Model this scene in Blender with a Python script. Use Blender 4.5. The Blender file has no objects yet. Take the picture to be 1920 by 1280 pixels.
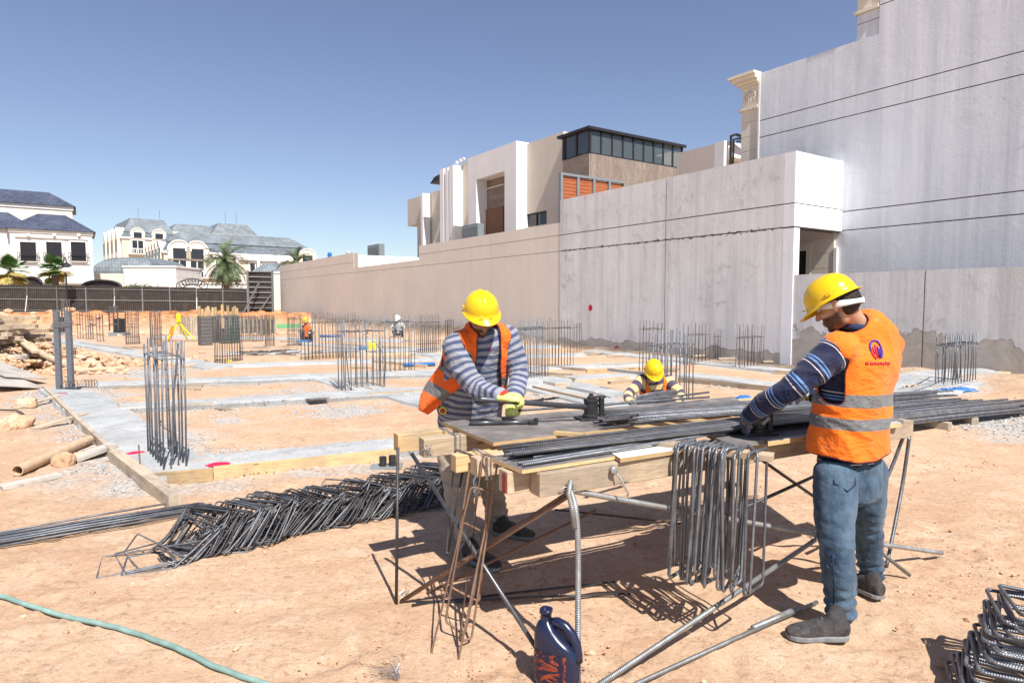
import bpy, bmesh, math, random
import numpy as np
from mathutils import Vector, Matrix, noise as mnoise
R = math.radians
random.seed(7)
rng = np.random.default_rng(7)
SC = bpy.context.scene
COL = SC.collection

# ---------------------------------------------------------------- camera
FPX, HOR, CAMZ = 1200.0, 566.0, 1.60
PITCH = math.atan((640 - HOR) / FPX)
cam_d = bpy.data.cameras.new('camera'); cam = bpy.data.objects.new('camera', cam_d); COL.objects.link(cam)
cam.location = (0, 0, CAMZ); cam.rotation_euler = (math.pi / 2 - PITCH, 0, 0)
cam_d.sensor_width = 36; cam_d.lens = 36 * FPX / 1920 / 1.0
cam_d.clip_start = 0.05; cam_d.clip_end = 5000
SC.camera = cam

# ---------------------------------------------------------------- light
SUN_EL, SUN_H = R(53), Vector((0.44, -0.90, 0)).normalized()      # horizontal direction towards the sun
w = bpy.data.worlds.new('World'); SC.world = w; w.use_nodes = True
nt = w.node_tree; nt.nodes.clear()
sky = nt.nodes.new('ShaderNodeTexSky'); sky.sky_type = 'NISHITA'; sky.sun_disc = False
sky.sun_elevation = SUN_EL; sky.sun_rotation = math.atan2(SUN_H.x, SUN_H.y)
sky.altitude = 0; sky.air_density = 1.0; sky.dust_density = 0.35; sky.ozone_density = 3.0
bg = nt.nodes.new('ShaderNodeBackground'); bg.inputs['Strength'].default_value = 0.080
out = nt.nodes.new('ShaderNodeOutputWorld')
hsv = nt.nodes.new('ShaderNodeHueSaturation'); hsv.inputs['Saturation'].default_value = .90; hsv.inputs['Hue'].default_value = .512
nt.links.new(sky.outputs[0], hsv.inputs['Color']); nt.links.new(hsv.outputs[0], bg.inputs[0]); nt.links.new(bg.outputs[0], out.inputs[0])
sd = bpy.data.lights.new('sun', 'SUN'); sd.energy = 4.8; sd.angle = R(0.53); sd.color = (1.0, 0.945, 0.87)
sun = bpy.data.objects.new('sun', sd); COL.objects.link(sun)
dirv = Vector((SUN_H.x * math.cos(SUN_EL), SUN_H.y * math.cos(SUN_EL), math.sin(SUN_EL)))
sun.rotation_euler = dirv.to_track_quat('Z', 'Y').to_euler(); sun.location = (5, -5, 20)
SC.view_settings.view_transform = 'Standard'; SC.view_settings.look = 'None'
SC.view_settings.exposure = 0.70; SC.view_settings.gamma = 1.0

# ---------------------------------------------------------------- helpers: points
def ray(px, py):
    a = (px - 960) / FPX; b = (640 - py) / FPX
    f = Vector((0, math.cos(PITCH), -math.sin(PITCH))); u = Vector((0, math.sin(PITCH), math.cos(PITCH)))
    return Vector((a, 0, 0)) + u * b + f
def P(px, py, Y):
    d = ray(px, py); return Vector((0, 0, CAMZ)) + d * (Y / d.y)
def G(px, py, z=0.0):
    d = ray(px, py); return Vector((0, 0, CAMZ)) + d * ((z - CAMZ) / d.z)
# frame of the long wall: t runs along it away from the camera, s behind it
WO = Vector((6.86, 15.7)); WD = Vector((-0.562, 0.827)).normalized(); WN = Vector((WD.y, -WD.x))
def L(t, s, z=0.0):
    p = WO + WD * t + WN * s; return Vector((p.x, p.y, z))
def wp(px, py, s):
    d = ray(px, py); o = Vector((0, 0)) - WO
    k = (s - o.dot(WN)) / Vector((d.x, d.y)).dot(WN)
    p = Vector((0, 0, CAMZ)) + d * k
    return (Vector((p.x, p.y)) - WO).dot(WD), p.z
def wps(px, py, t):     # on a plane of constant t: gives s, z
    d = ray(px, py); o = Vector((0, 0)) - WO
    k = (t - o.dot(WD)) / Vector((d.x, d.y)).dot(WD)
    p = Vector((0, 0, CAMZ)) + d * k
    return (Vector((p.x, p.y)) - WO).dot(WN), p.z

def _h(ix, iy, seed):
    n = (ix.astype(np.int64) * 374761393 + iy.astype(np.int64) * 668265263 + seed * 1442695041) & 0x7fffffff
    n = (n ^ (n >> 13)) * 1274126177 & 0x7fffffff
    return ((n ^ (n >> 16)) & 0xffff) / 65535.0
def vn(x, y, seed=0):
    x = np.asarray(x, float); y = np.asarray(y, float)
    ix = np.floor(x); iy = np.floor(y); fx = x - ix; fy = y - iy
    fx = fx * fx * (3 - 2 * fx); fy = fy * fy * (3 - 2 * fy)
    a = _h(ix, iy, seed); b = _h(ix + 1, iy, seed); c = _h(ix, iy + 1, seed); d = _h(ix + 1, iy + 1, seed)
    return (a * (1 - fx) + b * fx) * (1 - fy) + (c * (1 - fx) + d * fx) * fy
def sst(a, b, x):
    t = np.clip((x - a) / (b - a), 0, 1); return t * t * (3 - 2 * t)

# ---------------------------------------------------------------- helpers: objects
ORG = {}
def link(o, parent=None):
    COL.objects.link(o)
    if parent is not None: o.parent = parent
    return o
def tag(o, label=None, cat=None, group=None, kind=None):
    if label: o['label'] = label
    if cat: o['category'] = cat
    if group: o['group'] = group
    if kind: o['kind'] = kind
    return o
def thing(name, label, cat, loc=(0, 0, 0), group=None):
    o = bpy.data.objects.new(name, None); COL.objects.link(o); o.location = loc; o.empty_display_size = 0.1
    ORG[o] = Vector(loc); return tag(o, label, cat, group)
class MB:
    def __init__(s): s.v = []; s.f = []; s.uv = []; s.mi = []; s.m = 0
    def add(s, vs, fs, uvs):
        b = len(s.v); s.v += [tuple(q) for q in vs]
        for f, u in zip(fs, uvs):
            s.f.append([b + i for i in f]); s.uv.append(u); s.mi.append(s.m)
        return s
    def beam(s, p0, p1, w, h, up=(0, 0, 1), taper=1.0):
        p0 = Vector(p0); p1 = Vector(p1); d = p1 - p0; Ln = d.length; d.normalize()
        up = Vector(up); sd = d.cross(up)
        if sd.length < 1e-4: sd = d.cross(Vector((0, 1, 0)))
        sd.normalize(); up = sd.cross(d)
        vs = []
        for p, k in ((p0, 1), (p1, taper)):
            for a, c in ((-1, -1), (1, -1), (1, 1), (-1, 1)):
                vs.append(p + sd * (a * w / 2 * k) + up * (c * h / 2 * k))
        o = (p0.x * 3.1 + p0.y * 1.7 + p0.z * 5.3) % 7
        fs = [[0, 1, 5, 4], [1, 2, 6, 5], [2, 3, 7, 6], [3, 0, 4, 7], [3, 2, 1, 0], [4, 5, 6, 7]]
        ws = [w, h, w, h]; uvs = []
        acc = o
        for k in range(4):
            uvs.append([(acc, o), (acc + ws[k], o), (acc + ws[k], o + Ln), (acc, o + Ln)]); acc += ws[k] + .05
        e = [(o, o + 9), (o + w, o + 9), (o + w, o + 9 + h), (o, o + 9 + h)]
        uvs += [e, e]
        return s.add(vs, fs, uvs)
    def box(s, x0, x1, y0, y1, z0, z1):
        return s.beam((x0, (y0 + y1) / 2, (z0 + z1) / 2), (x1, (y0 + y1) / 2, (z0 + z1) / 2), abs(y1 - y0), abs(z1 - z0))
    def lbox(s, t0, t1, s0, s1, z0, z1):        # box in the wall frame
        zc = (z0 + z1) / 2; sc = (s0 + s1) / 2
        return s.beam(L(t0, sc, zc), L(t1, sc, zc), abs(s1 - s0), abs(z1 - z0))
    def quad(s, a, b, c, d, uv=None):
        a, b, c, d = map(Vector, (a, b, c, d)); w_ = (b - a).length; h_ = (d - a).length
        return s.add([a, b, c, d], [[0, 1, 2, 3]], [uv or [(0, 0), (w_, 0), (w_, h_), (0, h_)]])
    def tube(s, pts, r, n=8, closed=False, cap=True):
        pts = [Vector(p) for p in pts]; N = len(pts)
        rs = r if isinstance(r, (list, tuple)) else [r] * N
        vs = []; ln = [0]
        for i in range(1, N): ln.append(ln[-1] + (pts[i] - pts[i - 1]).length)
        ref = None
        for i in range(N):
            if closed: d = (pts[(i + 1) % N] - pts[i - 1])
            elif i == 0: d = pts[1] - pts[0]
            elif i == N - 1: d = pts[-1] - pts[-2]
            else: d = (pts[i + 1] - pts[i]).normalized() + (pts[i] - pts[i - 1]).normalized()
            d.normalize()
            if ref is None:
                ref = d.cross(Vector((0, 0, 1)))
                if ref.length < 1e-3: ref = d.cross(Vector((0, 1, 0)))
            ref = (ref - d * ref.dot(d)).normalized(); b = d.cross(ref)
            for k in range(n):
                a = 2 * math.pi * k / n; vs.append(pts[i] + (ref * math.cos(a) + b * math.sin(a)) * rs[i])
        fs = []; uvs = []
        for i in range(N if closed else N - 1):
            j = (i + 1) % N; l0 = ln[i]; l1 = ln[j] if j else ln[i] + (pts[0] - pts[-1]).length
            for k in range(n):
                k2 = (k + 1) % n
                fs.append([i * n + k, i * n + k2, j * n + k2, j * n + k])
                uvs.append([(k / n, l0), ((k + 1) / n, l0), ((k + 1) / n, l1), (k / n, l1)])
        if cap and not closed:
            fs.append(list(range(n))[::-1]); uvs.append([(0, 0)] * n)
            fs.append([(N - 1) * n + k for k in range(n)]); uvs.append([(0, 0)] * n)
        return s.add(vs, fs, uvs)
    def lathe(s, base, prof, n=16, axis=(0, 0, 1)):     # prof: list of (radius, height)
        base = Vector(base); q = Vector((0, 0, 1)).rotation_difference(Vector(axis)); vs = []; fs = []; uvs = []
        for r_, h_ in prof:
            for k in range(n):
                a = 2 * math.pi * k / n; vs.append(base + q @ Vector((r_ * math.cos(a), r_ * math.sin(a), h_)))
        for i in range(len(prof) - 1):
            for k in range(n):
                k2 = (k + 1) % n; fs.append([i * n + k, i * n + k2, (i + 1) * n + k2, (i + 1) * n + k])
                uvs.append([(k / n, prof[i][1]), ((k + 1) / n, prof[i][1]), ((k + 1) / n, prof[i + 1][1]), (k / n, prof[i + 1][1])])
        fs.append(list(range(n))[::-1]); uvs.append([(0, 0)] * n)
        fs.append([(len(prof) - 1) * n + k for k in range(n)]); uvs.append([(0, 0)] * n)
        return s.add(vs, fs, uvs)
    def prism(s, poly, off):    # poly: 3-D points of a planar outline, off: extrusion vector
        a = [Vector(p) for p in poly]; off = Vector(off); b = [p + off for p in a]; n = len(a)
        ex = (a[1] - a[0]).normalized(); nn = off.normalized(); ey = nn.cross(ex)
        uvp = [((p - a[0]).dot(ex), (p - a[0]).dot(ey)) for p in a]
        fs = [list(range(n))[::-1], [n + i for i in range(n)]]; uvs = [uvp[::-1], uvp]
        for i in range(n):
            j = (i + 1) % n; l_ = (a[j] - a[i]).length
            fs.append([i, j, n + j, n + i]); uvs.append([(0, 0), (l_, 0), (l_, off.length), (0, off.length)])
        return s.add(a + b, fs, uvs)
    def stone(s, c, r, seed=None, sq=.7):
        c = Vector(c); vs = []
        base = ICO
        q = Matrix.Rotation(random.random() * 6.28, 3, 'Z') @ Matrix.Rotation(random.random() * 3, 3, 'X')
        sx, sy, sz = r * random.uniform(.8, 1.3), r * random.uniform(.6, 1.), r * random.uniform(.5, .9) * sq / .7
        for b in base[0]:
            p = q @ Vector(b); j = random.uniform(.78, 1.15)
            vs.append(c + Vector((p.x * sx, p.y * sy, p.z * sz)) * j)
        return s.add(vs, base[1], [[(0, 0)] * 3] * len(base[1]))
    def mesh(s, name, org=Vector((0, 0, 0)), smooth=False, fix=True):
        me = bpy.data.meshes.new(name)
        me.from_pydata([(x - org.x, y - org.y, z - org.z) for x, y, z in s.v], [], s.f)
        ul = me.uv_layers.new(name='UVMap'); fl = [c for u in s.uv for p in u for c in p]
        ul.data.foreach_set('uv', fl)
        if any(s.mi): me.polygons.foreach_set('material_index', s.mi)
        if fix:
            bm = bmesh.new(); bm.from_mesh(me); bmesh.ops.recalc_face_normals(bm, faces=bm.faces); bm.to_mesh(me); bm.free()
        if smooth: me.polygons.foreach_set('use_smooth', [True] * len(me.polygons))
        return me
    def build(s, name, mat, parent=None, smooth=False, label=None, cat=None, group=None, kind=None, bevel=0):
        if parent is not None:
            org = ORG[parent]
        else:
            n = len(s.v); xs = [q[0] for q in s.v]; ys = [q[1] for q in s.v]; zs = [q[2] for q in s.v]
            org = Vector(((min(xs) + max(xs)) / 2, (min(ys) + max(ys)) / 2, min(zs)))
        me = s.mesh(name, org, smooth)
        o = bpy.data.objects.new(name, me); link(o, parent)
        if parent is None: o.location = org
        ORG[o] = org
        for m in (mat if isinstance(mat, (list, tuple)) else [mat]): me.materials.append(m)
        if smooth == 'auto':
            pass
        if bevel:
            b = o.modifiers.new('bevel', 'BEVEL'); b.width = bevel; b.segments = 2; b.limit_method = 'ANGLE'
        return tag(o, label, cat, group, kind)
_bm = bmesh.new(); bmesh.ops.create_icosphere(_bm, subdivisions=1, radius=1)
ICO = ([tuple(v.co) for v in _bm.verts], [[v.index for v in f.verts] for f in _bm.faces]); _bm.free()

# ---------------------------------------------------------------- materials
class NT:
    def __init__(s, name):
        s.m = bpy.data.materials.new(name); s.m.use_nodes = True; s.t = s.m.node_tree
        s.b = s.t.nodes['Principled BSDF']; s.b.inputs['Roughness'].default_value = .85
        s.b.inputs['Specular IOR Level'].default_value = .3
    def n(s, k, **kw):
        nd = s.t.nodes.new('ShaderNode' + k)
        for a, b in kw.items(): setattr(nd, a, b)
        return nd
    def l(s, a, b): s.t.links.new(a, b)
    def co(s, kind='Object', scale=(1, 1, 1), rot=(0, 0, 0)):
        c = s.n('TexCoord'); mp = s.n('Mapping'); mp.inputs['Scale'].default_value = scale; mp.inputs['Rotation'].default_value = rot
        s.l(c.outputs[kind], mp.inputs[0]); return mp.outputs[0]
    def pos(s, scale=(1, 1, 1), rot=(0, 0, 0)):
        c = s.n('NewGeometry'); mp = s.n('Mapping'); mp.inputs['Scale'].default_value = scale; mp.inputs['Rotation'].default_value = rot
        s.l(c.outputs['Position'], mp.inputs[0]); return mp.outputs[0]
    def noise(s, vec, scale, detail=4, rough=.55, dist=0):
        nd = s.n('TexNoise'); nd.inputs['Scale'].default_value = scale; nd.inputs['Detail'].default_value = detail
        nd.inputs['Roughness'].default_value = rough; nd.inputs['Distortion'].default_value = dist
        s.l(vec, nd.inputs['Vector']); return nd.outputs[0]
    def ramp(s, fac, stops, interp='LINEAR'):
        nd = s.n('ValToRGB'); e = nd.color_ramp.elements; nd.color_ramp.interpolation = interp
        while len(e) < len(stops): e.new(.5)
        for x, (p, c) in zip(e, stops):
            x.position = p; x.color = (c, c, c, 1) if isinstance(c, (int, float)) else (*c, 1)
        s.l(fac, nd.inputs[0]); return nd.outputs[0]
    def mix(s, fac, a, b, mode='MIX'):
        nd = s.n('MixRGB', blend_type=mode)
        for i, x in ((0, fac), (1, a), (2, b)):
            if isinstance(x, (int, float)): nd.inputs[i].default_value = x
            elif isinstance(x, tuple): nd.inputs[i].default_value = (*x, 1)
            else: s.l(x, nd.inputs[i])
        return nd.outputs[0]
    def math(s, op, a, b=0.0, c=None):
        nd = s.n('Math', operation=op)
        for i, x in enumerate((a, b) if c is None else (a, b, c)):
            if isinstance(x, (int, float)): nd.inputs[i].default_value = x
            else: s.l(x, nd.inputs[i])
        return nd.outputs[0]
    def sep(s, vec):
        nd = s.n('SeparateXYZ'); s.l(vec, nd.inputs[0]); return nd.outputs
    def col(s, c):
        if isinstance(c, tuple): s.b.inputs['Base Color'].default_value = (*c, 1)
        else: s.l(c, s.b.inputs['Base Color'])
        return s
    def rough(s, r):
        if isinstance(r, (int, float)): s.b.inputs['Roughness'].default_value = r
        else: s.l(r, s.b.inputs['Roughness'])
        return s
    def metal(s, v): s.b.inputs['Metallic'].default_value = v; return s
    def bump(s, h, strength=.5, dist=.01, chain=None):
        nd = s.n('Bump'); nd.inputs['Strength'].default_value = strength; nd.inputs['Distance'].default_value = dist
        s.l(h, nd.inputs['Height'])
        if chain is not None: s.l(chain, nd.inputs['Normal'])
        s.l(nd.outputs[0], s.b.inputs['Normal']); return nd.outputs[0]
    def rnd(s):
        return s.n('ObjectInfo').outputs['Random']
M = {}
def simple(name, c, rough=.8, metal=0, var=.12, scale=30, bump=.15, spec=.3, bd=.004):
    t = NT(name); v = t.pos(); nz = t.noise(v, scale, 4)
    a = tuple(x * (1 - var) for x in c); b = tuple(min(1, x * (1 + var)) for x in c)
    t.col(t.ramp(nz, [(.3, a), (.7, b)])); t.rough(rough); t.metal(metal); t.b.inputs['Specular IOR Level'].default_value = spec
    if bump: t.bump(nz, bump, bd)
    M[name] = t.m; return t.m

def make_materials():
    # sand ground with colour attribute masks
    t = NT('sand'); v = t.pos()
    big = t.noise(v, .35, 6, .62); mid = t.noise(v, 2.2, 9, .72, .3); fine = t.noise(v, 24, 7, .72); grain = t.noise(v, 140, 4, .7)
    sc = t.noise(t.pos((1, 4, 1), (0, 0, .5)), 3.2, 8, .72, .6)
    c = t.ramp(big, [(.3, (.46, .300, .190)), (.52, (.515, .355, .238)), (.72, (.56, .415, .295))])
    c = t.mix(t.ramp(mid, [(.50, 0.0), (.64, .55)]), c, (.62, .48, .355))
    c = t.mix(t.ramp(mid, [(.34, .55), (.46, 0.0)]), c, (.43, .265, .165))
    c = t.mix(t.ramp(sc, [(.36, .6), (.45, 0.0)]), c, (.40, .24, .15))
    c = t.mix(t.ramp(fine, [(.34, .75), (.46, 0.0)]), c, (.29, .175, .11))
    c = t.mix(t.ramp(fine, [(.56, 0.0), (.68, .6)]), c, (.66, .53, .41))
    c = t.mix(t.ramp(grain, [(.36, .55), (.46, 0.0)]), c, (.25, .155, .10))
    sp = t.n('TexVoronoi'); sp.inputs['Scale'].default_value = 38; t.l(v, sp.inputs['Vector'])
    spm = t.math('MULTIPLY', t.ramp(sp.outputs['Distance'], [(.10, 1.0), (.2, 0.0)]), t.ramp(t.noise(v, 5, 3), [(.5, 0.0), (.62, .8)]))
    c = t.mix(spm, c, (.20, .125, .085))
    at = t.n('Attribute'); at.attribute_name = 'mask'; sx = t.sep(at.outputs['Vector'])
    rid = t.noise(t.pos((1, 1, 3)), 1.9, 8, .68, .8)
    c = t.mix(sx[0], c, t.ramp(rid, [(.34, (.10, .038, .018)), (.45, (.36, .150, .065)), (.56, (.52, .245, .115)), (.7, (.60, .36, .21))]))
    c = t.mix(sx[1], c, t.ramp(rid, [(.3, (.055, .042, .034)), (.5, (.15, .12, .095)), (.7, (.27, .215, .17))]))
    c = t.mix(sx[2], c, t.ramp(fine, [(.32, (.16, .155, .15)), (.5, (.40, .38, .355)), (.68, (.62, .60, .57))]))
    t.col(c); t.rough(.95); t.b.inputs['Specular IOR Level'].default_value = .1
    b1 = t.bump(mid, .5, .04); b2 = t.bump(fine, .8, .014, b1); b3 = t.bump(grain, .5, .004, b2); t.bump(sp.outputs['Distance'], .25, .004, b3)
    M['sand'] = t.m
    # fresh concrete
    t = NT('concrete'); v = t.pos(); a = t.noise(v, 1.2, 6, .6); b = t.noise(v, 45, 5, .65); s_ = t.noise(t.pos((1, 9, 1), (0, 0, .9)), 5, 4)
    c = t.ramp(a, [(.3, (.29, .305, .315)), (.5, (.385, .40, .405)), (.7, (.48, .49, .485))])
    c = t.mix(t.ramp(s_, [(.5, 0.0), (.75, .4)]), c, (.54, .545, .54)); c = t.mix(t.ramp(b, [(.34, .85), (.46, 0.0)]), c, (.20, .20, .195)); c = t.mix(t.ramp(t.noise(v, 4.5, 7, .72), [(.5, 0.0), (.62, .55)]), c, (.26, .26, .255)); c = t.mix(t.ramp(t.noise(t.pos((1, 1, 1), (0, 0, 1)), 2.2, 6, .7), [(.56, 0.0), (.68, .5)]), c, (.42, .33, .25))
    t.col(c); t.rough(.9); x = t.bump(s_, .3, .006); t.bump(b, .7, .006, x); M['concrete'] = t.m
    # stirred gravel
    t = NT('gravel'); v = t.pos(); a = t.noise(v, 30, 2)
    t.col(t.ramp(a, [(.3, (.22, .22, .22)), (.5, (.36, .355, .35)), (.7, (.50, .49, .47))])); M['gravel'] = t.m
    t = NT('clods'); a = t.noise(t.pos(), 9, 2)
    t.col(t.ramp(a, [(.3, (.33, .18, .095)), (.5, (.47, .29, .18)), (.7, (.60, .43, .30))])); M['clods'] = t.m
    t = NT('rock'); v = t.pos(); a = t.noise(v, 3, 6, .6); b = t.noise(v, 30, 5, .6)
    c = t.ramp(a, [(.3, (.42, .25, .14)), (.5, (.56, .37, .24)), (.72, (.68, .52, .39))]); c = t.mix(t.ramp(b, [(.35, .5), (.5, 0.0)]), c, (.30, .18, .11))
    t.col(c); t.rough(.95); t.bump(a, .6, .04, None); t.bump(b, .6, .012); M['rock'] = t.m
    # white painted blockwork with vertical brush streaks; bare concrete low down
    def streak(name, base, lo, hi, stain, bare=None, barez=.6, seed=0, strength=1.0):
        t = NT(name); v = t.pos((1, 1, 1), (0, 0, R(0)))
        loc = t.n('Vector Math' if False else 'VectorMath', operation='ADD'); loc.inputs[1].default_value = (seed, seed * .7, 0); t.l(v, loc.inputs[0]); v = loc.outputs[0]
        st = t.n('Mapping'); st.inputs['Scale'].default_value = (2.3, 2.3, .12); t.l(v, st.inputs[0])
        s1 = t.noise(st.outputs[0], 1.3, 5, .6, .2)
        s3 = t.noise(st.outputs[0], 5.5, 3, .55)
        cl = t.noise(v, .55, 6, .62); bl = t.noise(v, 2.6, 7, .68, .6); fi = t.noise(v, 22, 5, .6)
        c = t.ramp(s1, [(.28, lo), (.5, base), (.74, hi)])
        c = t.mix(t.ramp(s3, [(.5, 0.0), (.72, .55 * strength)]), c, hi)
        c = t.mix(t.ramp(cl, [(.48, 0.0), (.7, .5 * strength)]), c, lo)
        blm = t.math('MULTIPLY', t.ramp(bl, [(.54, 0.0), (.70, .7 * strength)]), t.ramp(cl, [(.4, 0.0), (.6, 1.0)]))
        c = t.mix(blm, c, stain)
        pt = t.n('Mapping'); pt.inputs['Scale'].default_value = (1, 1, .55); t.l(v, pt.inputs[0]); tr_ = t.noise(pt.outputs[0], 3.4, 8, .75, 1.4)
        c = t.mix(t.ramp(tr_, [(.36, .38 * strength), (.44, 0.0)]), c, lo); c = t.mix(t.ramp(tr_, [(.58, 0.0), (.66, .34 * strength)]), c, hi)
        pv = t.n('TexVoronoi'); pv.inputs['Scale'].default_value = 4.5; t.l(v, pv.inputs['Vector']); c = t.mix(t.math('MULTIPLY', t.ramp(pv.outputs['Distance'], [(.03, 1.0), (.06, 0.0)]), t.ramp(cl, [(.45, 0.0), (.55, .8)])), c, (.20, .18, .18))
        hf = t.noise(v, 9, 2, .5); c = t.mix(t.ramp(hf, [(.80, 0.0), (.83, .8)]), c, (.05, .05, .05))
        if name == 'wall_painted':      # chipped joint and hairline cracks
            zz = t.sep(t.pos())[2]; ch = t.noise(t.pos((1, 1, 2)), 7, 5, .7); dz = t.math('ABSOLUTE', t.math('SUBTRACT', zz, 3.425)); lim = t.math('MULTIPLY', t.math('MAXIMUM', t.math('SUBTRACT', ch, .5), 0.0), .45)
            c = t.mix(t.math('LESS_THAN', dz, lim), c, (.13, .105, .09))
            wv = t.n('TexVoronoi', feature='DISTANCE_TO_EDGE'); wv.inputs['Scale'].default_value = .42; dn = t.n('TexNoise'); dn.inputs['Scale'].default_value = 2.5; dn.inputs['Detail'].default_value = 5; t.l(v, dn.inputs['Vector']); ad = t.n('VectorMath', operation='ADD'); t.l(v, ad.inputs[0]); t.l(dn.outputs[1], ad.inputs[1]); t.l(ad.outputs[0], wv.inputs['Vector'])
            c = t.mix(t.math('MULTIPLY', t.ramp(wv.outputs['Distance'], [(.002, .35), (.006, 0.0)]), t.ramp(cl, [(.52, 0.0), (.6, 1.0)])), c, (.22, .19, .18))
        if bare:
            z = t.sep(t.pos())[2]; e = t.noise(t.pos((1, 1, .6)), .9, 7, .62)
            m_ = t.math('ADD', z, t.math('MULTIPLY', t.math('SUBTRACT', e, .5), -2.6 * barez))
            mk = t.ramp(t.math('DIVIDE', m_, 2.0), [(barez / 2 - .004, 1.0), (barez / 2 + .004, 0.0)])
            ec = t.ramp(t.math('DIVIDE', m_, 2.0), [(barez / 2 - .012, 0.0), (barez / 2 - .002, 1.0), (barez / 2 + .008, 0.0)])
            c = t.mix(mk, c, t.ramp(bl, [(.3, tuple(x * .7 for x in bare)), (.6, bare)])); c = t.mix(t.math('MULTIPLY', ec, .6), c, (.13, .10, .08))
        t.col(c); t.rough(.9); x = t.bump(s3, .25, .01); x = t.bump(bl, .3, .02, x); t.bump(fi, .35, .006, x); M[name] = t.m
    streak('wall_painted', (.70, .69, .685), (.56, .55, .55), (.82, .81, .80), (.32, .30, .31), (.50, .45, .40), .30)
    streak('wall_blue', (.68, .715, .76), (.57, .605, .65), (.79, .815, .85), (.42, .45, .50), None, 0, 31, .6)
    streak('wall_boundary', (.64, .63, .625), (.52, .51, .51), (.76, .75, .745), (.32, .30, .29), (.50, .45, .395), .80, 67)
    streak('wall_white', (.80, .80, .83), (.70, .70, .72), (.86, .86, .88), (.55, .54, .55), None, 0, 11, .35)
    for nm, c, sc in (('beige', (.74, .675, .595), 60), ('beige_villa', (.64, .585, .50), 60), ('cream', (.74, .67, .56), 12), ('ivory', (.80, .775, .73), 12), ('white_plaster', (.82, .81, .80), 20)):
        t = NT(nm); v = t.pos(); a = t.noise(v, .5, 5, .6); b = t.noise(v, sc, 4, .6); s_ = t.noise(t.pos((3, 3, .25)), 1.0, 4)
        cc = t.ramp(a, [(.3, tuple(x * .93 for x in c)), (.7, tuple(min(.9, x * 1.04) for x in c))]); cc = t.mix(t.ramp(s_, [(.45, 0.0), (.75, .16)]), cc, tuple(x * .72 for x in c))
        t.col(cc); t.rough(.92); t.bump(b, .25, .006); M[nm] = t.m
    # stone cladding strips
    t = NT('stone_clad'); v = t.co('UV'); br = t.n('TexBrick'); br.inputs['Scale'].default_value = 1; br.inputs['Brick Width'].default_value = 1.1; br.inputs['Row Height'].default_value = .28
    br.inputs['Mortar Size'].default_value = .008; br.inputs['Color1'].default_value = (.20, .15, .12, 1); br.inputs['Color2'].default_value = (.32, .26, .215, 1); br.inputs['Mortar'].default_value = (.14, .11, .09, 1)
    mp = t.n('Mapping'); mp.inputs['Rotation'].default_value = (0, 0, 0); t.l(v, mp.inputs[0])
    sw = t.n('SeparateXYZ'); t.l(v, sw.inputs[0]); cb = t.n('CombineXYZ'); t.l(sw.outputs[0], cb.inputs[1]); t.l(sw.outputs[1], cb.inputs[0]); t.l(cb.outputs[0], br.inputs['Vector'])
    n_ = t.noise(t.co('UV', (6, 1, 1)), 3, 5); c = t.mix(.45, br.outputs[0], t.ramp(n_, [(.3, (.13, .098, .08)), (.7, (.38, .32, .275))])); t.col(c); t.rough(.7); M['stone_clad'] = t.m
    # timber
    def wood(nm, a, b, dark, rough=.85):
        t = NT(nm); v = t.co('UV', (14, .9, 1)); g = t.noise(v, 3.0, 6, .62, .5); st = t.noise(t.co('UV', (2, 2, 1)), 1.1, 5, .6); f = t.noise(t.co('UV', (60, 3, 1)), 4, 3)
        ro = t.rnd(); c = t.ramp(g, [(.3, a), (.6, b)]); c = t.mix(t.ramp(st, [(.48, 0.0), (.66, .75)]), c, dark)
        c = t.mix(t.ramp(f, [(.34, .5), (.46, 0.0)]), c, tuple(x * .45 for x in dark))
        kn = t.n('TexVoronoi'); kn.inputs['Scale'].default_value = 1; t.l(t.co('UV', (9, 2.4, 1)), kn.inputs['Vector']); c = t.mix(t.ramp(kn.outputs['Distance'], [(.05, .8), (.10, 0.0)]), c, tuple(x * .35 for x in a))
        hs = t.n('HueSaturation'); t.l(c, hs.inputs['Color']); t.l(t.math('MULTIPLY_ADD', ro, .5, .78), hs.inputs['Value']); t.col(hs.outputs[0])
        t.rough(rough); t.bump(g, .4, .004); M[nm] = t.m
    wood('wood', (.40, .295, .185), (.54, .43, .30), (.28, .24, .19))
    wood('wood_old', (.33, .265, .20), (.47, .385, .29), (.22, .19, .16))
    wood('wood_dusty', (.32, .295, .26), (.46, .425, .38), (.22, .21, .20))
    wood('wood_yellow', (.42, .285, .14), (.55, .395, .21), (.29, .23, .16))
    t = NT('plywood_face'); v = t.co('UV', (1, 1, 1)); a = t.noise(v, 5, 7, .7); b = t.noise(t.co('UV', (30, 3, 1)), 2, 4); d = t.noise(v, 60, 3)
    c = t.ramp(a, [(.3, (.09, .085, .085)), (.5, (.17, .155, .15)), (.68, (.30, .27, .245))]); c = t.mix(t.ramp(b, [(.55, 0.0), (.8, .4)]), c, (.33, .30, .27)); t.col(c); t.rough(.62); t.bump(d, .2, .002); M['plywood_face'] = t.m
    t = NT('painted_board'); v = t.co('UV'); a = t.noise(v, 7, 6, .7); t.col(t.ramp(a, [(.34, (.50, .42, .30)), (.45, (.60, .58, .54)), (.7, (.72, .72, .72))])); t.rough(.8); M['painted_board'] = t.m
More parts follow.
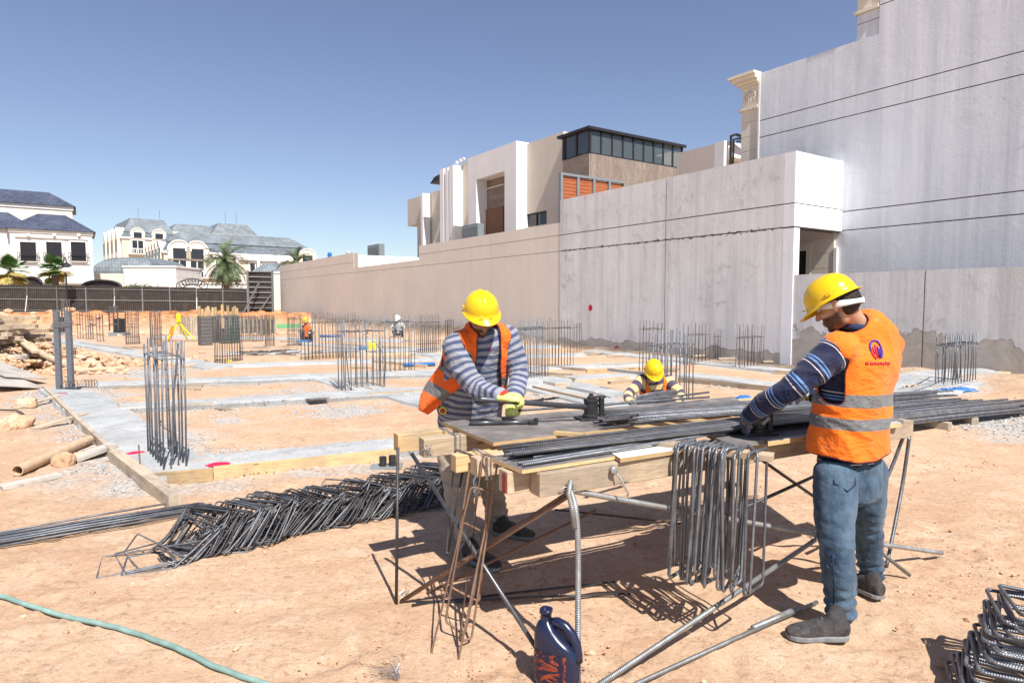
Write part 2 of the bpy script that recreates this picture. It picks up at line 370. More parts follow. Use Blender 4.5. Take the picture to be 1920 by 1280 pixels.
    # rebar: ribs by bump over the length
    def rebar(nm, a, b, metal, rough, rust=None, rib=1.0):
        t = NT(nm); uv = t.co('UV'); s_ = t.sep(uv); w_ = t.math('SINE', t.math('ADD', t.math('MULTIPLY', s_[1], 6.283 * 110), t.math('MULTIPLY', t.math('ABSOLUTE', t.math('SUBTRACT', s_[0], .5)), 6.0)))
        n_ = t.noise(t.pos(), 14, 5, .65); r2 = t.rnd(); c = t.ramp(n_, [(.32, a), (.68, b)])
        if rust: c = t.mix(t.ramp(t.noise(t.pos(), 23, 5, .7), [(.42, 0.0), (.62, .85)]), c, rust)
        hs = t.n('HueSaturation'); t.l(c, hs.inputs['Color']); t.l(t.math('MULTIPLY_ADD', r2, .5, .75), hs.inputs['Value']); t.col(hs.outputs[0])
        t.metal(metal); t.rough(rough); t.b.inputs['Specular IOR Level'].default_value = .5
        if rib: t.bump(w_, .34 * rib, .0015)
        M[nm] = t.m
    rebar('rebar', (.11, .118, .135), (.23, .24, .26), .55, .42)
    rebar('rebar_dark', (.055, .058, .066), (.11, .115, .13), .5, .45, (.075, .060, .052))
    rebar('rebar_rust', (.16, .10, .07), (.26, .17, .12), .3, .7, (.20, .105, .06))
    rebar('rebar_far', (.10, .095, .10), (.17, .165, .17), .3, .6, (.13, .085, .06), 0)
    rebar('galvanised', (.21, .225, .235), (.36, .375, .39), .6, .5, (.24, .225, .20), 1.1)
    rebar('steel_pipe', (.075, .078, .088), (.14, .145, .155), .7, .38, None, 0)
    simple('steel_channel', (.16, .175, .205), .55, .4, .2, 18); simple('wire', (.42, .43, .45), .4, .8, .1, 50, 0)
    simple('cast_steel', (.05, .05, .052), .5, .6, .3, 30, .3, .5); simple('cardboard', (.50, .36, .24), .85, 0, .12, 12)
    simple('dark_glass', (.018, .022, .03), .08, 0, .1, 1, 0, .6); simple('black_metal', (.03, .03, .034), .5, .2, .2, 10, 0)
    simple('brown_door', (.22, .105, .06), .6, 0, .15, 8); simple('louvre', (.40, .12, .045), .6, 0, .12, 8, .05); simple('grey_metal', (.26, .29, .31), .5, .3, .1, 8, 0)
    simple('ac_unit', (.20, .24, .25), .6, .1, .1, 6, 0); simple('green_board', (.16, .40, .20), .7); simple('blue_plastic', (.03, .15, .42), .45, 0, .2, 20, .1, .5)
    simple('yellow_plastic', (.80, .66, .02), .35, 0, .08, 20, .05, .5); simple('white_plastic', (.8, .8, .78), .5); simple('red_paint', (.62, .015, .07), .85, 0, .25, 60, .1)
    simple('palm_trunk', (.17, .125, .09), .95, 0, .35, 12, .6, .1, .03)
    simple('orange_plastic', (.75, .22, .02), .5); simple('curb_grey', (.35, .34, .33), .9)
    simple('hose', (.20, .31, .28), .7, 0, .3, 9, .2)
make_materials()
# ================================================================ GROUND
STRIPS = []     # (p0, p1, width)
def gstrip(a, b, w_): STRIPS.append((G(*a, .09), G(*b, .09), w_))
def gquad(a0, a1, b0, b1):       # left edge a0>a1, right edge b0>b1
    A0, A1, B0, B1 = (G(*q, .08) for q in (a0, a1, b0, b1)); STRIPS.append(((A0 + B0) / 2, (A1 + B1) / 2, ((A0 - B0).length + (A1 - B1).length) / 2, A0, A1, B0, B1))
gquad((276, 900), (76, 727), (400, 866), (184, 731))
gquad((280, 893), (960, 818), (385, 850), (960, 798))
gquad((226, 764), (1010, 724), (222, 754), (1010, 712))
gquad((180, 722), (850, 699), (180, 714), (850, 689))
gstrip((590, 700), (830, 752), .55)
gstrip((985, 715), (1290, 782), .62)           # towards the table behind the worker
gstrip((110, 634), (412, 684), .75)
gstrip((380, 682), (1090, 660), .60)
gstrip((430, 658), (1080, 645), .7)
gstrip((900, 690), (1260, 675), .7)
gstrip((880, 712), (1215, 697), .62)
gstrip((1110, 655), (1660, 708), .6)
gstrip((1290, 697), (1640, 738), .6)
gstrip((1180, 663), (1560, 700), .4)
gstrip((1600, 716), (1840, 712), .9)
gstrip((820, 664), (1170, 735), .5)
gstrip((560, 640), (900, 668), .6)
gstrip((300, 628), (760, 636), .7)
gstrip((1640, 690), (1900, 706), .5)
gstrip((1560, 742), (1800, 722), .8)
def seg_dist(x, y, a, b):
    dx, dy = b.x - a.x, b.y - a.y; L2 = dx * dx + dy * dy
    k = np.clip(((x - a.x) * dx + (y - a.y) * dy) / L2, 0, 1)
    return np.hypot(x - a.x - k * dx, y - a.y - k * dy)
BKX = [-400, -60, -24.8, -18.2, -16.2, -14.3, -13.0, -12]; BKY = [24, 27, 31.0, 33.0, 38.0, 43.0, 60.0, 400]
def gh_parts(x, y):
    x = np.asarray(x, float); y = np.asarray(y, float)
    s = (x - WO.x) * WN.x + (y - WO.y) * WN.y; t = (x - WO.x) * WD.x + (y - WO.y) * WD.y
    yb = np.interp(x, BKX, BKY) + 1.2 * (vn(x * .35, y * .1, 3) - .5)
    bank = sst(0, 1.3, y - yb + .9 * (vn(x * .9, y * .9, 4) - .5))
    grade = .98 - .3 * sst(36, 52, y)
    lump = (vn(x * 1.7, y * 1.7, 11) - .5) * .42 + (vn(x * 4, y * 4, 12) - .5) * .26
    h = bank * grade + bank * (1 - sst(1.2, 5, y - yb)) * lump
    hb = np.interp(t, [-9, -4.7, -2.4, -.5, 1, 9, 12, 45], [.26, .25, .20, .04, .06, .12, .42, .5])
    wd = np.interp(t, [-9, -2, 0, 9, 12], [2.6, 2.2, .8, .7, 1.1])
    wb = sst(0, 1, (s + wd + .35 * (vn(x * 1.1, y * 1.1, 8) - .5)) / (wd * .75))
    h = np.maximum(h, wb * hb * (1 + .35 * (vn(x * 3, y * 3, 9) - .5)))
    h += (vn(x * .55, y * .55, 1) - .5) * .035 * sst(60, 20, y) + (vn(x * 2.1, y * 2.1, 2) - .5) * .016 + (vn(x * 7, y * 7, 5) - .5) * .011 * sst(25, 8, y) + (vn(x * 13, y * 13, 6) - .5) * .006 * sst(12, 5, y)
    return h, bank, wb, s, t, yb
def gz(x, y): return float(gh_parts(x, y)[0])
def GG(px, py, dz=0.0):
    p = G(px, py, dz)
    for _ in range(5): p = G(px, py, min(.9, gz(p.x, p.y)) + dz)
    return p
def make_ground():
    def axis(segs):
        o = [segs[0][0]]
        for a, b, st in segs:
            n = max(1, int(round((b - a) / st))); o += [a + (b - a) * (i + 1) / n for i in range(n)]
        return np.array(o)
    xs = axis([(-3000, -300, 450), (-300, -80, 20), (-80, -30, 1.5), (-30, -12, .28), (-12, -4, .11), (-4, 3.4, .034), (3.4, 4, .055), (4, 14, .14), (14, 30, 1), (30, 300, 30), (300, 3000, 450)])
    ys = axis([(-300, -10, 50), (-10, 0, 1), (0, 2, .1), (2, 5, .03), (5, 6, .05), (6, 12, .08), (12, 30, .2), (30, 46, .22), (46, 80, 1.5), (80, 400, 20), (400, 3400, 300)])
    X, Y = np.meshgrid(xs, ys); H, bank, wb, s, t, yb = gh_parts(X, Y)
    # footprints and scuffs close to the camera
    H += -.006 * sst(.62, .8, vn(X * 5.2, Y * 3.7, 21)) * sst(12, 5, Y) + .004 * (vn(X * 16, Y * 16, 22) - .5) * sst(9, 3, Y)
    fr = random.Random(77)
    for _ in range(150):      # boot prints
        fy = 2.1 + 5.5 * fr.random() ** 1.3; fx = fy * fr.uniform(-.9, .9); a = fr.uniform(0, 6.28); i0, i1 = np.searchsorted(ys, (fy - .3, fy + .3)); j0, j1 = np.searchsorted(xs, (fx - .3, fx + .3))
        dx, dy = X[i0:i1, j0:j1] - fx, Y[i0:i1, j0:j1] - fy; u_ = dx * math.cos(a) + dy * math.sin(a); v_ = -dx * math.sin(a) + dy * math.cos(a); e = np.sqrt((u_ / .14) ** 2 + (v_ / .052) ** 2)
        H[i0:i1, j0:j1] += -.011 * sst(1.15, .8, e) + .006 * np.exp(-((e - 1.35) / .25) ** 2)
    for (ax_, ay_), (bx_, by_) in (((-5, 2.2), (6, 5.2)), ((-5, 3.5), (6, 6.6))):      # wheel ruts
        dd = seg_dist(X, Y, Vector((ax_, ay_)), Vector((bx_, by_))); H += -.007 * np.exp(-(dd / .07) ** 2) * (.4 + .8 * vn(X * 2, Y * 2, 91)) + .004 * np.exp(-((dd - .13) / .04) ** 2)
    Z = np.zeros_like(H); m = np.zeros(H.shape + (4,)); m[..., 3] = 1
    m[..., 0] = bank * sst(7, 2.5, Y - yb)
    sc_ = np.clip(wb * 1.15, 0, 1) * np.where(t > -1.5, 1, .25); m[..., 1] = np.where(s < .5, sc_, 0) * (1 - sst(55, 40, Y) * 0)
    gm = np.zeros_like(H)
    for a, b, w_, *_ in STRIPS:
        d = seg_dist(X, Y, a, b) - w_ / 2
        gm = np.maximum(gm, sst(.55, .0, d + .75 * (vn(X * 2.2, Y * 2.2, 31) - .35)))
    gm *= .35 + .65 * vn(X * 5, Y * 5, 33)
    # loose gravel patches
    for px, py, r in ((290, 698, 1.3), (560, 742, 1.1), (110, 738, .8), (240, 832, .5), (1830, 775, 1.4), (1880, 800, 1.2), (640, 770, .8), (430, 790, .3), (190, 745, .6)):
        c = G(px, py); gm = np.maximum(gm, .9 * sst(r, r * .3, np.hypot(X - c.x, (Y - c.y) * .8) + r * .8 * (vn(X * 3, Y * 3, 41) - .5)))
    m[..., 2] = gm * (1 - m[..., 1])
    me = bpy.data.meshes.new('ground'); ny, nx = X.shape
    me.vertices.add(nx * ny); me.vertices.foreach_set('co', np.stack([X, Y, H], -1).astype(np.float32).ravel())
    i = np.arange(nx * ny).reshape(ny, nx); q = np.stack([i[:-1, :-1], i[:-1, 1:], i[1:, 1:], i[1:, :-1]], -1).reshape(-1, 4)
    me.loops.add(q.size); me.polygons.add(len(q)); me.loops.foreach_set('vertex_index', q.ravel().astype(np.int32))
    me.polygons.foreach_set('loop_start', np.arange(0, q.size, 4, dtype=np.int32)); me.polygons.foreach_set('loop_total', np.full(len(q), 4, np.int32))
    me.polygons.foreach_set('use_smooth', np.ones(len(q), bool))
    ca = me.color_attributes.new('mask', 'FLOAT_COLOR', 'POINT'); ca.data.foreach_set('color', m.astype(np.float32).ravel())
    me.update(); me.materials.append(M['sand']); o = link(bpy.data.objects.new('ground', me)); tag(o, kind='structure')
make_ground()
# poured strips
for k, (a, b, w_, *cr) in enumerate(STRIPS):
    d = (b - a); Ln = d.length; d.normalize(); sd = Vector((d.y, -d.x, 0)); n = max(4, int(Ln / (.1 if a.y < 9 else .3))); nw = 8
    mb = MB(); vs = []; uv = []
    for i in range(n + 1):
        for j in range(nw + 3):
            jj = min(max(j - 1, 0), nw); e = (jj / nw - .5) * w_; c = a + d * (Ln * i / n)
            wob = .05 * (float(vn(i * .35, 3.3 * k + (0 if jj < nw / 2 else 9), 51)) - .5) * (1 if jj in (0, nw) else .4)
            if cr: c = (cr[2].lerp(cr[3], i / n)).lerp(cr[0].lerp(cr[1], i / n), 1 - jj / nw); e = 0; c = c if not jj in (0, nw) else c
            p = c + sd * (e + wob); edge = min(jj, nw - jj)
            z = .055 + .014 * (float(vn(p.x * 3, p.y * 3, 52)) - .5) + .02 * (float(vn(p.x * 11, p.y * 11, 53)) - .5) * (1 if edge < 2 else .3) - (.018 if edge == 0 else 0) + .0006 * k + (.02 if cr else 0)
            z += min(.30, max(0, gz(p.x, p.y) - .02)) if p.x > 7 else 0
            if j in (0, nw + 2): z = -.05; p = p + sd * (.03 if j else -.03)
            vs.append((p.x, p.y, z))
    W_ = nw + 3; fs = [[i * W_ + j, i * W_ + j + 1, (i + 1) * W_ + j + 1, (i + 1) * W_ + j] for i in range(n) for j in range(W_ - 1)]
    fs += [list(range(W_)), [n * W_ + j for j in range(W_)][::-1]]
    mb.add(vs, fs, [[(0, 0)] * len(f) for f in fs]); mb.build('foundation_strip', M['concrete'], smooth=False, kind='structure')

# ================================================================ LONG WALLS
def grooved(mb, t0, t1, sf, th, z0, z1, zg, tg, gw=.02):      # panels standing 15 mm proud of a core
    mb.m = 1; mb.lbox(t0 + .004, t1 - .004, sf + .015, sf + th, z0, z1 - .004); mb.m = 0
    zs = [z0] + sorted(zg) + [z1]; ts = [t0] + sorted(tg) + [t1]
    for i in range(len(zs) - 1):
        for j in range(len(ts) - 1):
            a = ts[j] + (gw / 2 if j else 0); b = ts[j + 1] - (gw / 2 if j < len(ts) - 2 else 0)
            c = zs[i] + (gw / 2 if i else 0); d = zs[i + 1] - (gw / 2 if i < len(zs) - 2 else 0)
            mb.lbox(a, b, sf, sf + .017, c, d)
simple('groove_dark', (.10, .085, .08), .9); simple('groove_beige', (.30, .26, .22), .9)
T50 = wp(1050, 500, 0)[0]
mb = MB(); grooved(mb, .303, T50, 0, .3, -.3, 5.24, [3.43, 4.0], [wp(1247, 500, 0)[0]], .028)
wl = mb.build('concrete_wall', [M['wall_painted'], M['groove_dark']], label='tall grey streaked painted concrete wall between the beige wall and the white end block', cat='wall')
# beige garden wall, stepped top
t66, t78, tE = wp(663, 500, 0)[0], wp(785, 470, 0)[0], wp(525, 540, 0)[0]
mb = MB()
grooved(mb, T50 + .004, t78, 0.02, .28, -.3, 4.45, [3.43, 4.0], [wp(919, 500, 0)[0], wp(815, 500, 0)[0]], .022)
mb.build('garden_wall', [M['beige'], M['groove_beige']], label='smooth beige garden wall with two grooves in front of the modern villa', cat='wall')
mb = MB(); grooved(mb, t78 + .003, t66, 0.02, .28, -.3, 3.74, [3.43], [wp(729, 500, 0)[0]], .022)
grooved(mb, t66 + .003, tE, 0.02, .28, -.3, 4.68, [3.46, 4.1], [], .022)
mb.build('garden_wall', [M['beige'], M['groove_beige']], label='far beige wall with a low stretch, ending beside the dark fence', cat='wall')
# white parapet building behind the low stretch
mb = MB(); s1 = 2.3
ta, za = wp(663, 477, .31)
mb.lbox(ta, ta + .3, .31, 7.5, 3.0, 4.62); mb.lbox(ta - .25, ta - .003, .5, 7.6, 2.9, 3.92)
mb.build('roof_parapet', M['white_plaster'], label='bright white low parapet behind the low stretch of beige wall', cat='parapet')
# white end block: return wall over an opening, pier below
BS = 2.15
end = thing('end_block', 'bright white end wall above a square opening, right end of the grey streaked wall', 'wall', L(-.1, 1, 0))
mb = MB(); zb = wps(1530, 431, 0)[1]
mb.m = 1; mb.lbox(.015, .296, .015, BS - .004, zb + .01, 5.2); mb.m = 0
mb.lbox(0, .297, .0, BS - .006, 4.0 + .012, 5.24); mb.lbox(0, .297, .0, BS - .006, 3.43 + .012, 4.0 - .012); mb.lbox(0, .297, .0, BS - .006, zb, 3.43 - .012) if zb < 3.4 else None
mb.build('lintel_wall', [M['wall_white'], M['groove_dark']], end)
mb = MB(); mb.lbox(0, .296, 0, .24, -.2, zb - .003); mb.build('pier', M['wall_white'], end)
pw = thing('passage_wall', 'cream banded wall with a dark doorway seen through the opening of the white end block', 'wall', L(1.0, BS - .06, 0))
mb = MB(); tdr = wp(1521, 480, BS - .08)[0]; tcr = wp(1563, 480, BS - .08)[0]
for k in range(13):
    z0 = .1 + k * .40; mb.lbox(tcr, tdr, BS - .08, BS - .03, z0, z0 + .385)
mb.lbox(tcr, tdr, BS - .065, BS - .005, .1, 5.2); mb.lbox(tdr + .003, 2.3, BS - .07, BS - .005, 3.2, 5.2)
mb.build('banded_wall', M['cream'], pw)
mb = MB(); mb.lbox(tcr - .09, tcr - .003, BS - .10, BS - .005, .1, 3.02); mb.build('corner_trim', M['ivory'], pw)
mb = MB(); mb.lbox(tdr + .003, tdr + .13, BS - .11, BS - .005, .1, 3.195); mb.lbox(tdr + .133, 2.0, BS - .11, BS - .005, 3.0, 3.195); mb.build('door_frame', M['cream'], pw)
mb = MB(); mb.lbox(tdr + .133, 2.0, BS - .05, BS - .005, .1, 2.997); mb.build('door', M['black_metal'], pw)
# low boundary wall on the right
mb = MB(); grooved(mb, -9.5, -.004, .03, .25, -.3, 2.26, [], [wp(1730, 600, 0)[0]], .022)
mb.build('boundary_wall', [M['wall_boundary'], M['groove_dark']], label='low grey boundary wall with a bare weathered foot below the tall blue grey wall', cat='wall')
# tall villa on the right
vr = thing('tall_villa', 'tall villa side wall in pale blue grey with cream corner pilasters, right edge', 'villa', L(-3, BS, 0))
tc = wp(1425, 200, BS)[0]; tu = wp(1648, 60, BS)[0]
mb = MB(); grooved(mb, tu, tc, BS, 6, 0, 8.22, [3.46, 3.95, 6.38, 6.86], [], .026)
grooved(mb, -10.5, tu - .0, BS, 6, 0, 12.5, [3.46, 3.95, 6.38, 6.86, 8.9], [], .026)
mb.build('side_wall', [M['wall_blue'], M['groove_dark']], vr)
def pilaster(t0, t1, zb_, zt, sf):
    mb = MB(); z = zb_; 
    while z < zt - 1.25: mb.lbox(t0, t1, sf + .0, sf + .6, z, z + .40); z += .42
    mb.lbox(t0 + .02, t1 - .02, sf + .02, sf + .58, zb_, zt - .9)
    mb.lbox(t0 - .0, t1 + .08, sf - .06, sf + .66, zt - 1.02, zt - .93)
    pz = mb.build('pilaster', M['cream'], vr)
    mb = MB(); mb.lbox(t0 + .02, t1 - .02, sf, sf + .58, zt - .93, zt - .35)
    for k in range(16):
        a = k / 16 * 6.28; rr = .17
        mb.tube([L((t0 + t1) / 2 + math.cos(a) * .03, sf - .01, zt - .64 + math.sin(a) * .03), L((t0 + t1) / 2 + math.cos(a + .3) * rr, sf - .02, zt - .64 + math.sin(a + .3) * rr), L((t0 + t1) / 2 + math.cos(a + .7) * rr * 1.35, sf - .01, zt - .64 + math.sin(a + .7) * rr * 1.2)], .022, 5)
    c_ = mb.build('carved_panel', M['cream'], pz)
    mb = MB()
    for q, (e, h0, h1) in enumerate(((.05, .35, .28), (.12, .28, .19), (.22, .19, .08), (.30, .08, 0))):
        mb.lbox(t0 - .02, t1 + e, sf - e, sf + .6 + e, zt - h0, zt - h1 - .002)
    mb.build('cornice', M['cream'], pz)
tp = wp(1391, 200, BS + .02)[0]
pilaster(tc + .06, tp, 0.2, 8.28, BS + .02)
mb = MB(); mb.lbox(tc + .003, tc + .057, BS - .02, BS + .5, 0, 8.24); mb.build('corner_trim', M['ivory'], vr)
tq = wp(1606, 60, BS + .02)[0]
mb = MB(); mb.lbox(tu + .02, tq, BS + .05, BS + 1.2, 8.225, 8.62); mb.lbox(tu + .02, tq, BS + .05, BS + 1.2, 8.64, 8.86); mb.build('plinth', M['wall_blue'], vr)
mb = MB()
mb.lbox(tu + .02, tq + .06, BS - .03, BS + 1.3, 8.87, 8.95); mb.lbox(tu + .02, tq + .0, BS + .03, BS + 1.25, 8.96, 9.5); mb.lbox(tu + .02, tq + .10, BS - .08, BS + 1.3, 9.51, 9.6); mb.lbox(tu + .02, tq + .2, BS - .16, BS + 1.4, 9.61, 9.8)
mb.build('turret', M['cream'], vr)

# ================================================================ MODERN VILLA
mv = thing('modern_villa', 'modern beige villa with white fins, stone clad portal and a glazed roof pavilion', 'villa', L(20, 8, 0))
VS = 6.0
def tz(px, py, s=VS): return wp(px, py, s)
def vbox(mb, pxl, pxr, ytop, s0=VS, depth=4.0, zb=2.5, yref=None, zt=None):
    a = tz(pxl, ytop, s0)[0]; b, z = tz(pxr, ytop, s0)
    if zt is None: zt = tz(yref if yref else pxl, ytop, s0)[1]
    mb.lbox(b, a, s0, s0 + depth, zb, zt); return a, b, zt
mb = MB()
# F main block
aF, bF, zF = vbox(mb, 968, 1056, 277, VS, 9)
wall_main = mb
# window hole is a recessed dark strip: build main block in pieces instead
mb = MB(); zw1 = tz(970, 405)[1]; zw0 = tz(970, 429)[1]; tw = tz(1025, 400)[0]
mb.lbox(bF, tw - .003, VS, VS + 9, 2, zF); mb.lbox(tw, aF, VS, VS + 9, zw1, zF); mb.lbox(tw, aF, VS, VS + 9, 2, zw0); mb.lbox(tw, aF, VS + .16, VS + 9, zw0 + .002, zw1 - .002)
# D and B blocks
aD, bD, zD = vbox(mb, 850, 878, 313, VS + .5, 8)
aB, bB, zB_ = vbox(mb, 792, 826, 366, VS + 1.2, 8)
wallm = mb.build('wall', M['beige_villa'], mv)
mb = MB(); mb.lbox(tw + .01, aF - .01, VS + .10, VS + .155, zw0 + .01, zw1 - .01); wn = mb.build('window', M['dark_glass'], mv)
mb = MB(); 
for k in range(4):
    t_ = tw + .05 + (aF - tw - .15) * k / 3; mb.lbox(t_, t_ + .06, VS + .05, VS + .098, zw0 + .01, zw1 - .01)
mb.lbox(tw + .01, aF - .01, VS + .05, VS + .097, zw1 - .08, zw1 - .012); mb.build('frame', M['black_metal'], wn)
# A overhang and its leg
mb = MB(); a, z = tz(764, 375, VS + .8); b = tz(792, 375, VS + .8)[0]; z0 = tz(778, 421, VS + .8)[1]
mb.lbox(b, a, VS + .8, VS + 6, z0, z); mb.lbox(tz(792, 400, VS + .9)[0], tz(782, 400, VS + .9)[0], VS + .9, VS + 5, 2, z0 - .004); mb.build('bay', M['beige_villa'], mv)
mb = MB(); mb.lbox(tz(795, 400, VS + .6)[0], tz(791, 400, VS + .6)[0], VS + .5, VS + 1.1, 2, tz(793, 366, VS + .8)[1] + .05); mb.build('edge_fin', M['white_plaster'], mv)
# C fins
for x0, x1, yt in ((825, 832, 318), (835, 840, 315), (842, 850, 312)):
    mb = MB(); z = tz(x0, yt, VS - .2)[1]; mb.lbox(tz(x1, 400, VS - .2)[0], tz(x0, 400, VS - .2)[0], VS - .2, VS + 1.6, 2, z); mb.build('fin', M['white_plaster'], mv)
mb = MB(); mb.lbox(tz(850, 400, VS + 1.2)[0] + .05, tz(826, 400, VS + 1.2)[0], VS + 1.2, VS + 7, 2, tz(830, 322, VS + .6)[1]); mb.build('stair_wall', M['beige_villa'], mv)
mb = MB(); t0, z0 = tz(826, 338, VS + .3); t1 = tz(806, 338, VS + .3)[0]
mb.prism([L(t0, VS + .3, z0), L(t1, VS + .3, z0), L(t0 + (t1 - t0) * .6, VS + .3, z0 + .35), L(t0, VS + .3, z0 + .45)], (WN.x * 1.5, WN.y * 1.5, 0)); mb.build('canopy', M['black_metal'], mv)
mb = MB(); mb.lbox(tz(860, 430, VS + .45)[0], tz(852, 430, VS + .45)[0], VS + .44, VS + .49, 2, tz(855, 424, VS + .45)[1]); mb.build('door', M['dark_glass'], mv)
# E portal
sE = VS - .7; mb = MB(); tl = tz(878, 400, sE)[0]; tr = tz(968, 400, sE)[0]; zt = tz(878, 297, sE)[1]; ol = tz(893, 400, sE)[0]; or_ = tz(946, 400, sE)[0]; zo = tz(893, 337, sE)[1]
mb.lbox(ol, tl, sE, sE + 3, 2, zt); mb.lbox(tr, or_, sE, sE + 3, 2, zt); mb.lbox(or_ + .003, ol - .003, sE, sE + 3, zo, zt - .003); mb.build('portal', M['white_plaster'], mv)
mb = MB(); mb.lbox(or_ + .004, ol - .004, sE + .75, sE + 1.0, 2, zo - .004); pc = mb.build('cladding', M['stone_clad'], mv)
mb = MB(); q0 = tz(909, 400, sE + .7)[0]; q1 = tz(944, 400, sE + .7)[0]; zq = tz(909, 394, sE + .7)[1]; mb.lbox(q1, q0, sE + .66, sE + .748, 2, zq); mb.build('door', M['brown_door'], mv)
mb = MB(); zl = tz(905, 357, sE + .7)[1]; mb.lbox(q1, q0 + .3, sE + .68, sE + .747, zl, zl + .05); mb.lbox(q0 + .25, q0 + .3, sE + .68, sE + .747, zq, zl - .004); mb.build('door_trim', M['ivory'], mv)
# pavilion: corner at px 1105
tk, zk = tz(1105, 237, VS - .4); zg = tz(1105, 287, VS - .4)[1]; tl2 = tz(1056, 300, VS - .4)[0]
SE_ = wps(1281, 300, tk)[0]
mb = MB(); mb.lbox(tk, tl2, VS - .4, SE_, 2.0, zg); clad = mb.build('cladding', M['stone_clad'], mv)
pav = MB(); pav.lbox(tk - .12, tl2 + .35, VS - .52, SE_ + .1, zk - .13, zk); pav.build('pavilion_roof', M['black_metal'], mv)
zg1 = zk - .13
mb = MB()
for t_ in (tk + .03, tl2 - .08, (tk + tl2) / 2): mb.lbox(t_ - .05, t_ + .05, VS - .38, VS - .28, zg, zg1 - .003)
nS = 9
for k in range(nS + 1):
    s_ = VS - .33 + (SE_ - VS + .28) * k / nS; mb.lbox(tk + .02, tk + .10, s_ - .045, s_ + .045, zg, zg1 - .003)
mb.lbox(tk + .02, tl2, VS - .36, VS - .30, zg + .002, zg + .07); mb.lbox(tk + .03, tk + .09, VS - .36, SE_, zg + .002, zg + .07)
mb.lbox(tl2 - .02, tl2 + .1, VS - .38, SE_, zg, zg1 - .003); mb.build('mullions', M['black_metal'], mv)
tg = NT('villa_glass'); tg.col((.10, .125, .13)); tg.rough(.06); tg.b.inputs['Specular IOR Level'].default_value = .9; tg.b.inputs['Alpha'].default_value = .62; M['villa_glass'] = tg.m
mb = MB(); mb.lbox(tk + .12, tl2 - .1, VS - .335, VS - .325, zg + .07, zg1 - .01); mb.lbox(tk + .055, tk + .065, VS - .3, SE_ - .1, zg + .07, zg1 - .01); gl = mb.build('glazing', M['villa_glass'], mv)
mb = MB(); mb.lbox(tk + .8, tl2 - .5, VS + .5, SE_ - .6, zg - .3, zg + (zg1 - zg) * .62); mb.build('inner_parapet', M['beige_villa'], mv)
# louvred screen
SL = 2.6; tL = tz(1050, 340, SL)[0]; z1 = tz(1050, 328, SL)[1]; sL1 = wps(1168, 345, tL)[0]
scr = MB()
for k in range(40):
    z = z1 - .16 - k * .15; scr.lbox(tL + .02, tL + .07, SL + .05, sL1, z, z + .125)
lv = scr.build('louvre_screen', M['louvre'], mv)
mb = MB()
for k in range(5):
    s_ = SL + (sL1 - SL) * k / 4.0; mb.lbox(tL - .06, tL + .10, s_, s_ + .12, z1 - 6.5, z1)
mb.lbox(tL - .06, tL + .1, SL, sL1 + .1, z1 + .003, z1 + .1); mb.build('screen_posts', M['grey_metal'], mv)
# right wing
tW, zW = tz(1340, 270, VS + 3); tW2 = tz(1270, 280, VS + 3)[0]
mb = MB(); mb.lbox(tW, tW2, VS + 3, VS + 8, 2, zW); mb.build('wing', M['beige_villa'], mv)
sa = wps(1345, 290, tW - .003)[0]; sb = wps(1400, 290, tW)[0]; zo = wps(1365, 300, tW)[1]
mb = MB(); mb.lbox(tW - .5, tW - .003, VS + 3, sb, zo, zW + .05); mb.lbox(tW - .5, tW - .003, VS + 3, VS + 3.25, 2, zo - .003); mb.build('wing_frame', M['white_plaster'], mv)
mb = MB(); pA = L(tW - .7, VS + 3.2, zo + .35)
mb.tube([pA + Vector((0, 0, -1.2)), pA + Vector((0, 0, .45)), pA + Vector((.25, .1, .55)), pA + Vector((1.3, .6, .42))], .06, 8); mb.tube([pA + Vector((0.1, 0, -1.1)), pA + Vector((.12, 0, .3)), pA + Vector((.35, .12, .38)), pA + Vector((1.35, .6, .36))], .05, 8)
mb.tube([pA + Vector((.3, .1, .5)), pA + Vector((1.4, .65, .38)), pA + Vector((.3, .12, .25))], .045, 8); mb.build('bracket', M['black_metal'], mv)
def ac(px0, px1, y0, y1, s, label, dpt=.4):
    t1, z1 = wp(px0, y0, s); t0, z0 = wp(px1, y1, s); t = thing('air_conditioner', label, 'air conditioner', L((t0 + t1) / 2, s + dpt / 2, z0))
    mb = MB(); mb.lbox(t0, t1, s, s + dpt, z0, z1); mb.build('casing', M['ac_unit'], t)
    mb = MB(); n = int(abs(t1 - t0) / .08)
    for k in range(n): q = t0 + .05 + (t1 - t0 - .1) * k / n; mb.lbox(q, q + .025, s - .02, s - .002, z0 + .08, z1 - .08)
    mb.build('grille', M['grey_metal'], t)
ac(866, 896, 424, 452, VS - 1.6, 'grey air conditioner unit at the foot of the white portal')
ac(689, 711, 461, 481, 3.0, 'dark air conditioner unit above the white parapet')
mb = MB(); t1, z1 = wp(618, 475, 2.5); c = L(t1, 2.5, z1 - .35); mb.lathe(c, [(.01, 0), (.17, 0), (.17, .35), (.1, .42), (.01, .42)], 14); mb.build('water_tank', M['blue_plastic'], label='small blue water tank above the far beige wall', cat='tank')
for k, (px, py, s_) in enumerate(((659, 473, .6), (870, 301, VS + .6), (876, 298, VS + .6), (863, 305, VS + .8))):
    t1, z1 = wp(px, py, s_); f = thing('floodlight', ['small white floodlight on top of the far beige wall', 'left one of two white floodlights at the villa roof edge by the portal', 'right one of two white floodlights at the villa roof edge by the portal', 'lowest small white floodlight on the villa roof edge above the dark door'][k], 'floodlight', L(t1, s_, z1 - .3))
    mb = MB(); mb.tube([L(t1, s_, z1 - .4), L(t1, s_, z1)], .02, 6); mb.build('stem', M['grey_metal'], f)
    mb = MB(); mb.lathe(L(t1 + .1, s_ - .1, z1), [(.03, 0), (.09, .05), (.12, .16), (.11, .19), (.01, .19)], 12, (-.6, -.6, -.2)); mb.build('lamp_head', M['white_plastic'], f)
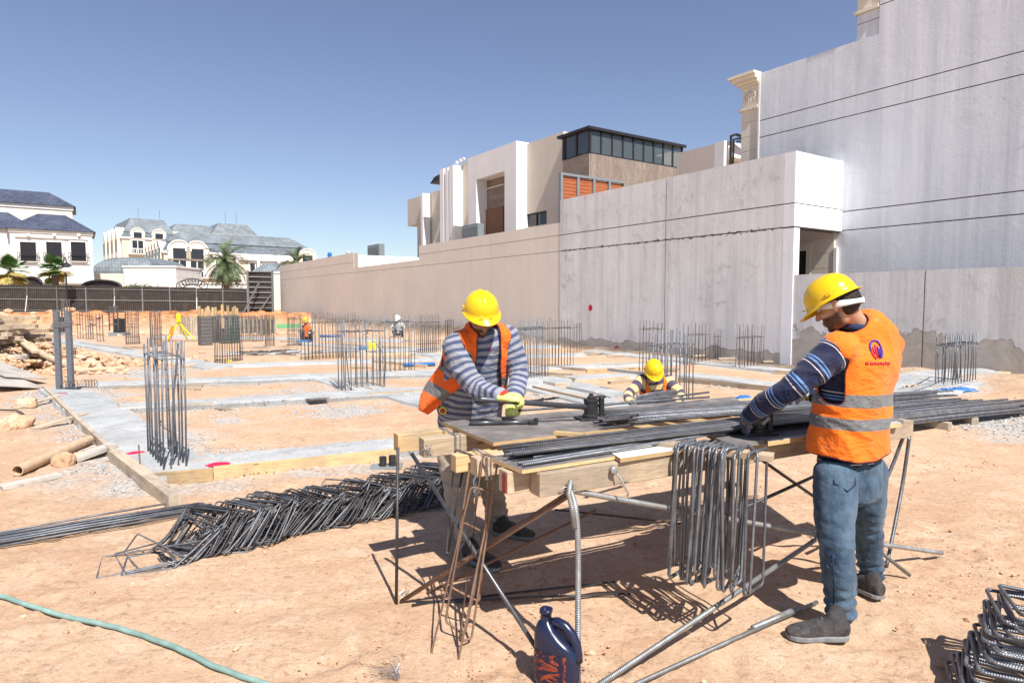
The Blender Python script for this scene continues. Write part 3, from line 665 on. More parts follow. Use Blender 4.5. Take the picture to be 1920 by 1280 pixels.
# ================================================================ FENCE, HOUSES, PALMS
FA, FB = Vector((-46.0, 48.4, 0)), Vector((-20.6, 55.5, 0))
fd = (FB - FA).normalized(); fL = (FB - FA).length; fn = Vector((fd.y, -fd.x, 0))      # fn points towards the camera
fz0 = lambda u: .93 - .33 * u / fL
fence = thing('site_fence', 'long dark brown corrugated site fence with galvanised posts and rails, in front of the houses', 'fence', FA)
t = NT('fence_sheet'); v = t.co('UV'); w_ = t.n('TexWave'); w_.inputs['Scale'].default_value = 2.2; w_.bands_direction = 'X'; t.l(v, w_.inputs[0])
c = t.ramp(w_.outputs[0], [(.2, (.026, .021, .018)), (.6, (.055, .044, .037))]); c = t.mix(t.ramp(t.noise(t.pos(), 2, 5), [(.5, 0.0), (.7, .4)]), c, (.10, .08, .065)); t.col(c); t.rough(.7); t.bump(w_.outputs[0], .8, .03); M['fence_sheet'] = t.m
npan = int(fL / 2.03)
for k in range(npan + 1):
    u0, u1 = k * 2.03, min(fL, (k + 1) * 2.03 - .03); a = FA + fd * u0; b = FA + fd * u1; z0, z1 = fz0(u0), fz0(u1)
    h = 2.12 + .03 * math.sin(k * 1.7)
    mb = MB(); mb.prism([(a.x, a.y, z0), (b.x, b.y, z1), (b.x, b.y, z1 + h), (a.x, a.y, z0 + h)], -fn * .03); mb.build('panel', M['fence_sheet'], fence)
    p = FA + fd * (u0 - .01) + fn * .07
    mb = MB(); mb.beam((p.x, p.y, z0 - .3), (p.x, p.y, z0 + 1.98), .08, .08); mb.build('post', M['galvanised'], fence)
    if k % 3 == 1:
        mb = MB(); q = p + fn * .7 + fd * .1; mb.beam((p.x, p.y, z0 + 1.3), (q.x, q.y, z0 + .02), .05, .05); mb.build('stay', M['galvanised'], fence)
for hh in (.12, .98, 1.86):
    a = FA + fn * .035; b = FB + fn * .035
    mb = MB(); mb.beam((a.x, a.y, fz0(0) + hh), (b.x, b.y, fz0(fL) + hh), .05, .055); mb.build('rail', M['galvanised'], fence)
# billboard frame
Yb = 53.0; A = P(467, 590, Yb); B = P(513, 590, Yb + .8); zT = P(490, 508, Yb).z
bb = thing('site_hoarding', 'tall dark hoarding board on a braced steel frame at the right end of the fence', 'hoarding', (A + B) / 2)
mb = MB(); mb.prism([(A.x, A.y, .9), (B.x, B.y, .9), (B.x, B.y, zT), (A.x, A.y, zT)], (0, .05, 0)); mb.build('board', M['fence_sheet'], bb)
for Q in (A, B):
    mb = MB(); mb.beam((Q.x, Q.y - .1, .4), (Q.x, Q.y - .1, zT + .05), .16, .12); mb.build('post', M['galvanised'], bb)
for k in range(8):
    z = 1.1 + (zT - 1.15) * k / 7; mb = MB(); mb.beam((A.x + .09, A.y - .08, z), (B.x - .09, B.y - .08, z), .07, .08); mb.build('rail', M['galvanised'], bb)
mb = MB(); mb.beam((A.x + .1, A.y - 1.5, .62), (A.x + 1.0, A.y - .2, zT - .9), .1, .1); mb.build('brace', M['galvanised'], bb)
mb = MB(); mb.beam((B.x - .9, B.y - 1.2, .62), (B.x - .1, B.y - .2, 2.2), .06, .06); mb.build('brace', M['galvanised'], bb)

# tiled roof material
def tiles(nm, a, b, sc):
    t = NT(nm); v = t.co('UV'); br = t.n('TexBrick'); br.inputs['Scale'].default_value = 1; br.inputs['Brick Width'].default_value = .33 * sc; br.inputs['Row Height'].default_value = .30 * sc
    br.inputs['Mortar Size'].default_value = .035 * sc; br.inputs['Mortar Smooth'].default_value = .6; br.inputs['Color1'].default_value = (*a, 1); br.inputs['Color2'].default_value = (*b, 1); br.inputs['Mortar'].default_value = (*[x * .35 for x in a], 1)
    t.l(v, br.inputs['Vector']); n_ = t.noise(t.pos(), .6, 4); c = t.mix(t.ramp(n_, [(.45, 0.0), (.7, .35)]), br.outputs[0], tuple(x * 1.5 for x in b)); t.col(c); t.rough(.55); t.bump(br.outputs[1], .6, .04 * sc).node.invert = True; M[nm] = t.m
tiles('tile_blue', (.050, .062, .10), (.085, .10, .15), 1.0)
tiles('slate', (.155, .185, .205), (.23, .26, .285), 1.2)
tiles('slate_dark', (.10, .125, .15), (.16, .19, .215), 1.2)
def roofm(mb, quads):
    for q in quads:
        q = [Vector(p) for p in q]; e = (q[1] - q[0]).normalized(); n_ = e.cross(q[-1] - q[0]).normalized(); f = n_.cross(e)
        mb.add(q, [list(range(len(q)))], [[((p - q[0]).dot(e), (p - q[0]).dot(f)) for p in q]])
def hip(mb, x0, x1, y0, y1, z0, z1, inset, ov=.4, flat=False, thick=.25):
    x0 -= ov; x1 += ov; y0 -= ov; y1 += ov; i = inset; j = min(inset, (y1 - y0) / 2 - .05)
    a, b, c, d = (x0, y0, z0), (x1, y0, z0), (x1, y1, z0), (x0, y1, z0)
    e, f, g, h = (x0 + i, y0 + j, z1), (x1 - i, y0 + j, z1), (x1 - i, y1 - j, z1), (x0 + i, y1 - j, z1)
    roofm(mb, [(a, b, f, e), (b, c, g, f), (c, d, h, g), (d, a, e, h), (e, f, g, h), (d, c, b, a)])
# --- house with blue tiled roofs (left). frame: x along image, slight yaw ignored, Y = 64
YH = 64.0
def X_(px, Y): return (px - 960) / FPX * Y
def Z_(py, Y, px=300): return P(px, py, Y).z
HB = .8
def frame(name, label, cat, px, Y, yaw, z0=0.0):
    """Empty at a facade corner (seen at px, distance Y) turned by yaw, and a builder working in its own axes"""
    root = thing(name, label, cat, (X_(px, Y), Y, z0)); root.rotation_euler = (0, 0, yaw)
    class LB(MB):
        def build(s, name, mat, parent=None, **k):
            for v_ in (root, parent): ORG[v_] = Vector((0, 0, 0))
            o = MB.build(s, name, mat, parent, **k); ORG[o] = Vector((0, 0, 0)); return o
    inv = Matrix.Rotation(-yaw, 3, 'Z'); O = Vector((X_(px, Y), Y, 0))
    def at(qx, qy, y0=0.0):       # local x and height where the sight line meets the plane local y = y0
        c = inv @ (Vector((0, 0, CAMZ)) - O); d = inv @ ray(qx, qy); k = (y0 - c.y) / d.y; p = c + d * k; return p.x, p.z - z0
    return root, LB, at
def wallmat(nm, c, step):
    t = NT(nm); z = t.sep(t.pos())[2]; f = t.math('FRACT', t.math('DIVIDE', z, step)); g = t.ramp(f, [(0, 0.0), (.055, 1.0)]); n_ = t.noise(t.pos(), .8, 5)
    c0 = t.ramp(n_, [(.3, tuple(x * .92 for x in c)), (.7, tuple(min(.88, x * 1.05) for x in c))]); t.col(t.mix(g, tuple(x * .62 for x in c), c0)); t.rough(.85); t.bump(g, .5, .03); M[nm] = t.m
wallmat('banded_white', (.66, .645, .62), .62); wallmat('banded_cream', (.62, .555, .46), .5)
def win(par, LB, x0, x1, z0, z1, y, pane='dark_glass', dpt=.12, frame='ivory', fw=.12, muntin=1):
    mb = LB()
    mb.box(x0 - fw, x0, y - dpt, y + .02, z0 - fw, z1 + fw); mb.box(x1, x1 + fw, y - dpt, y + .02, z0 - fw, z1 + fw)
    mb.box(x0 + .002, x1 - .002, y - dpt, y + .02, z1 + .002, z1 + fw); mb.box(x0 + .002, x1 - .002, y - dpt - .05, y + .02, z0 - fw, z0 - .002)
    f = mb.build('window', M[frame], par)
    mb = LB(); mb.box(x0 + .003, x1 - .003, y - .04, y - .012, z0 + .003, z1 - .003); mb.build('pane', M[pane], f); return f
def rail(par, LB, x0, x1, z0, h, y, mat='black_metal', st=.16, th=.035):
    mb = LB(); mb.box(x0, x1, y - .03, y + .03, z0 + h - .06, z0 + h); mb.box(x0, x1, y - .03, y + .03, z0, z0 + .05)
    n = max(2, int((x1 - x0) / st))
    for k in range(n + 1):
        x = x0 + .02 + (x1 - x0 - .04) * k / n; mb.box(x - th / 2, x + th / 2, y - th / 2, y + th / 2, z0 + .052, z0 + h - .062)
    mb.build('railing', M[mat], par)
hs, LH, ah = frame('tiled_house', 'white banded house with dark blue tiled hipped roofs and three shuttered windows, left edge', 'house', 179, 68, R(34))
xm = ah(21, 500)[0]; zE = ah(100, 432)[1]; zR = ah(100, 403, 2.6)[1]
mb = LH(); mb.box(xm, 0, 0, 9, HB, zE); mb.box(xm - 14, xm - .004, .8, 9, HB, zE - .002); mb.build('wall', M['banded_white'], hs)
u0 = ah(135, 388, 5.5)[0]; zU = ah(90, 385, 5.5)[1]; zV = ah(90, 361, 7.6)[1]
mb = LH(); mb.box(u0 - 24, u0, 5.5, 13, zE + .4, zU); mb.build('upper_wall', M['cream'], hs)
mb = LH(); mb.box(xm - .1, .1, -.12, .9, zE - .34, zE - .02); mb.box(u0 - 24, u0 + .12, 5.38, 5.5, zU - .4, zU - .02); mb.build('eaves', M['ivory'], hs)
mb = LH(); hip(mb, xm, 0, 0, 8, zE, zR, 2.6, .35); mb.build('roof', M['tile_blue'], hs)
mb = LH(); hip(mb, xm - 16, xm + 2, .8, 8, zE + .01, zR + .02, 2.6, .35); mb.build('roof', M['tile_blue'], hs)
mb = LH(); hip(mb, u0 - 24, u0, 5.5, 13, zU, zV, 2.4, .35); mb.build('roof', M['tile_blue'], hs)
t = NT('shutter'); z = t.sep(t.pos())[2]; f = t.ramp(t.math('FRACT', t.math('MULTIPLY', z, 6.0)), [(.1, (.006, .006, .008)), (.4, (.022, .022, .027))]); t.col(f); t.rough(.5); M['shutter'] = t.m
for a, b in ((38, 68), (87, 116), (133, 161)):
    xa, xb = ah(a, 470)[0], ah(b, 470)[0]; za, zb_ = ah((a + b) / 2, 489)[1], ah((a + b) / 2, 454)[1]
    win(hs, LH, xa, xb, za, zb_, 0, 'shutter', frame='white_plaster'); rail(hs, LH, xa - .25, xb + .25, za - .05, .85, -.3)
mb = LH(); z = ah(100, 529)[1]; mb.box(xm, .15, -.25, -.003, z - .1, z + .1); z = ah(100, 446)[1]; mb.box(xm + .4, -.4, -.16, -.003, z - .06, z + .06); mb.build('ledge', M['ivory'], hs)
for px in (53, 102, 148):
    mb = LH(); x, z = ah(px, 443, -.25); mb.lathe((x, -.25, z), [(.02, 0), (.16, .03), (.16, .2), (.05, .28)], 10); mb.build('wall_lamp', M['white_plastic'], hs)
# arched dark gates in the street behind the fence
def arch(px0, px1, pyt, pyb, Y, label):
    x0, x1 = X_(px0, Y), X_(px1, Y); zt, z0 = Z_(pyt, Y), Z_(pyb, Y); cx = (x0 + x1) / 2; n = 18
    pts = [(x0, Y, HB - .2)] + [(cx - (x1 - x0) / 2 * math.cos(math.pi * k / n), Y, z0 + (zt - z0) * math.sin(math.pi * k / n)) for k in range(n + 1)] + [(x1, Y, HB - .2)]
    g = thing('gate', label, 'gate', (cx, Y, HB)); mb = MB(); mb.prism(pts, (0, .1, 0)); mb.build('leaf', M['black_metal'], g)
    mb = MB(); mb.tube([(p[0], p[1] - .08, p[2]) for p in pts[1:-1]], .12, 6); mb.build('arch_frame', M['black_metal'], g)
arch(45, 82, 520, 531, 60, 'dark arched gate top between the two left palms, above the fence')
arch(158, 230, 526, 537, 60, 'wide dark arched gate top right of the blue roofed house, above the fence')
t = thing('gate', 'curly open ironwork arch above the fence, left of the tall palm', 'gate', (X_(360, 60), 60, .8)); mb = MB()
for k in range(9):
    a = k / 9 * 6.28; c = Vector((X_(362, 60) + .55 * (k - 4) * .5, 60, Z_(537, 60) + .45 * math.sin(math.pi * (k + .5) / 9)))
    mb.tube([c + Vector((.38 * math.cos(q * .7), 0, .32 * math.sin(q * .7))) for q in range(10)], .035, 5)
mb.build('ironwork', M['black_metal'], t)
# --- low white wing and garden walls
def bwall(name, label, px0, px1, pyt, Y, mat, dpt=.4, base=HB, cop=True):
    t = thing(name, label, 'wall', (X_((px0 + px1) / 2, Y), Y, base)); mb = MB(); zt = Z_(pyt, Y); mb.box(X_(px0, Y), X_(px1, Y), Y, Y + dpt, base - .2, zt); mb.build('wall', M[mat], t)
    if cop: mb = MB(); mb.box(X_(px0, Y) - .1, X_(px1, Y) + .1, Y - .1, Y + dpt + .1, zt + .003, zt + .16); mb.build('coping', M['ivory'], t)
    return t
bwall('garden_wall', 'white banded garden wall below the slate roofed palace, centre left', 235, 333, 501, 72, 'banded_white', 6)
bwall('garden_wall', 'cream plain wall stretch just left of the white banded garden wall', 180, 234, 513, 75, 'cream', 4, cop=False)
bwall('garden_wall', 'low cream garden wall behind the tall palm', 342, 470, 532, 66, 'ivory')
bwall('garden_wall', 'cream wall stretch behind the dark hoarding board', 455, 540, 512, 76, 'cream', 3)
# small slate roof (180-285, 480-520)
Yp = 82; sr = thing('garden_pavilion', 'low pavilion with a curved grey slate roof beside the blue roofed house', 'pavilion', (X_(230, Yp), Yp, .8)); mb = MB()
mb.box(X_(180, Yp), X_(284, Yp), Yp, Yp + 10, .6, Z_(515, Yp)); mb.build('wall', M['cream'], sr)
mb = MB(); x0, x1 = X_(180, Yp), X_(286, Yp); z0, z1 = Z_(516, Yp), Z_(480, Yp); prev = None
for k in range(7):
    a = k / 6 * math.pi / 2; i = 3.0 * (1 - math.cos(a)); z = z0 + (z1 - z0) * math.sin(a)
    cur = [(x0 - .3 + i * .8, Yp - .3 + i, z), (x1 + .3 - i * .8, Yp - .3 + i, z), (x1 + .3 - i * .8, Yp + 10 - i, z), (x0 - .3 + i * .8, Yp + 10 - i, z)]
    if prev: roofm(mb, [(prev[q], prev[(q + 1) % 4], cur[(q + 1) % 4], cur[q]) for q in range(4)])
    prev = cur
roofm(mb, [prev]); mb.build('roof', M['slate'], sr)
Yp = 78; s2 = thing('garden_pavilion', 'small grey slate roofed pavilion behind the dark hoarding board', 'pavilion', (X_(505, Yp), Yp, .8)); mb = MB(); mb.box(X_(470, Yp), X_(530, Yp), Yp, Yp + 5, .6, Z_(516, Yp)); mb.build('wall', M['cream'], s2)
mb = MB(); hip(mb, X_(472, Yp), X_(532, Yp), Yp, Yp + 5, Z_(516, Yp), Z_(491, Yp), 1.7); mb.build('roof', M['slate'], s2)
# --- mansions on the same street grid
def palace(name, label, px_c, Y, yaw, wl, wr, pe, ps, pt, inset):
    root, LB, at = frame(name, label, 'mansion', px_c, Y, yaw)
    ze = at(px_c, pe)[1]; zs = at(px_c, ps, .7)[1]; zt = at(px_c + 15, pt, inset + .7)[1]
    mb = LB(); mb.box(0, wr, 0, wl, 0, ze); mb.build('wall', M['banded_cream'], root)
    mb = LB(); mb.box(-.25, wr + .25, -.25, wl + .25, ze + .003, ze + .35); mb.build('cornice', M['ivory'], root)
    mb = LB(); i = .7
    a = [(-.1, -.1), (wr + .1, -.1), (wr + .1, wl + .1), (-.1, wl + .1)]; b = [(i, i), (wr - i, i), (wr - i, wl - i), (i, wl - i)]
    roofm(mb, [((*a[k], ze + .36), (*a[(k + 1) % 4], ze + .36), (*b[(k + 1) % 4], zs), (*b[k], zs)) for k in range(4)]); rr = mb.build('roof', M['slate_dark'], root)
    mb = LB(); hip(mb, i, wr - i, i, wl - i, zs + .01, zt, inset, .15); mb.build('upper_roof', M['slate'], root)
    return root, LB, at, ze, zs, zt
def dormer(root, LB, x, z0, wd, h, face='y', pane=True, mat='cream'):
    # round headed dormer on the front (y=0 facing -y) or the left side (x=0 facing -x)
    n = 10; prof = [(-wd / 2, 0)] + [(-wd / 2 * math.cos(math.pi * k / n), h - wd / 2 + wd / 2 * math.sin(math.pi * k / n)) for k in range(n + 1)] + [(wd / 2, 0)]
    f = (lambda a, d, z: (x + a, d, z0 + z)) if face == 'y' else (lambda a, d, z: (d, x - a, z0 + z))
    off = (0, 1.6, 0) if face == 'y' else (1.6, 0, 0)
    mb = LB(); mb.prism([f(a, -.35, z) for a, z in prof], off); d = mb.build('dormer', M[mat], root)
    w2 = wd * .56; prof2 = [(-w2 / 2, .1), (-w2 / 2, h * .58), (w2 / 2, h * .58), (w2 / 2, .1)]
    mb = LB(); mb.prism([f(a, -.42, z) for a, z in prof2], tuple(.05 * o / 1.6 for o in off)); mb.build('window', M['dark_glass'], d)
    mb = LB(); mb.tube([f(a, -.38, z) for a, z in prof[1:-1]], .13, 6); mb.build('moulding', M['ivory'], d)
def pwin(root, LB, x, z0, wd, h, face='y', bal=False):
    f = (lambda a0, a1, d0, d1, b0, b1: (x + a0, x + a1, d0, d1, z0 + b0, z0 + b1)) if face == 'y' else (lambda a0, a1, d0, d1, b0, b1: (d0, d1, x + a0, x + a1, z0 + b0, z0 + b1))
    fr = wd * .17; mb = LB(); mb.box(*f(-wd / 2 - fr, -wd / 2, -.14, .02, -.1, h + fr)); mb.box(*f(wd / 2, wd / 2 + fr, -.14, .02, -.1, h + fr)); mb.box(*f(-wd / 2 + .002, wd / 2 - .002, -.14, .02, h, h + fr)); mb.box(*f(-.07, .07, -.1, .01, 0, h - .01)); w_ = mb.build('window', M['ivory'], root)
    mb = LB(); mb.box(*f(-wd / 2 + .003, wd / 2 - .003, -.06, .01, 0, h - .003)); mb.build('pane', M['dark_glass'], w_)
    if bal:
        mb = LB(); mb.box(*f(-wd * .9, wd * .9, -.75, -.65, .82, .95)); mb.box(*f(-wd * .9, wd * .9, -.8, -.01, -.28, -.1))
        for k in range(9): a = -wd * .85 + wd * 1.7 * k / 8; mb.box(*f(a - .06, a + .06, -.76, -.64, -.1, .82))
        mb.build('balustrade', M['ivory'], root)
r1, LB1, at1, ze, zs, zt = palace('mansion', 'wide cream mansion with a long pale slate roof and round headed dormers', 311, 100, R(38), 16, 23.8, 474, 452, 433, 2.6)
for px in (336, 369):
    x = at1(px, 480)[0]; dormer(r1, LB1, x, ze - .9, 3.3, 2.9, pane=False); pwin(r1, LB1, x, ze - 3.6, 1.9, 2.5, bal=True)
for px in (410, 436, 478, 502): pwin(r1, LB1, at1(px, 480)[0], ze - 3.6, 1.7, 2.5, bal=True)
dormer(r1, LB1, at1(575, 470)[0], ze - 1.0, 3.2, 2.7)
for k in range(5): dormer(r1, LB1, 1.8 + k * 2.9, ze - .9, 2.2, 2.8, 'x'); pwin(r1, LB1, 1.8 + k * 2.9, ze - 3.8, 1.1, 2.6, 'x')
xa, xb = at1(398, 480)[0], at1(560, 480)[0]
mb = LB1(); mb.box(xa, xb, -.5, -.2, ze - .7, ze + .3)
for k in range(5): x = xa + .2 + (xb - xa - .4) * k / 4; mb.box(x - .2, x + .2, -.6, -.1, ze - 4.0, ze - .7)
mb.build('colonnade', M['ivory'], r1)
r2, LB2, at2, ze, zs, zt = palace('mansion', 'tall cream mansion with gabled bays on its left, behind and left of the wide mansion', 234, 132, R(41), 20, 10.5, 447, 434, 409, 1.5)
for k in range(4):
    xx = 2.2 + k * 4.6
    mb = LB2(); mb.box(-.7, .1, xx - 1.3, xx + 1.3, 0, ze + .5); mb.prism([(-.7, xx - 1.3, ze + .503), (-.7, xx + 1.3, ze + .503), (-.7, xx, ze + 2.4)], (1.6, 0, 0)); by = mb.build('bay', M['cream'], r2)
    for zz in (ze - 2.6, ze - 6.4, ze - 10.2):
        for dx in (-.6, .6): mb = LB2(); mb.box(-.76, -.7, xx + dx - .3, xx + dx + .3, zz, zz + 2.5); mb.build('window', M['dark_glass'], by)
for px in (258, 298):
    x = at2(px, 455)[0]; pwin(r2, LB2, x, ze - 2.9, 2.0, 2.6, bal=True); pwin(r2, LB2, x, ze - 7.4, 1.9, 2.8); dormer(r2, LB2, x, ze + .2, 2.6, 2.0)
r3, LB3, at3 = frame('mansion', 'distant mansion showing only pale slate roofs above the wide one', 'mansion', 326, 150, R(38))
x1 = at3(408, 430)[0]; x2 = at3(398, 440, -3)[0]; x3 = at3(484, 440, -3)[0]; z1 = at3(330, 434)[1]; z2 = at3(400, 420)[1]; z3 = at3(478, 444)[1]
mb = LB3(); mb.box(0, x1, 0, 12, 0, z1); mb.box(x2, x3, -3, 14, 0, z3); mb.build('wall', M['banded_cream'], r3)
mb = LB3(); hip(mb, 0, x1, 0, 12, z1 + .01, z2 - .4, 1.3, 0); mb.build('roof', M['slate'], r3)
mb = LB3(); hip(mb, x2, x3, -3, 14, z3 + .01, z2 + .2, 2.0, 0); mb.build('roof', M['slate'], r3)
for x in (x2 + 4, x3 - 4): mb = LB3(); mb.tube([(x, 1, z2), (x, 1, z2 + 3.4)], .028, 5); mb.build('lightning_rod', M['black_metal'], r3)
for x in (3.9, 8): mb = LB2(); mb.tube([(x, 4, zt - .2), (x, 4, zt + 2.4)], .025, 5); mb.build('lightning_rod', M['black_metal'], r2)
# --- palms
def leafmat(nm, a, b, c_):
    t = NT(nm); n_ = t.noise(t.pos(), 1.6, 4); t.col(t.ramp(n_, [(.32, a), (.5, b), (.68, c_)])); t.rough(.55); M[nm] = t.m
leafmat('palm_green', (.05, .085, .035), (.10, .14, .06), (.17, .20, .10)); leafmat('fan_green', (.035, .10, .03), (.07, .17, .045), (.16, .24, .08)); leafmat('fan_dry', (.30, .22, .05), (.42, .33, .09), (.34, .27, .13))
leafmat('bush_green', (.03, .07, .015), (.06, .12, .03), (.12, .19, .06))
def date_palm(px, py_base, py_crown, Y, label, fl=2.6, nf=52, tr=.26):
    b = P(px, py_base, Y); b.z = .7; c = P(px, py_crown, Y); root = thing('palm_tree', label, 'palm', b)
    mb = MB(); n = 26; pts = []; rr = []
    for k in range(n):
        z = b.z + (c.z - b.z) * k / (n - 1); pts.append((b.x + .12 * math.sin(k * .15), b.y, z)); rr.append(tr * (1.05 if k % 2 else .84) * (1.1 - .15 * k / n))
    mb.tube(pts, rr, 12)
    for k in range(260):
        z = b.z + (c.z - b.z) * random.random(); a = random.random() * 6.28; p = Vector((b.x + math.cos(a) * tr, b.y + math.sin(a) * tr, z))
        mb.beam(p, p + Vector((math.cos(a) * .1, math.sin(a) * .1, .16)), .13, .05, taper=.4)
    mb.build('trunk', M['palm_trunk'], root)
    mb = MB(); rngp = random.Random(int(px))
    for k in range(nf):
        a = k * 2.399; e = R(rngp.uniform(-35, 80)) if k % 5 else R(rngp.uniform(-60, -20)); ln = fl * rngp.uniform(.8, 1.1); pts = []; p = Vector(c); d = Vector((math.cos(a) * math.cos(e), math.sin(a) * math.cos(e), math.sin(e)))
        ns = 12
        for i in range(ns + 1):
            pts.append(p.copy()); p = p + d * (ln / ns); d = (d + Vector((0, 0, -.11 - .02 * i * .5))).normalized()
        mb.tube(pts, [.03 * (1 - i / (ns + 2)) for i in range(ns + 1)], 4)
        for i in range(1, ns):
            for rep in range(3):
                q = pts[i].lerp(pts[i + 1], rep / 3); dd = (pts[i + 1] - pts[i]).normalized(); sd = dd.cross(Vector((0, 0, 1)))
                if sd.length < .05: sd = Vector((math.sin(a), -math.cos(a), 0))
                sd.normalize(); up = sd.cross(dd); L_ = .52 * math.sin(math.pi * (i + rep / 3 + .6) / (ns + 1.2)) + .12
                for sg in (-1, 1):
                    t_ = q + (sd * sg * .8 + dd * .55 + up * rngp.uniform(.1, .45)).normalized() * L_ + Vector((0, 0, -.12 * L_)); w2 = dd * .03
                    mb.add([q - w2, q + w2, t_], [[0, 1, 2]], [[(0, 0)] * 3])
    mb.build('crown', M['palm_green'], root); return root
date_palm(423, 560, 492, 62, 'tall date palm with a thick trunk in front of the wide mansion', 2.75, 64)
date_palm(556, 520, 494, 68, 'bushy date palm crown just above the far end of the beige wall', 2.2, 50)
def fan_palm(px, py, Y, label, rad, dry):
    c = P(px, py, Y); root = thing('palm_tree', label, 'palm', (c.x, c.y, .8)); mb = MB(); mb.tube([(c.x, c.y, .7), (c.x, c.y, c.z)], [.3, .24], 10); mb.build('trunk', M['palm_trunk'], root)
    g, d_ = MB(), MB(); rr = random.Random(int(px))
    for k in range(46):
        a = k * 2.399 + rr.random() * .4; e = R(rr.uniform(-60, 85)); L_ = rad * rr.uniform(.6, 1.0); dv = Vector((math.cos(a) * math.cos(e), math.sin(a) * math.cos(e), math.sin(e)))
        mb = d_ if (e < R(-8) and rr.random() < dry) else g
        h = c + dv * L_ * .5; mb.tube([c, h], .025, 4); sd = dv.cross(Vector((0, 0, 1))).normalized(); up = sd.cross(dv)
        for j in range(17):
            b = (j - 8) / 8 * 1.35; v_ = (dv * math.cos(b) + sd * math.sin(b)).normalized(); L2 = L_ * .62 * (1 - .25 * abs(b)); tip = h + v_ * L2 + Vector((0, 0, -.22 * L2)) + up * .05; s_ = v_.cross(up).normalized() * .055; md = h + v_ * L2 * .5
            mb.add([h, md + s_, tip, md - s_], [[0, 1, 2, 3]], [[(0, 0)] * 4])
    g.build('crown', M['fan_green'], root)
    if d_.v: d_.build('dry_fronds', M['fan_dry'], root)
fan_palm(20, 508, 57, 'leftmost fan palm with yellowed lower fronds, in front of the blue roofed house', 1.9, .9)
fan_palm(103, 506, 57, 'green fan palm beside the street lamp, in front of the blue roofed house', 1.75, .5)
for k, (px, py, w_) in enumerate(((255, 537, 2.2), (944, 0, 0))):
    if not w_: continue
    c = P(px, py, 62); mb = MB(); rr = random.Random(4)
    for _ in range(700):
        p = c + Vector((rr.gauss(0, w_ * .35), rr.gauss(0, .4), rr.gauss(-.25, .22))); a = Vector((rr.gauss(0, 1), rr.gauss(0, 1), rr.gauss(0, 1))).normalized() * .1; b = Vector((rr.gauss(0, 1), rr.gauss(0, 1), rr.gauss(0, 1))).normalized() * .07
        mb.add([p - a, p - b, p + a, p + b], [[0, 1, 2, 3]], [[(0, 0)] * 4])
    mb.build('bush', M['bush_green'], label='low green bush peeking over the fence in front of the white banded wall', cat='bush')
# street lamp
Y = 50; c = P(124, 520, Y); lp = thing('street_lamp', 'classic black street lamp with a glass lantern, beside the green fan palm', 'street lamp', (c.x, c.y, .8))
zt = Z_(508, Y); zl = Z_(500, Y); mb = MB(); mb.lathe((c.x, c.y, .75), [(.2, 0), (.2, .3), (.1, .4), (.07, 1.0), (.055, zt - .8)], 12); mb.build('pole', M['black_metal'], lp)
mb = MB(); mb.lathe((c.x + .1, c.y, zt - .15), [(.05, 0), (.33, .12), (.30, .35), (.1, .5)], 14); mb.build('lantern', M['wall_white'], lp)
mb = MB(); mb.lathe((c.x + .1, c.y, zt + .36), [(.33, 0), (.2, .16), (.05, .3), (.02, .55)], 12); mb.tube([(c.x - .06, c.y, zt - .4), (c.x - .25, c.y, zt + .3), (c.x - .1, c.y, zt + 1.0), (c.x + .1, c.y, zt + .85)], .03, 6); mb.build('bracket', M['black_metal'], lp)
# ================================================================ SITE OBJECTS
def rect_pts(w_, h_, r=.025, seg=3):      # rounded rectangle in x/y, centred
    pts = []
    for cx, cy, a0 in ((w_ / 2 - r, h_ / 2 - r, 0), (-w_ / 2 + r, h_ / 2 - r, 90), (-w_ / 2 + r, -h_ / 2 + r, 180), (w_ / 2 - r, -h_ / 2 + r, 270)):
        for k in range(seg + 1):
            a = R(a0 + 90 * k / seg); pts.append(Vector((cx + r * math.cos(a), cy + r * math.sin(a), 0)))
    return pts
def cage(c, du, dv, nu, nv, h, r, label, group, ties=(.85,), mat='rebar_far', detail=True, lean=None, zb=None, seed=1, inner=False):
    """c: base centre, du/dv half-axes on the ground, bars round the rectangle, height h"""
    rr = random.Random(seed); c = Vector(c); du = Vector((du[0], du[1], 0)); dv = Vector((dv[0], dv[1], 0))
    root = thing('column_cage', label, 'rebar cage', c, group)
    P_ = []
    for k in range(nu):
        f = -1 + 2 * k / (nu - 1); P_ += [c + du * f + dv, c + du * f - dv]
    for k in range(1, nv - 1):
        f = -1 + 2 * k / (nv - 1); P_ += [c + dv * f + du, c + dv * f - du]
    allb = MB()
    for p in P_:
        top = p + Vector((rr.uniform(-.02, .02), rr.uniform(-.02, .02), h * rr.uniform(.94, 1.02)))
        if lean and rr.random() < lean: top += Vector((rr.uniform(-.12, .12), rr.uniform(-.1, .1), 0))
        mb = MB() if detail else allb; mb.tube([p + Vector((0, 0, -.05)), p.lerp(top, .5) + Vector((rr.uniform(-.008, .008), 0, 0)), top], r, 6 if detail else 4)
        if detail: mb.build('vertical_bar', M[mat], root, smooth=True)
    if not detail: allb.build('vertical_bars', M[mat], root)
    for f in ties:
        z = Vector((0, 0, h * f)); k_ = 1.0; d = dv.normalized() * .012 + du.normalized() * .012
        mb = MB(); mb.tube([c + du * 1.03 + dv * 1.06 + z, c - du * 1.03 + dv * 1.06 + z, c - du * 1.03 - dv * 1.06 + z, c + du * 1.03 - dv * 1.06 + z], r * .8, 5, closed=True)
        if detail and f > .5:
            for q in range(1, nu - 1):
                ff = -1 + 2 * q / (nu - 1)
                if q % 2: mb.tube([c + du * ff + dv + z + Vector((0, 0, .02)), c + du * ff - dv + z + Vector((0, 0, .02))], r * .7, 5)
        mb.build('tie', M[mat], root)
    return root
GA = Vector((-.63, .777)).normalized(); GB = Vector((GA.y, -GA.x))
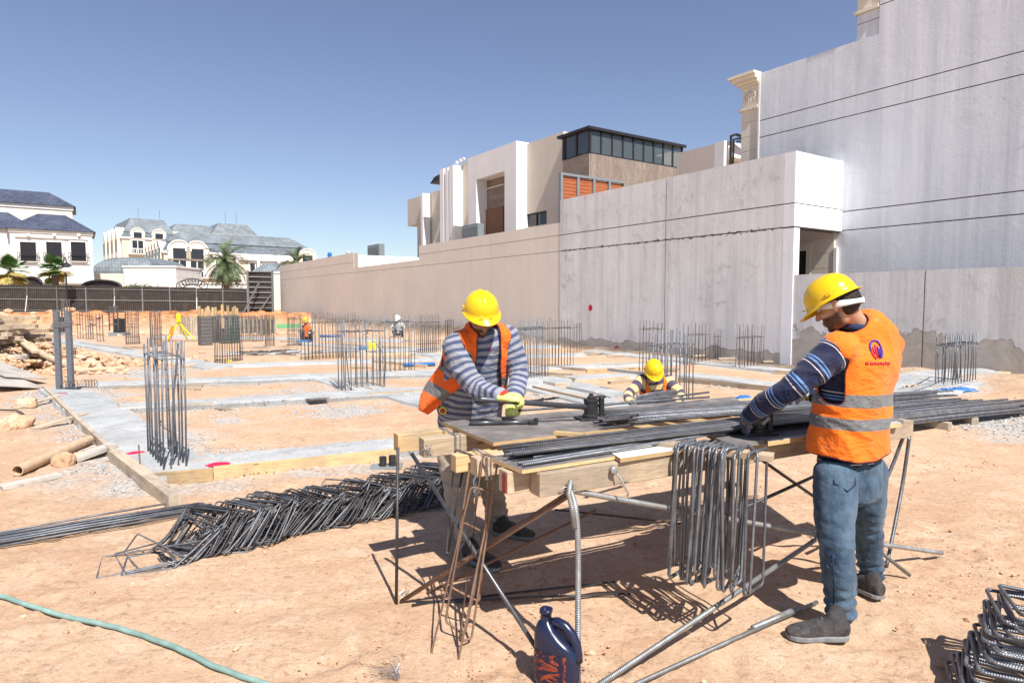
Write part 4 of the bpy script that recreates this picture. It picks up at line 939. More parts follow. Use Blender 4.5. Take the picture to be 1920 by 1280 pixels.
# near cage with splayed feet
near_c = (G(307, 883, .06) + G(349, 877, .06)) / 2; far_c = (G(272, 849, .06) + G(322, 845, .06)) / 2
ax = (near_c - far_c); ax2 = Vector((G(349, 877, .06) - G(307, 883, .06))) / 2; cc = (near_c + far_c) / 2
cg = cage((cc.x, cc.y, .05), (ax.x / 2, ax.y / 2), (ax2.x, ax2.y), 7, 2, 1.20, .0085, 'near column cage of tall grey bars standing on the pale concrete strip, left foreground', 'column cages standing on the foundation', (.86,), 'rebar', seed=3)
mb = MB(); q = cc + ax * .36
mb.tube([Vector((q.x, q.y, .05)), Vector((q.x + .02, q.y, .62)), Vector((q.x + .09, q.y, 1.22))], .0085, 6); mb.build('leaning_bar', M['rebar'], cg)
for k in range(13):
    f = -.5 + k / 12.0; p = cc + ax * f + ax2 * random.uniform(-.8, 1.1); p.z = .04; q = p + Vector((random.uniform(.02, .07), random.uniform(-.06, .02), random.uniform(.09, .17)))
    mb = MB(); mb.tube([p, q], .007, 6); mb.build('splice_bar', M['rebar'], cg)
def cage_px(x0, x1, yb, yt, nu, nv, label, ax='B', depth=.35, ties=(.86,), detail=True, mat='rebar_far', r=.008, lean=.0, seed=5, **k):
    p = GG((x0 + x1) / 2, yb - (2 if yb < 700 else 6), .04); Y = p.y; W_ = (x1 - x0) / FPX * Y; zt = P((x0 + x1) / 2, yt, Y).z
    u = GB if ax == 'B' else GA; v = GA if ax == 'B' else GB
    dd = depth * min(W_, 1.2); cu = abs(u.x - p.x / p.y * u.y); cv = abs(v.x - p.x / p.y * v.y)
    hu = max(.08, (W_ / 2 - dd / 2 * cv) / max(cu, .25))
    return cage(p, u * hu, v * dd / 2, nu, nv, zt - p.z, r, label, 'column cages standing on the foundation', ties, mat, detail, lean, seed=seed)
c2 = cage_px(635, 722, 731, 598, 8, 3, 'column cage with a bent over bar at its right corner, left of the bending worker', mat='rebar', r=.009, seed=11, lean=.15, ties=(.82,))
q = GG(718, 729, .03); mb = MB(); mb.tube([q, q + Vector((.04, 0, .5)), q + Vector((-.05, .02, .78)), q + Vector((-.35, .05, 1.0)), q + Vector((-.5, .08, 1.12))], .009, 6, cap=True); mb.build('bent_bar', M['rebar'], c2)
cage_px(713, 778, 699, 588, 7, 3, 'column cage with a high tie, second row left of the bending worker', mat='rebar', seed=12, ties=(.86,))
cage_px(566, 676, 671, 586, 17, 2, 'wide row of many thin bars with a board at its foot, centre distance', detail=True, seed=13, depth=.25, ties=(.78, .1))
cage_px(781, 826, 664, 590, 11, 3, 'dense column cage just left of the striped shoulder of the bending worker', seed=14, ties=(.8, .1, .25))
cage_px(403, 455, 680, 588, 11, 3, 'dense column cage with a ring at mid height in front of the meshed forms', seed=15, ties=(.42, .93, .12, .05))
cage_px(973, 1028, 714, 597, 9, 3, 'column cage right of the bending worker with close bars and a tie near the top', mat='rebar', seed=16, ties=(.82, .84))
cage_px(1030, 1075, 688, 597, 7, 3, 'column cage in front of the seam between beige and grey walls', seed=17, ties=(.8,))
cage_px(1078, 1090, 660, 605, 3, 2, 'slim cage right of the seam between beige and grey walls', seed=18, detail=False)
cage_px(1216, 1300, 752, 618, 8, 3, 'column cage directly behind the crouching worker', mat='rebar', r=.0095, seed=19, ties=(.78,))
cage_px(1198, 1246, 706, 602, 6, 3, 'taller cage behind the one that stands behind the crouching worker', seed=20, ties=(.85,))
cage_px(1282, 1330, 681, 605, 6, 3, 'column cage against the grey wall, right of the crouching worker', seed=21, ties=(.7,))
cage_px(1337, 1354, 671, 618, 4, 2, 'small cage at the foot of the grey wall, with a short tie', seed=22, ties=(.75,))
cage_px(1379, 1431, 688, 607, 7, 3, 'lone column cage left of the navy striped arm, in front of the grey wall', seed=23, ties=(.68,), lean=.3)
cage_px(1755, 1830, 716, 626, 9, 3, 'column cage with a blue sheet at its foot, right of the standing worker', mat='rebar', r=.009, seed=24, ties=(.78, .76), lean=.2)
for k, (a, b, yb, yt, nu, lb) in enumerate((
    (146, 156, 635, 585, 3, 'thin pair of bars right of the two steel channel posts'), (162, 175, 636, 587, 4, 'second small cage right of the two steel channel posts'),
    (182, 194, 640, 586, 3, 'third small cage right of the two steel channel posts'), (236, 262, 645, 584, 7, 'dark dense cage before the orange bank, left of the yellow tripod'),
    (282, 304, 650, 583, 8, 'dense cage just left of the yellow tripod'), (447, 470, 640, 590, 7, 'cage behind the right edge of the meshed forms'),
    (472, 494, 640, 590, 7, 'cage between the meshed forms and the slim dark one'), (497, 515, 650, 590, 7, 'slim dark cage below the hoarding frame'),
    (540, 566, 648, 592, 8, 'cage in front of the green board'), (836, 850, 650, 597, 4, 'far cage mostly hidden behind the bending worker'),
    (117, 132, 620, 560, 4, 'cage seen between the two steel channel posts'), (205, 222, 618, 572, 3, 'cage with a short dark sleeve before the orange bank'))):
    cage_px(a, b, yb, yt, nu, 2 if nu < 5 else 3, lb, detail=False, seed=30 + k, ties=(.9, .5, .2), r=.009 if nu > 5 else .012, mat='rebar_far')
# short dark column stubs by the bank
for px, pb, pt, w_, lb in ((224, 629, 597, 14, 'short dark column stub on a block, before the orange bank'), (123, 628, 594, 14, 'dark column stub behind the two steel channel posts')):
    p = GG(px, pb); Y = p.y; t = thing('column_stub', lb, 'column', p); mb = MB(); W_ = w_ / FPX * Y; h = (pb - pt) / FPX * Y; mb.beam(p + Vector((0, 0, .12)), p + Vector((0, 0, h)), W_, W_, up=(0, 1, 0)); mb.build('shaft', M['black_metal'], t)
    mb = MB(); mb.beam(p + Vector((-W_, 0, .05)), p + Vector((W_, 0, .05)), W_ * 1.6, .2); mb.build('footing', M['grey_metal'], t)
# meshed column forms with stakes
simple('mesh_dark', (.10, .125, .125), .8, 0, .3, 60, .3); simple('mesh_green', (.045, .13, .11), .7, 0, .35, 50, .4); simple('form_grey', (.22, .25, .255), .8, 0, .25, 8)
def form(x0, x1, yb, yt, mat, lb, stakes, seed):
    p = GG((x0 + x1) / 2, yb); Y = p.y; W_ = (x1 - x0) / FPX * Y * .80; h = P(px := (x0 + x1) / 2, yt, Y).z - p.z; rr = random.Random(seed)
    t = thing('column_form', lb, 'formwork', p); mb = MB(); a = p - Vector((GB.x, GB.y, 0)) * W_ / 2; b = p + Vector((GB.x, GB.y, 0)) * W_ / 2
    mb.beam(a + Vector((0, 0, h / 2)), b + Vector((0, 0, h / 2)), W_ * .8, h); mb.build('shutter', M[mat], t)
    g = MB(); n = 12
    off = Vector((-GA.x, -GA.y, 0)) * (W_ * .4 + .03)
    for k in range(n + 1): q = a.lerp(b, k / n) + off; g.tube([q, q + Vector((0, 0, h * 1.04))], .011, 4)
    for k in range(8): z = Vector((0, 0, h * (k + .5) / 8)); g.tube([a + off + z, b + off + z], .009, 4)
    off2 = Vector((-GB.x, -GB.y, 0)) * .03
    for k in range(8): q = a + off2 + Vector((GA.x, GA.y, 0)) * W_ * .4 * (-1 + 2 * k / 7); g.tube([q, q + Vector((0, 0, h * 1.04))], .011, 4)
    g.build('mesh', M['rebar_far'], t)
    for s_ in stakes:
        q = a.lerp(b, s_) + off * rr.uniform(-.6, 1.1); zt = h + rr.uniform(.22, .36) * Y / 20; mb = MB(); mb.beam(q + Vector((0, 0, h * .55)), q + Vector((0, 0, zt)), .085, .045); mb.build('stake', M['wood_yellow'], t)
form(374, 398, 647, 594, 'form_grey', 'grey meshed column form with timber stakes, right of the yellow tripod', (.05, .2, .6, .75, .95), 1)
form(412, 449, 643, 592, 'mesh_green', 'dark green meshed column form with timber stakes', (.0, .2, .35, .7, .82, .95), 2)
form(395, 414, 642, 594, 'mesh_dark', 'black meshed column form between the grey and the green ones', (.3, .6), 3)
# far formwork walls behind
for k, (x0, x1, yt, yb, m_, lb) in enumerate(((338, 374, 598, 616, 'form_grey', 'grey shutter panel behind the yellow tripod'), (452, 515, 598, 617, 'mesh_dark', 'dark shutter wall behind the right hand cages, below the hoarding'), (518, 562, 607, 618, 'green_board', 'green board fence section at the foot of the dark bank'))):
    Yk = (30, 31, 39)[k]; a = P(x0, yb, Yk); b = P(x1, yb, Yk); zt = P((x0 + x1) / 2, yt, (a.y + b.y) / 2).z; t = thing('shutter_wall', lb, 'formwork', (a + b) / 2)
    mb = MB(); mb.beam(a + Vector((0, 0, zt / 2)), b + Vector((0, 0, 0)), .08, .02); mb = MB(); mb.prism([(a.x, a.y, 0), (b.x, b.y, 0), (b.x, b.y, zt), (a.x, a.y, zt)], (0, .08, 0)); mb.build('panel', M[m_], t)
    if m_ != 'green_board':
        n = 8
        for q in range(n + 1): mb = MB(); c = a.lerp(b, q / n); mb.beam(Vector((c.x, c.y - .06, 0)), Vector((c.x, c.y - .06, zt + .1)), .09, .07, up=(0, 1, 0)); mb.build('stud', M['wood_old'], t)
# two steel channel posts
p1, p2 = G(112, 731, .06), G(134, 731, .06); cp = thing('channel_posts', 'pair of grey steel channel posts wired together on the long pale strip', 'steel post', (p1 + p2) / 2)
for p in (p1, p2):
    zt = P(112, 583, p.y).z; mb = MB(); w_ = .088
    mb.beam(p + Vector((0, -.03, -.06)), p + Vector((0, -.03, zt - .06)), w_, .008, up=(0, 1, 0))
    for sg in (-1, 1): mb.beam(p + Vector((sg * (w_ / 2 - .004), .0, -.05)), p + Vector((sg * (w_ / 2 - .004), .0, zt - .065)), .008, .052, up=(0, 1, 0))
    for sg in (-1, 1): mb.beam(p + Vector((sg * (w_ / 2 - .016), .03, -.05)), p + Vector((sg * (w_ / 2 - .016), .03, zt - .065)), .022, .006, up=(0, 1, 0))
    mb.build('post', M['steel_channel'], cp)
for k in range(9):
    z = 1.16 + k * .011 + random.uniform(-.01, .01); mb = MB(); mb.tube([(p1.x - .06, p1.y - .045, z), (p1.x + .1, p1.y - .055, z + random.uniform(-.03, .03)), (p2.x + .06, p2.y - .045, z + .03), (p2.x + .06, p2.y + .05, z + .02), (p1.x - .06, p1.y + .05, z)], .0035, 4, closed=True); mb.build('tie_wire', M['wire'], cp)
for c0 in (p1 + Vector((.1, -.05, .03)), p2 + Vector((.22, -.02, .04))):
    coil = MB()
    for k in range(5):
        a = [c0 + Vector((k * .05 + .045 * math.cos(q / 8 * 6.28), .03 * math.sin(q), .075 + .07 * math.sin(q / 8 * 6.28))) for q in range(9)]; coil.tube(a, .006, 4)
    coil.build('wire_coil', M['rebar_dark'], label='short coil of dark wire lying at the foot of the ' + ('left' if c0.x < p2.x else 'right') + ' channel post', cat='wire coil')

# concrete crumbs
# ---- planks
def plank(a, b, w_, th, label, mat='wood_old', group=None, za=0, zb_=0, cat='plank', name='plank', lift=True, tilt=0):
    a = Vector(a); b = Vector(b)
    if lift: a.z = gz(a.x, a.y) + th / 2 + za; b.z = gz(b.x, b.y) + th / 2 + zb_
    mb = MB(); d = (b - a).normalized(); up = Vector((0, 0, 1))
    if tilt: up = Matrix.Rotation(tilt, 3, d) @ up
    mb.beam(a, b, w_, th, up=up)
    o = mb.build(name, M[mat], label=label, cat=cat, group=group); return o
def pk(x0, y0, x1, y1, w_, th, label, mat='wood_old', **k): return plank(G(x0, y0, 0), G(x1, y1, 0), w_, th, label, mat, **k)
# edge boards of the strips
def edge_board(x0, y0, x1, y1, label, h=.11, th=.045, mat='wood', group=None):
    a, b = G(x0, y0, 0), G(x1, y1, 0); a.z = b.z = h / 2 - .01; mb = MB(); mb.beam(a, b, th, h); mb.build('formwork_board', M[mat], label=label, cat='formwork board', group=group)
edge_board(82, 733, 152, 803, 'far length of the grey timber edging the left side of the long pale strip', mat='wood_old')
edge_board(153, 804, 214, 862, 'middle length of grey timber edging the left side of the long pale strip', mat='wood_old')
edge_board(215, 863, 330, 954, 'near thick weathered timber running past the corner of the pale strip', mat='wood_old', h=.12, th=.10)
edge_board(288, 908, 400, 898, 'short chipped yellow board at the near corner of the pale strip', mat='wood_yellow', h=.11, th=.05)
edge_board(401, 897, 742, 861, 'long clean yellow board edging the near strip', mat='wood_yellow', h=.12)
edge_board(180, 738, 250, 783, 'short grey board along the right side of the long pale strip', mat='wood_old', h=.05, th=.09)
edge_board(226, 772, 330, 768, 'left board of the second strip with a dark top', mat='wood_old', h=.09, th=.06)
edge_board(331, 768, 400, 764, 'yellowish board under the second strip, behind the near cage', mat='wood_yellow', h=.09)
edge_board(690, 748, 812, 738, 'yellowish board edging the second strip, left of the bending worker', mat='wood_yellow', h=.10)
edge_board(610, 711, 725, 742, 'slanting board behind the cage with the bent bar', mat='wood', h=.08)
edge_board(190, 729, 380, 725, 'thin grey board edging the third strip', mat='wood_old', h=.05)
edge_board(412, 717, 470, 714, 'short dark board edging the third strip', mat='wood_old', h=.05)
edge_board(468, 719, 620, 708, 'long thin board edging the third strip at its right', mat='wood', h=.06)
edge_board(1000, 733, 1120, 761, 'slanting board edging the strip between bending and crouching workers', mat='wood', h=.11)
edge_board(1272, 715, 1560, 745, 'long board edging the strip that runs behind the navy sleeve', mat='wood_old', h=.10)
FG = 'boards edging the far foundation strips'
for x0, y0, x1, y1, m_ in ((425, 684, 640, 668, 'wood'), (640, 668, 905, 662, 'wood'), (905, 697, 1015, 690, 'wood'), (1010, 690, 1100, 697, 'wood_old'), (990, 704, 1080, 716, 'wood'), (1075, 722, 1180, 711, 'wood'),
    (1100, 700, 1200, 695, 'wood_yellow'), (1130, 688, 1260, 682, 'wood'), (1120, 662, 1300, 672, 'wood_old'), (1300, 681, 1500, 694, 'wood_old'), (1450, 700, 1640, 712, 'wood'), (1620, 692, 1700, 697, 'wood_yellow'), (1640, 708, 1760, 716, 'wood'),
    (1700, 700, 1830, 704, 'wood_old'), (1700, 730, 1840, 722, 'wood'), (450, 655, 560, 652, 'wood_old'), (600, 648, 770, 655, 'wood_old'), (830, 676, 890, 690, 'wood_old'), (700, 680, 800, 690, 'wood'), (150, 646, 250, 659, 'wood_old')):
    edge_board(x0, y0, x1, y1, 'low timber board along the edge of a distant foundation strip', mat=m_, h=.09, group=FG)
# loose planks lying about
pk(0, 915, 112, 893, .13, .03, 'grey faced plank lying left of the cardboard pipe', 'wood_dusty'); pk(135, 866, 214, 849, .16, .035, 'plank with one end on the timber edging, beside the tan rock', 'wood_dusty', zb_=.08)
pk(62, 806, 162, 787, .11, .03, 'grey plank leaning on the timber edging behind the pair of rocks', 'wood_old', zb_=.09); pk(28, 766, 110, 752, .09, .03, 'thin plank under the far rock by the pale strip', 'wood_old', zb_=.08)
pk(562, 745, 600, 757, .30, .02, 'square dark plywood offcut lying on the gravel near the second strip', 'plywood_face', zb_=.08, cat='board', name='board_offcut')
pk(380, 760, 430, 769, .12, .02, 'thin grey offcut at the edge of the second strip', 'wood_old'); pk(384, 723, 486, 721, .14, .03, 'grey plank lying before the third strip', 'wood_dusty')
pk(315, 729, 374, 731, .10, .03, 'thin grey plank seen through the near cage', 'wood_old')
pk(1142, 735, 1228, 748, .10, .05, 'grey plank in front of the crouching worker', 'wood_dusty', za=.38, zb_=.38)
pk(1005, 753, 1060, 745, .16, .03, 'plank end by the gloves of the bending worker', 'wood_dusty', za=.1); pk(1040, 727, 1068, 727, .12, .10, 'short timber block behind the pipe handle', 'wood_old', cat='block', name='timber_block')
pk(1142, 720, 1190, 716, .09, .05, 'short pale offcut left of the crouching worker', 'wood')
SGp = 'loose planks scattered over the far floor'
rr = random.Random(21)
for x, y, ln, ang, m_ in ((475, 662, .9, .1, 'wood_old'), (500, 652, .6, .4, 'wood_old'), (545, 641, .8, .1, 'wood_old'), (690, 660, 1.0, .1, 'wood'), (745, 676, 1.2, -.3, 'wood_old'), (680, 690, .5, .2, 'wood'), (1115, 665, 1.2, .1, 'wood_old'), (1180, 668, 1.3, .0, 'wood_old'),
    (1470, 680, 1.1, .0, 'wood_old'), (1380, 673, 1.0, .1, 'wood_old'), (1850, 706, 1.2, -.1, 'wood'), (1655, 697, .8, .0, 'wood_old'), (880, 672, .8, .2, 'wood_old'), (640, 651, 1.0, .1, 'wood'), (570, 662, 1.1, .2, 'wood_old'), (120, 655, 1.4, -.2, 'wood_old'), (255, 652, 1.1, -.3, 'wood_old'), (345, 640, 1.2, .1, 'wood_old'),
    (1040, 704, .8, -.5, 'wood_old'), (1020, 700, .6, .5, 'wood'), (1245, 697, .7, .2, 'wood_old'), (960, 686, .8, .2, 'wood_old'), (700, 636, 1.5, 0, 'wood_old'), (800, 640, 1.5, .1, 'wood_old'), (760, 652, 1.4, .05, 'wood'), (910, 650, 1.2, .1, 'wood_old'), (1330, 668, 1.0, .1, 'wood')):
    p = GG(x, y); d = Vector((math.cos(ang), math.sin(ang), 0)) * ln / 2; plank(p - d, p + d, .12, .04, 'weathered plank lying loose on the far site floor', m_, group=SGp, za=.01, zb_=.03)
# dark plywood sheets at the left edge
for k, (x0, y0, x1, y1, z0, z1, lb) in enumerate(((0, 706, 50, 716, .34, .14, 'uppermost of the grey plywood sheets sloping down at the left edge'), (0, 716, 44, 726, .22, .06, 'middle one of the grey plywood sheets at the left edge'), (0, 722, 56, 722, .10, .02, 'lowest of the grey plywood sheets at the left edge'))):
    a, b = G(x0 - 60, y0), G(x1, y1 + 6); plank(a, b, .7, .02, lb, 'wood_dusty', za=z0 + .1, zb_=z1, cat='plywood sheet', name='plywood_sheet', tilt=R(-10))
# cardboard tubes
def hollow(a, b, ro, ri, name, mat, label, cat):
    a, b = Vector(a), Vector(b); d = (b - a).normalized(); Ln = (b - a).length; n = 20
    mb = MB(); q = Vector((0, 0, 1)).rotation_difference(d); rings = ((ro, 0), (ro, Ln), (ri, Ln), (ri, 0)); vs = []
    for r_, h_ in rings: vs += [a + q @ Vector((r_ * math.cos(6.2832 * k / n), r_ * math.sin(6.2832 * k / n), h_)) for k in range(n)]
    fs = []; uv = []
    for i in range(4):
        j = (i + 1) % 4
        for k in range(n): fs.append([i * n + k, i * n + (k + 1) % n, j * n + (k + 1) % n, j * n + k]); uv.append([(0, 0), (.1, 0), (.1, Ln), (0, Ln)])
    mb.add(vs, fs, uv); return mb.build(name, M[mat], smooth=False, label=label, cat=cat)
a, b = G(33, 893), G(168, 833); a.z = b.z = .055; hollow(a, b, .05, .042, 'cardboard_tube', 'cardboard', 'cardboard tube with its open end towards the viewer, left foreground', 'tube')
a, b = G(140, 699), G(229, 695); a.z = b.z = .06; hollow(a, b, .05, .042, 'cardboard_tube', 'cardboard', 'cardboard tube lying behind the steel channel posts', 'tube')
# rocks
def rock(px, py, r, label, sq=.8, seed=0, group=None):
    p = G(px, py); bm = bmesh.new(); bmesh.ops.create_icosphere(bm, subdivisions=4, radius=1)
    for v in bm.verts:
        c = v.co.copy(); n_ = mnoise.noise(c * 1.1 + Vector((seed, 0, 0))) * .5 + mnoise.noise(c * 2.6 + Vector((0, seed, 0))) * .2 + mnoise.noise(c * 7 + Vector((0, seed, 0))) * .06
        q = c * (1 + n_); m_ = max(abs(q.x), abs(q.y) * 1.1, abs(q.z) * 1.2); q = q.lerp(q / max(m_, .3) * .85, .35); v.co = Vector((q.x * r[0], q.y * r[1], max(q.z, -.45) * r[2]))
    me = bpy.data.meshes.new('rock'); bm.to_mesh(me); bm.free(); me.materials.append(M['rock']); o = link(bpy.data.objects.new('rock', me)); o.location = (p.x, p.y, r[2] * .38); tag(o, label, 'rock', group)
    me.polygons.foreach_set('use_smooth', [True] * len(me.polygons)); return o
rock(32, 800, (.19, .15, .13), 'large pale rock at the left edge, left one of the touching pair', seed=1); rock(78, 798, (.07, .06, .05), 'narrow rock lying on the plank behind the pale strip', seed=2)
rock(8, 806, (.12, .1, .1), 'pale rock cut by the left edge, beside the large rock', seed=6); rock(49, 762, (.17, .11, .11), 'long tan rock on the farthest left plank', seed=3)
rock(119, 872, (.10, .08, .10), 'tan rock standing beside the cardboard tube', seed=4); rock(147, 860, (.085, .06, .05), 'flat tan rock on the plank by the cardboard tube', seed=5)
mb = MB(); a = G(0, 768, .01); mb.tube([a + Vector((-.5, 0, 0)), a, G(30, 769, .012), G(40, 773, .012), G(45, 777, .012), G(34, 779, .012)], .012, 6); mb.build('hooked_bar', M['rebar_dark'], label='hooked steel bar lying between the rocks at the left edge', cat='bar')
mb = MB(); a = G(264, 892, 0); mb.tube([a, a + Vector((-.01, 0, .29))], .007, 6); mb.build('stake_bar', M['rebar_rust'], label='rusty pin standing against the timber at the corner of the pale strip', cat='bar')
mb = MB(); a = G(302, 790, 0); mb.tube([a, a + Vector((.08, -.2, .1)), G(318, 806, .02)], .008, 6); mb.build('stake_bar', M['wood_old'], label='small stick lying behind the near cage', cat='stick')
# red paint discs on concrete
for px, py, rx, ry, lb in ((255, 849, .085, .05, 'round red spray mark left of the near cage'), (410, 871, .105, .05, 'round red spray mark on the near strip right of the near cage'), (117, 737, .09, .03, 'thin red spray mark at the foot of the channel posts')):
    c = G(px, py, .075); mb = MB(); n = 26; vs = [(c.x, c.y, .0795)] + [(c.x + rx * (1 + .12 * math.sin(k * 2.7) + .08 * math.sin(k * 5.1)) * math.cos(6.2832 * k / n), c.y + rx * .9 * (1 + .1 * math.sin(k * 3.1)) * math.sin(6.2832 * k / n), .0795) for k in range(n)]
    if ry < .04: vs = [(x, c.y + (y - c.y) * .35, z) for x, y, z in vs]
    mb.add(vs, [[0, 1 + k, 1 + (k + 1) % n] for k in range(n)], [[(0, 0)] * 3] * n); mb.build('paint_mark', M['red_paint'], label=lb, cat='paint mark')
for px, py, r, full, lb in ((1107, 577, .10, 1, 'round red paint mark on the grey streaked wall'), (1157, 654, .11, 0, 'faded red ring painted low on the grey streaked wall')):
    t_, z_ = wp(px, py, -.004); mb = MB(); n = 20
    out_ = [L(t_ + r * math.cos(6.2832 * k / n) * (1 + .1 * math.sin(k * 2.3)), -.005, z_ + r * 1.05 * math.sin(6.2832 * k / n)) for k in range(n)]; inn = [L(t_ + r * .62 * math.cos(6.2832 * k / n), -.005, z_ + r * .62 * math.sin(6.2832 * k / n)) for k in range(n)]
    if full: mb.add([L(t_, -.005, z_)] + out_, [[0, 1 + k, 1 + (k + 1) % n] for k in range(n)], [[(0, 0)] * 3] * n)
    else: mb.add(out_ + inn, [[k, (k + 1) % n, n + (k + 1) % n, n + k] for k in range(n) if k < 16], [[(0, 0)] * 4] * 16)
    mb.build('paint_mark', M['red_paint'], label=lb, cat='paint mark')
# lumber pile
LG = 'timbers of the lumber pile at the left edge'
rr = random.Random(5); pA = G(0, 692); base = Vector((-13.2, 15.9, 0))
k = 0
for layer in range(9):
    z = .28 + layer * .115; n = 6 if layer < 7 else 4
    for j in range(n):
        along = layer % 2 == 0; sp = 2.5 / n
        if along: c = base + Vector((rr.uniform(-.15, .25), j * .32 - .8, z)); d = Vector((1.05 + rr.uniform(-.1, .35), rr.uniform(-.06, .06), rr.uniform(-.03, .03)))
        else: c = base + Vector((-.9 + j * .38, rr.uniform(-.15, .15), z)); d = Vector((rr.uniform(-.06, .06), 1.0, rr.uniform(-.02, .02)))
        mb = MB(); mb.beam(c - d, c + d, .12, .09); mb.build('timber', M[rr.choice(['wood', 'wood_old', 'wood', 'wood_dusty'])], label='weathered timber stacked in the lumber pile on the left', cat='timber', group=LG)
for q in range(16):
    c = base + Vector((rr.uniform(-.9, .9), rr.uniform(-1.5, -.9), .25 + .08 * q * .7)); a = rr.uniform(-.3, .3); d = Vector((math.cos(a) * 1.0, math.sin(a) * .6, rr.uniform(-.12, .1)))
    mb = MB(); mb.beam(c - d, c + d, .13, .07); mb.build('timber', M[rr.choice(['wood', 'wood_old', 'wood_dusty'])], label='weathered timber lying askew on the near side of the lumber pile', cat='timber', group='askew timbers on the near side of the lumber pile')
def leanp(x0, y0, z0, x1, y1, z1, w_, lb, m_='wood'):
    a, b = G(x0, y0, z0), G(x1, y1, z1); mb = MB(); mb.beam(a, b, w_, .05); mb.build('timber', M[m_], label=lb, cat='timber')
leanp(6, 612, .95, 68, 660, .45, .16, 'upper of two pale boards slanting down across the lumber pile')
leanp(10, 625, .75, 60, 665, .35, .14, 'lower of two pale boards slanting down across the lumber pile', 'wood_dusty')
leanp(55, 652, .5, 156, 697, .05, .16, 'long pale board slanting from the lumber pile to the ground')
leanp(66, 664, .35, 100, 680, .15, .13, 'short grey board beneath the long slanting one', 'wood_old')
leanp(90, 645, .2, 146, 668, .05, .10, 'thin board lying behind the slanting one', 'wood_old')
# rubble: stuff
mb = MB(); rr = random.Random(9); cpile = G(40, 690)
for q in range(1500):
    x = cpile.x + rr.gauss(0, 1.35); y = cpile.y + rr.gauss(.3, 1.0); d = math.hypot((x - cpile.x) / 2.3, (y - cpile.y - .3) / 1.9)
    z = max(0, .62 * (1 - d)) * rr.random() ** .35; mb.stone((x, y, z + .03), rr.choice([.04, .055, .07, .09, .13]) * rr.uniform(.7, 1.2))
mb.build('rubble', M['rock'], kind='stuff', label='heap of broken tan stone below the lumber pile', cat='rubble')
mb = MB()
for q in range(500):
    x = -17.5 + rr.gauss(0, 5); y = 31.5 + rr.gauss(0, .8); mb.stone((x, y, gz(x, y) + .02), rr.uniform(.05, .22))
mb.build('bank_stones', M['rock'], kind='stuff', label='stones fallen along the orange bank', cat='stones')
# gravel crumbs along the strips, clods over the sand
mb = MB(); rr = random.Random(12)
def crumbs(px, py, r, n, s0=.006, s1=.016):
    c = G(px, py)
    for _ in range(n):
        a = rr.random() * 6.28; q = r * rr.random() ** .6; x, y = c.x + math.cos(a) * q, c.y + math.sin(a) * q; s_ = rr.uniform(s0, s1) * (.6 + c.y / 9); mb.stone((x, y, gz(x, y) + s_ * .2), s_)
for px, py, r, n in ((258, 905, .3, 90), (235, 875, .3, 90), (330, 850, .5, 60), (430, 845, .35, 60), (380, 850, .3, 50), (170, 823, .35, 90), (155, 805, .3, 80), (290, 698, 1.0, 160), (560, 742, 1.0, 150), (110, 738, .7, 140), (640, 770, .7, 160), (150, 690, .6, 60), (1830, 780, 1.3, 500), (1880, 795, 1.0, 350), (430, 770, .6, 80), (230, 800, .3, 40), (1040, 745, .5, 60), (1350, 722, .6, 60)):
    crumbs(px, py, r, n)
for a, b, w_, *_ in STRIPS[:3]:
    for _ in range(260):
        k = rr.random(); p = a.lerp(b, k); d = (b - a).normalized(); sd = Vector((d.y, -d.x, 0)) * (w_ / 2 + rr.gauss(0, .06)) * rr.choice([-1, 1]); s_ = rr.uniform(.004, .009) * (.7 + p.y / 12); q = p + sd; mb.stone((q.x, q.y, .025 if abs(sd.length) > w_ / 2 + .01 else .075), s_)
mb.build('gravel', M['gravel'], kind='stuff', label='grey gravel crumbs strewn beside the concrete strips', cat='gravel')
mb = MB(); rr = random.Random(13)
for _ in range(13000):
    y = 2.0 + 12 * rr.random() ** 1.9; x = y * rr.uniform(-.95, .95); dn = float(vn(x * 1.3, y * 1.3, 61))
    if dn < .38 + .25 * rr.random(): continue
    s_ = rr.choice([.0025, .0035, .0035, .005, .005, .007, .010]) * (.6 + y / 7); mb.stone((x, y, gz(x, y) + s_ * .15), s_)
for _ in range(150):
    y = 2.4 + 7 * rr.random(); x = y * rr.uniform(-.85, .85); s_ = rr.uniform(.01, .025); mb.stone((x, y, gz(x, y) + s_ * .1), s_)
mb.build('clods', M['clods'], kind='stuff', label='small clods and chips of earth strewn over the sand', cat='clods')
# blue and yellow bits
def sheet(px, py, w_, d_, h, mat, name, label, cat, seed=1):
    c = GG(px, py); n = 22; m_ = 14; vs = []; fs = []
    for i in range(n):
        for j in range(m_):
            u, v = i / (n - 1) - .5, j / (m_ - 1) - .5; e = max(0, 1 - (2 * u) ** 4) * max(0, 1 - (2 * v) ** 4)
            x = c.x + u * w_ * (1 + .15 * math.sin(j * 1.3)); y = c.y + v * d_ * (1 + .2 * math.sin(i)); vs.append((x, y, gz(x, y) + .006 + h * e * (.25 + .75 * float(vn(i * .6 + seed, j * .6, 71)))))
    for i in range(n - 1):
        for j in range(m_ - 1): a = i * m_ + j; fs.append([a, a + 1, a + m_ + 1, a + m_])
    mb = MB(); mb.add(vs, fs, [[(0, 0)] * 4] * len(fs)); o = mb.build(name, M[mat], label=label, cat=cat, smooth=True); s_ = o.modifiers.new('thick', 'SOLIDIFY'); s_.thickness = .006; return o
sheet(1784, 713, .75, .18, .09, 'blue_plastic', 'blue_sheet', 'crumpled blue plastic sheet at the foot of the cage, right of the standing worker', 'plastic sheet')
sheet(1395, 748, .26, .2, .07, 'blue_plastic', 'blue_sheet', 'small blue bundle behind the long bars, left of the navy sleeve', 'plastic sheet', 5)
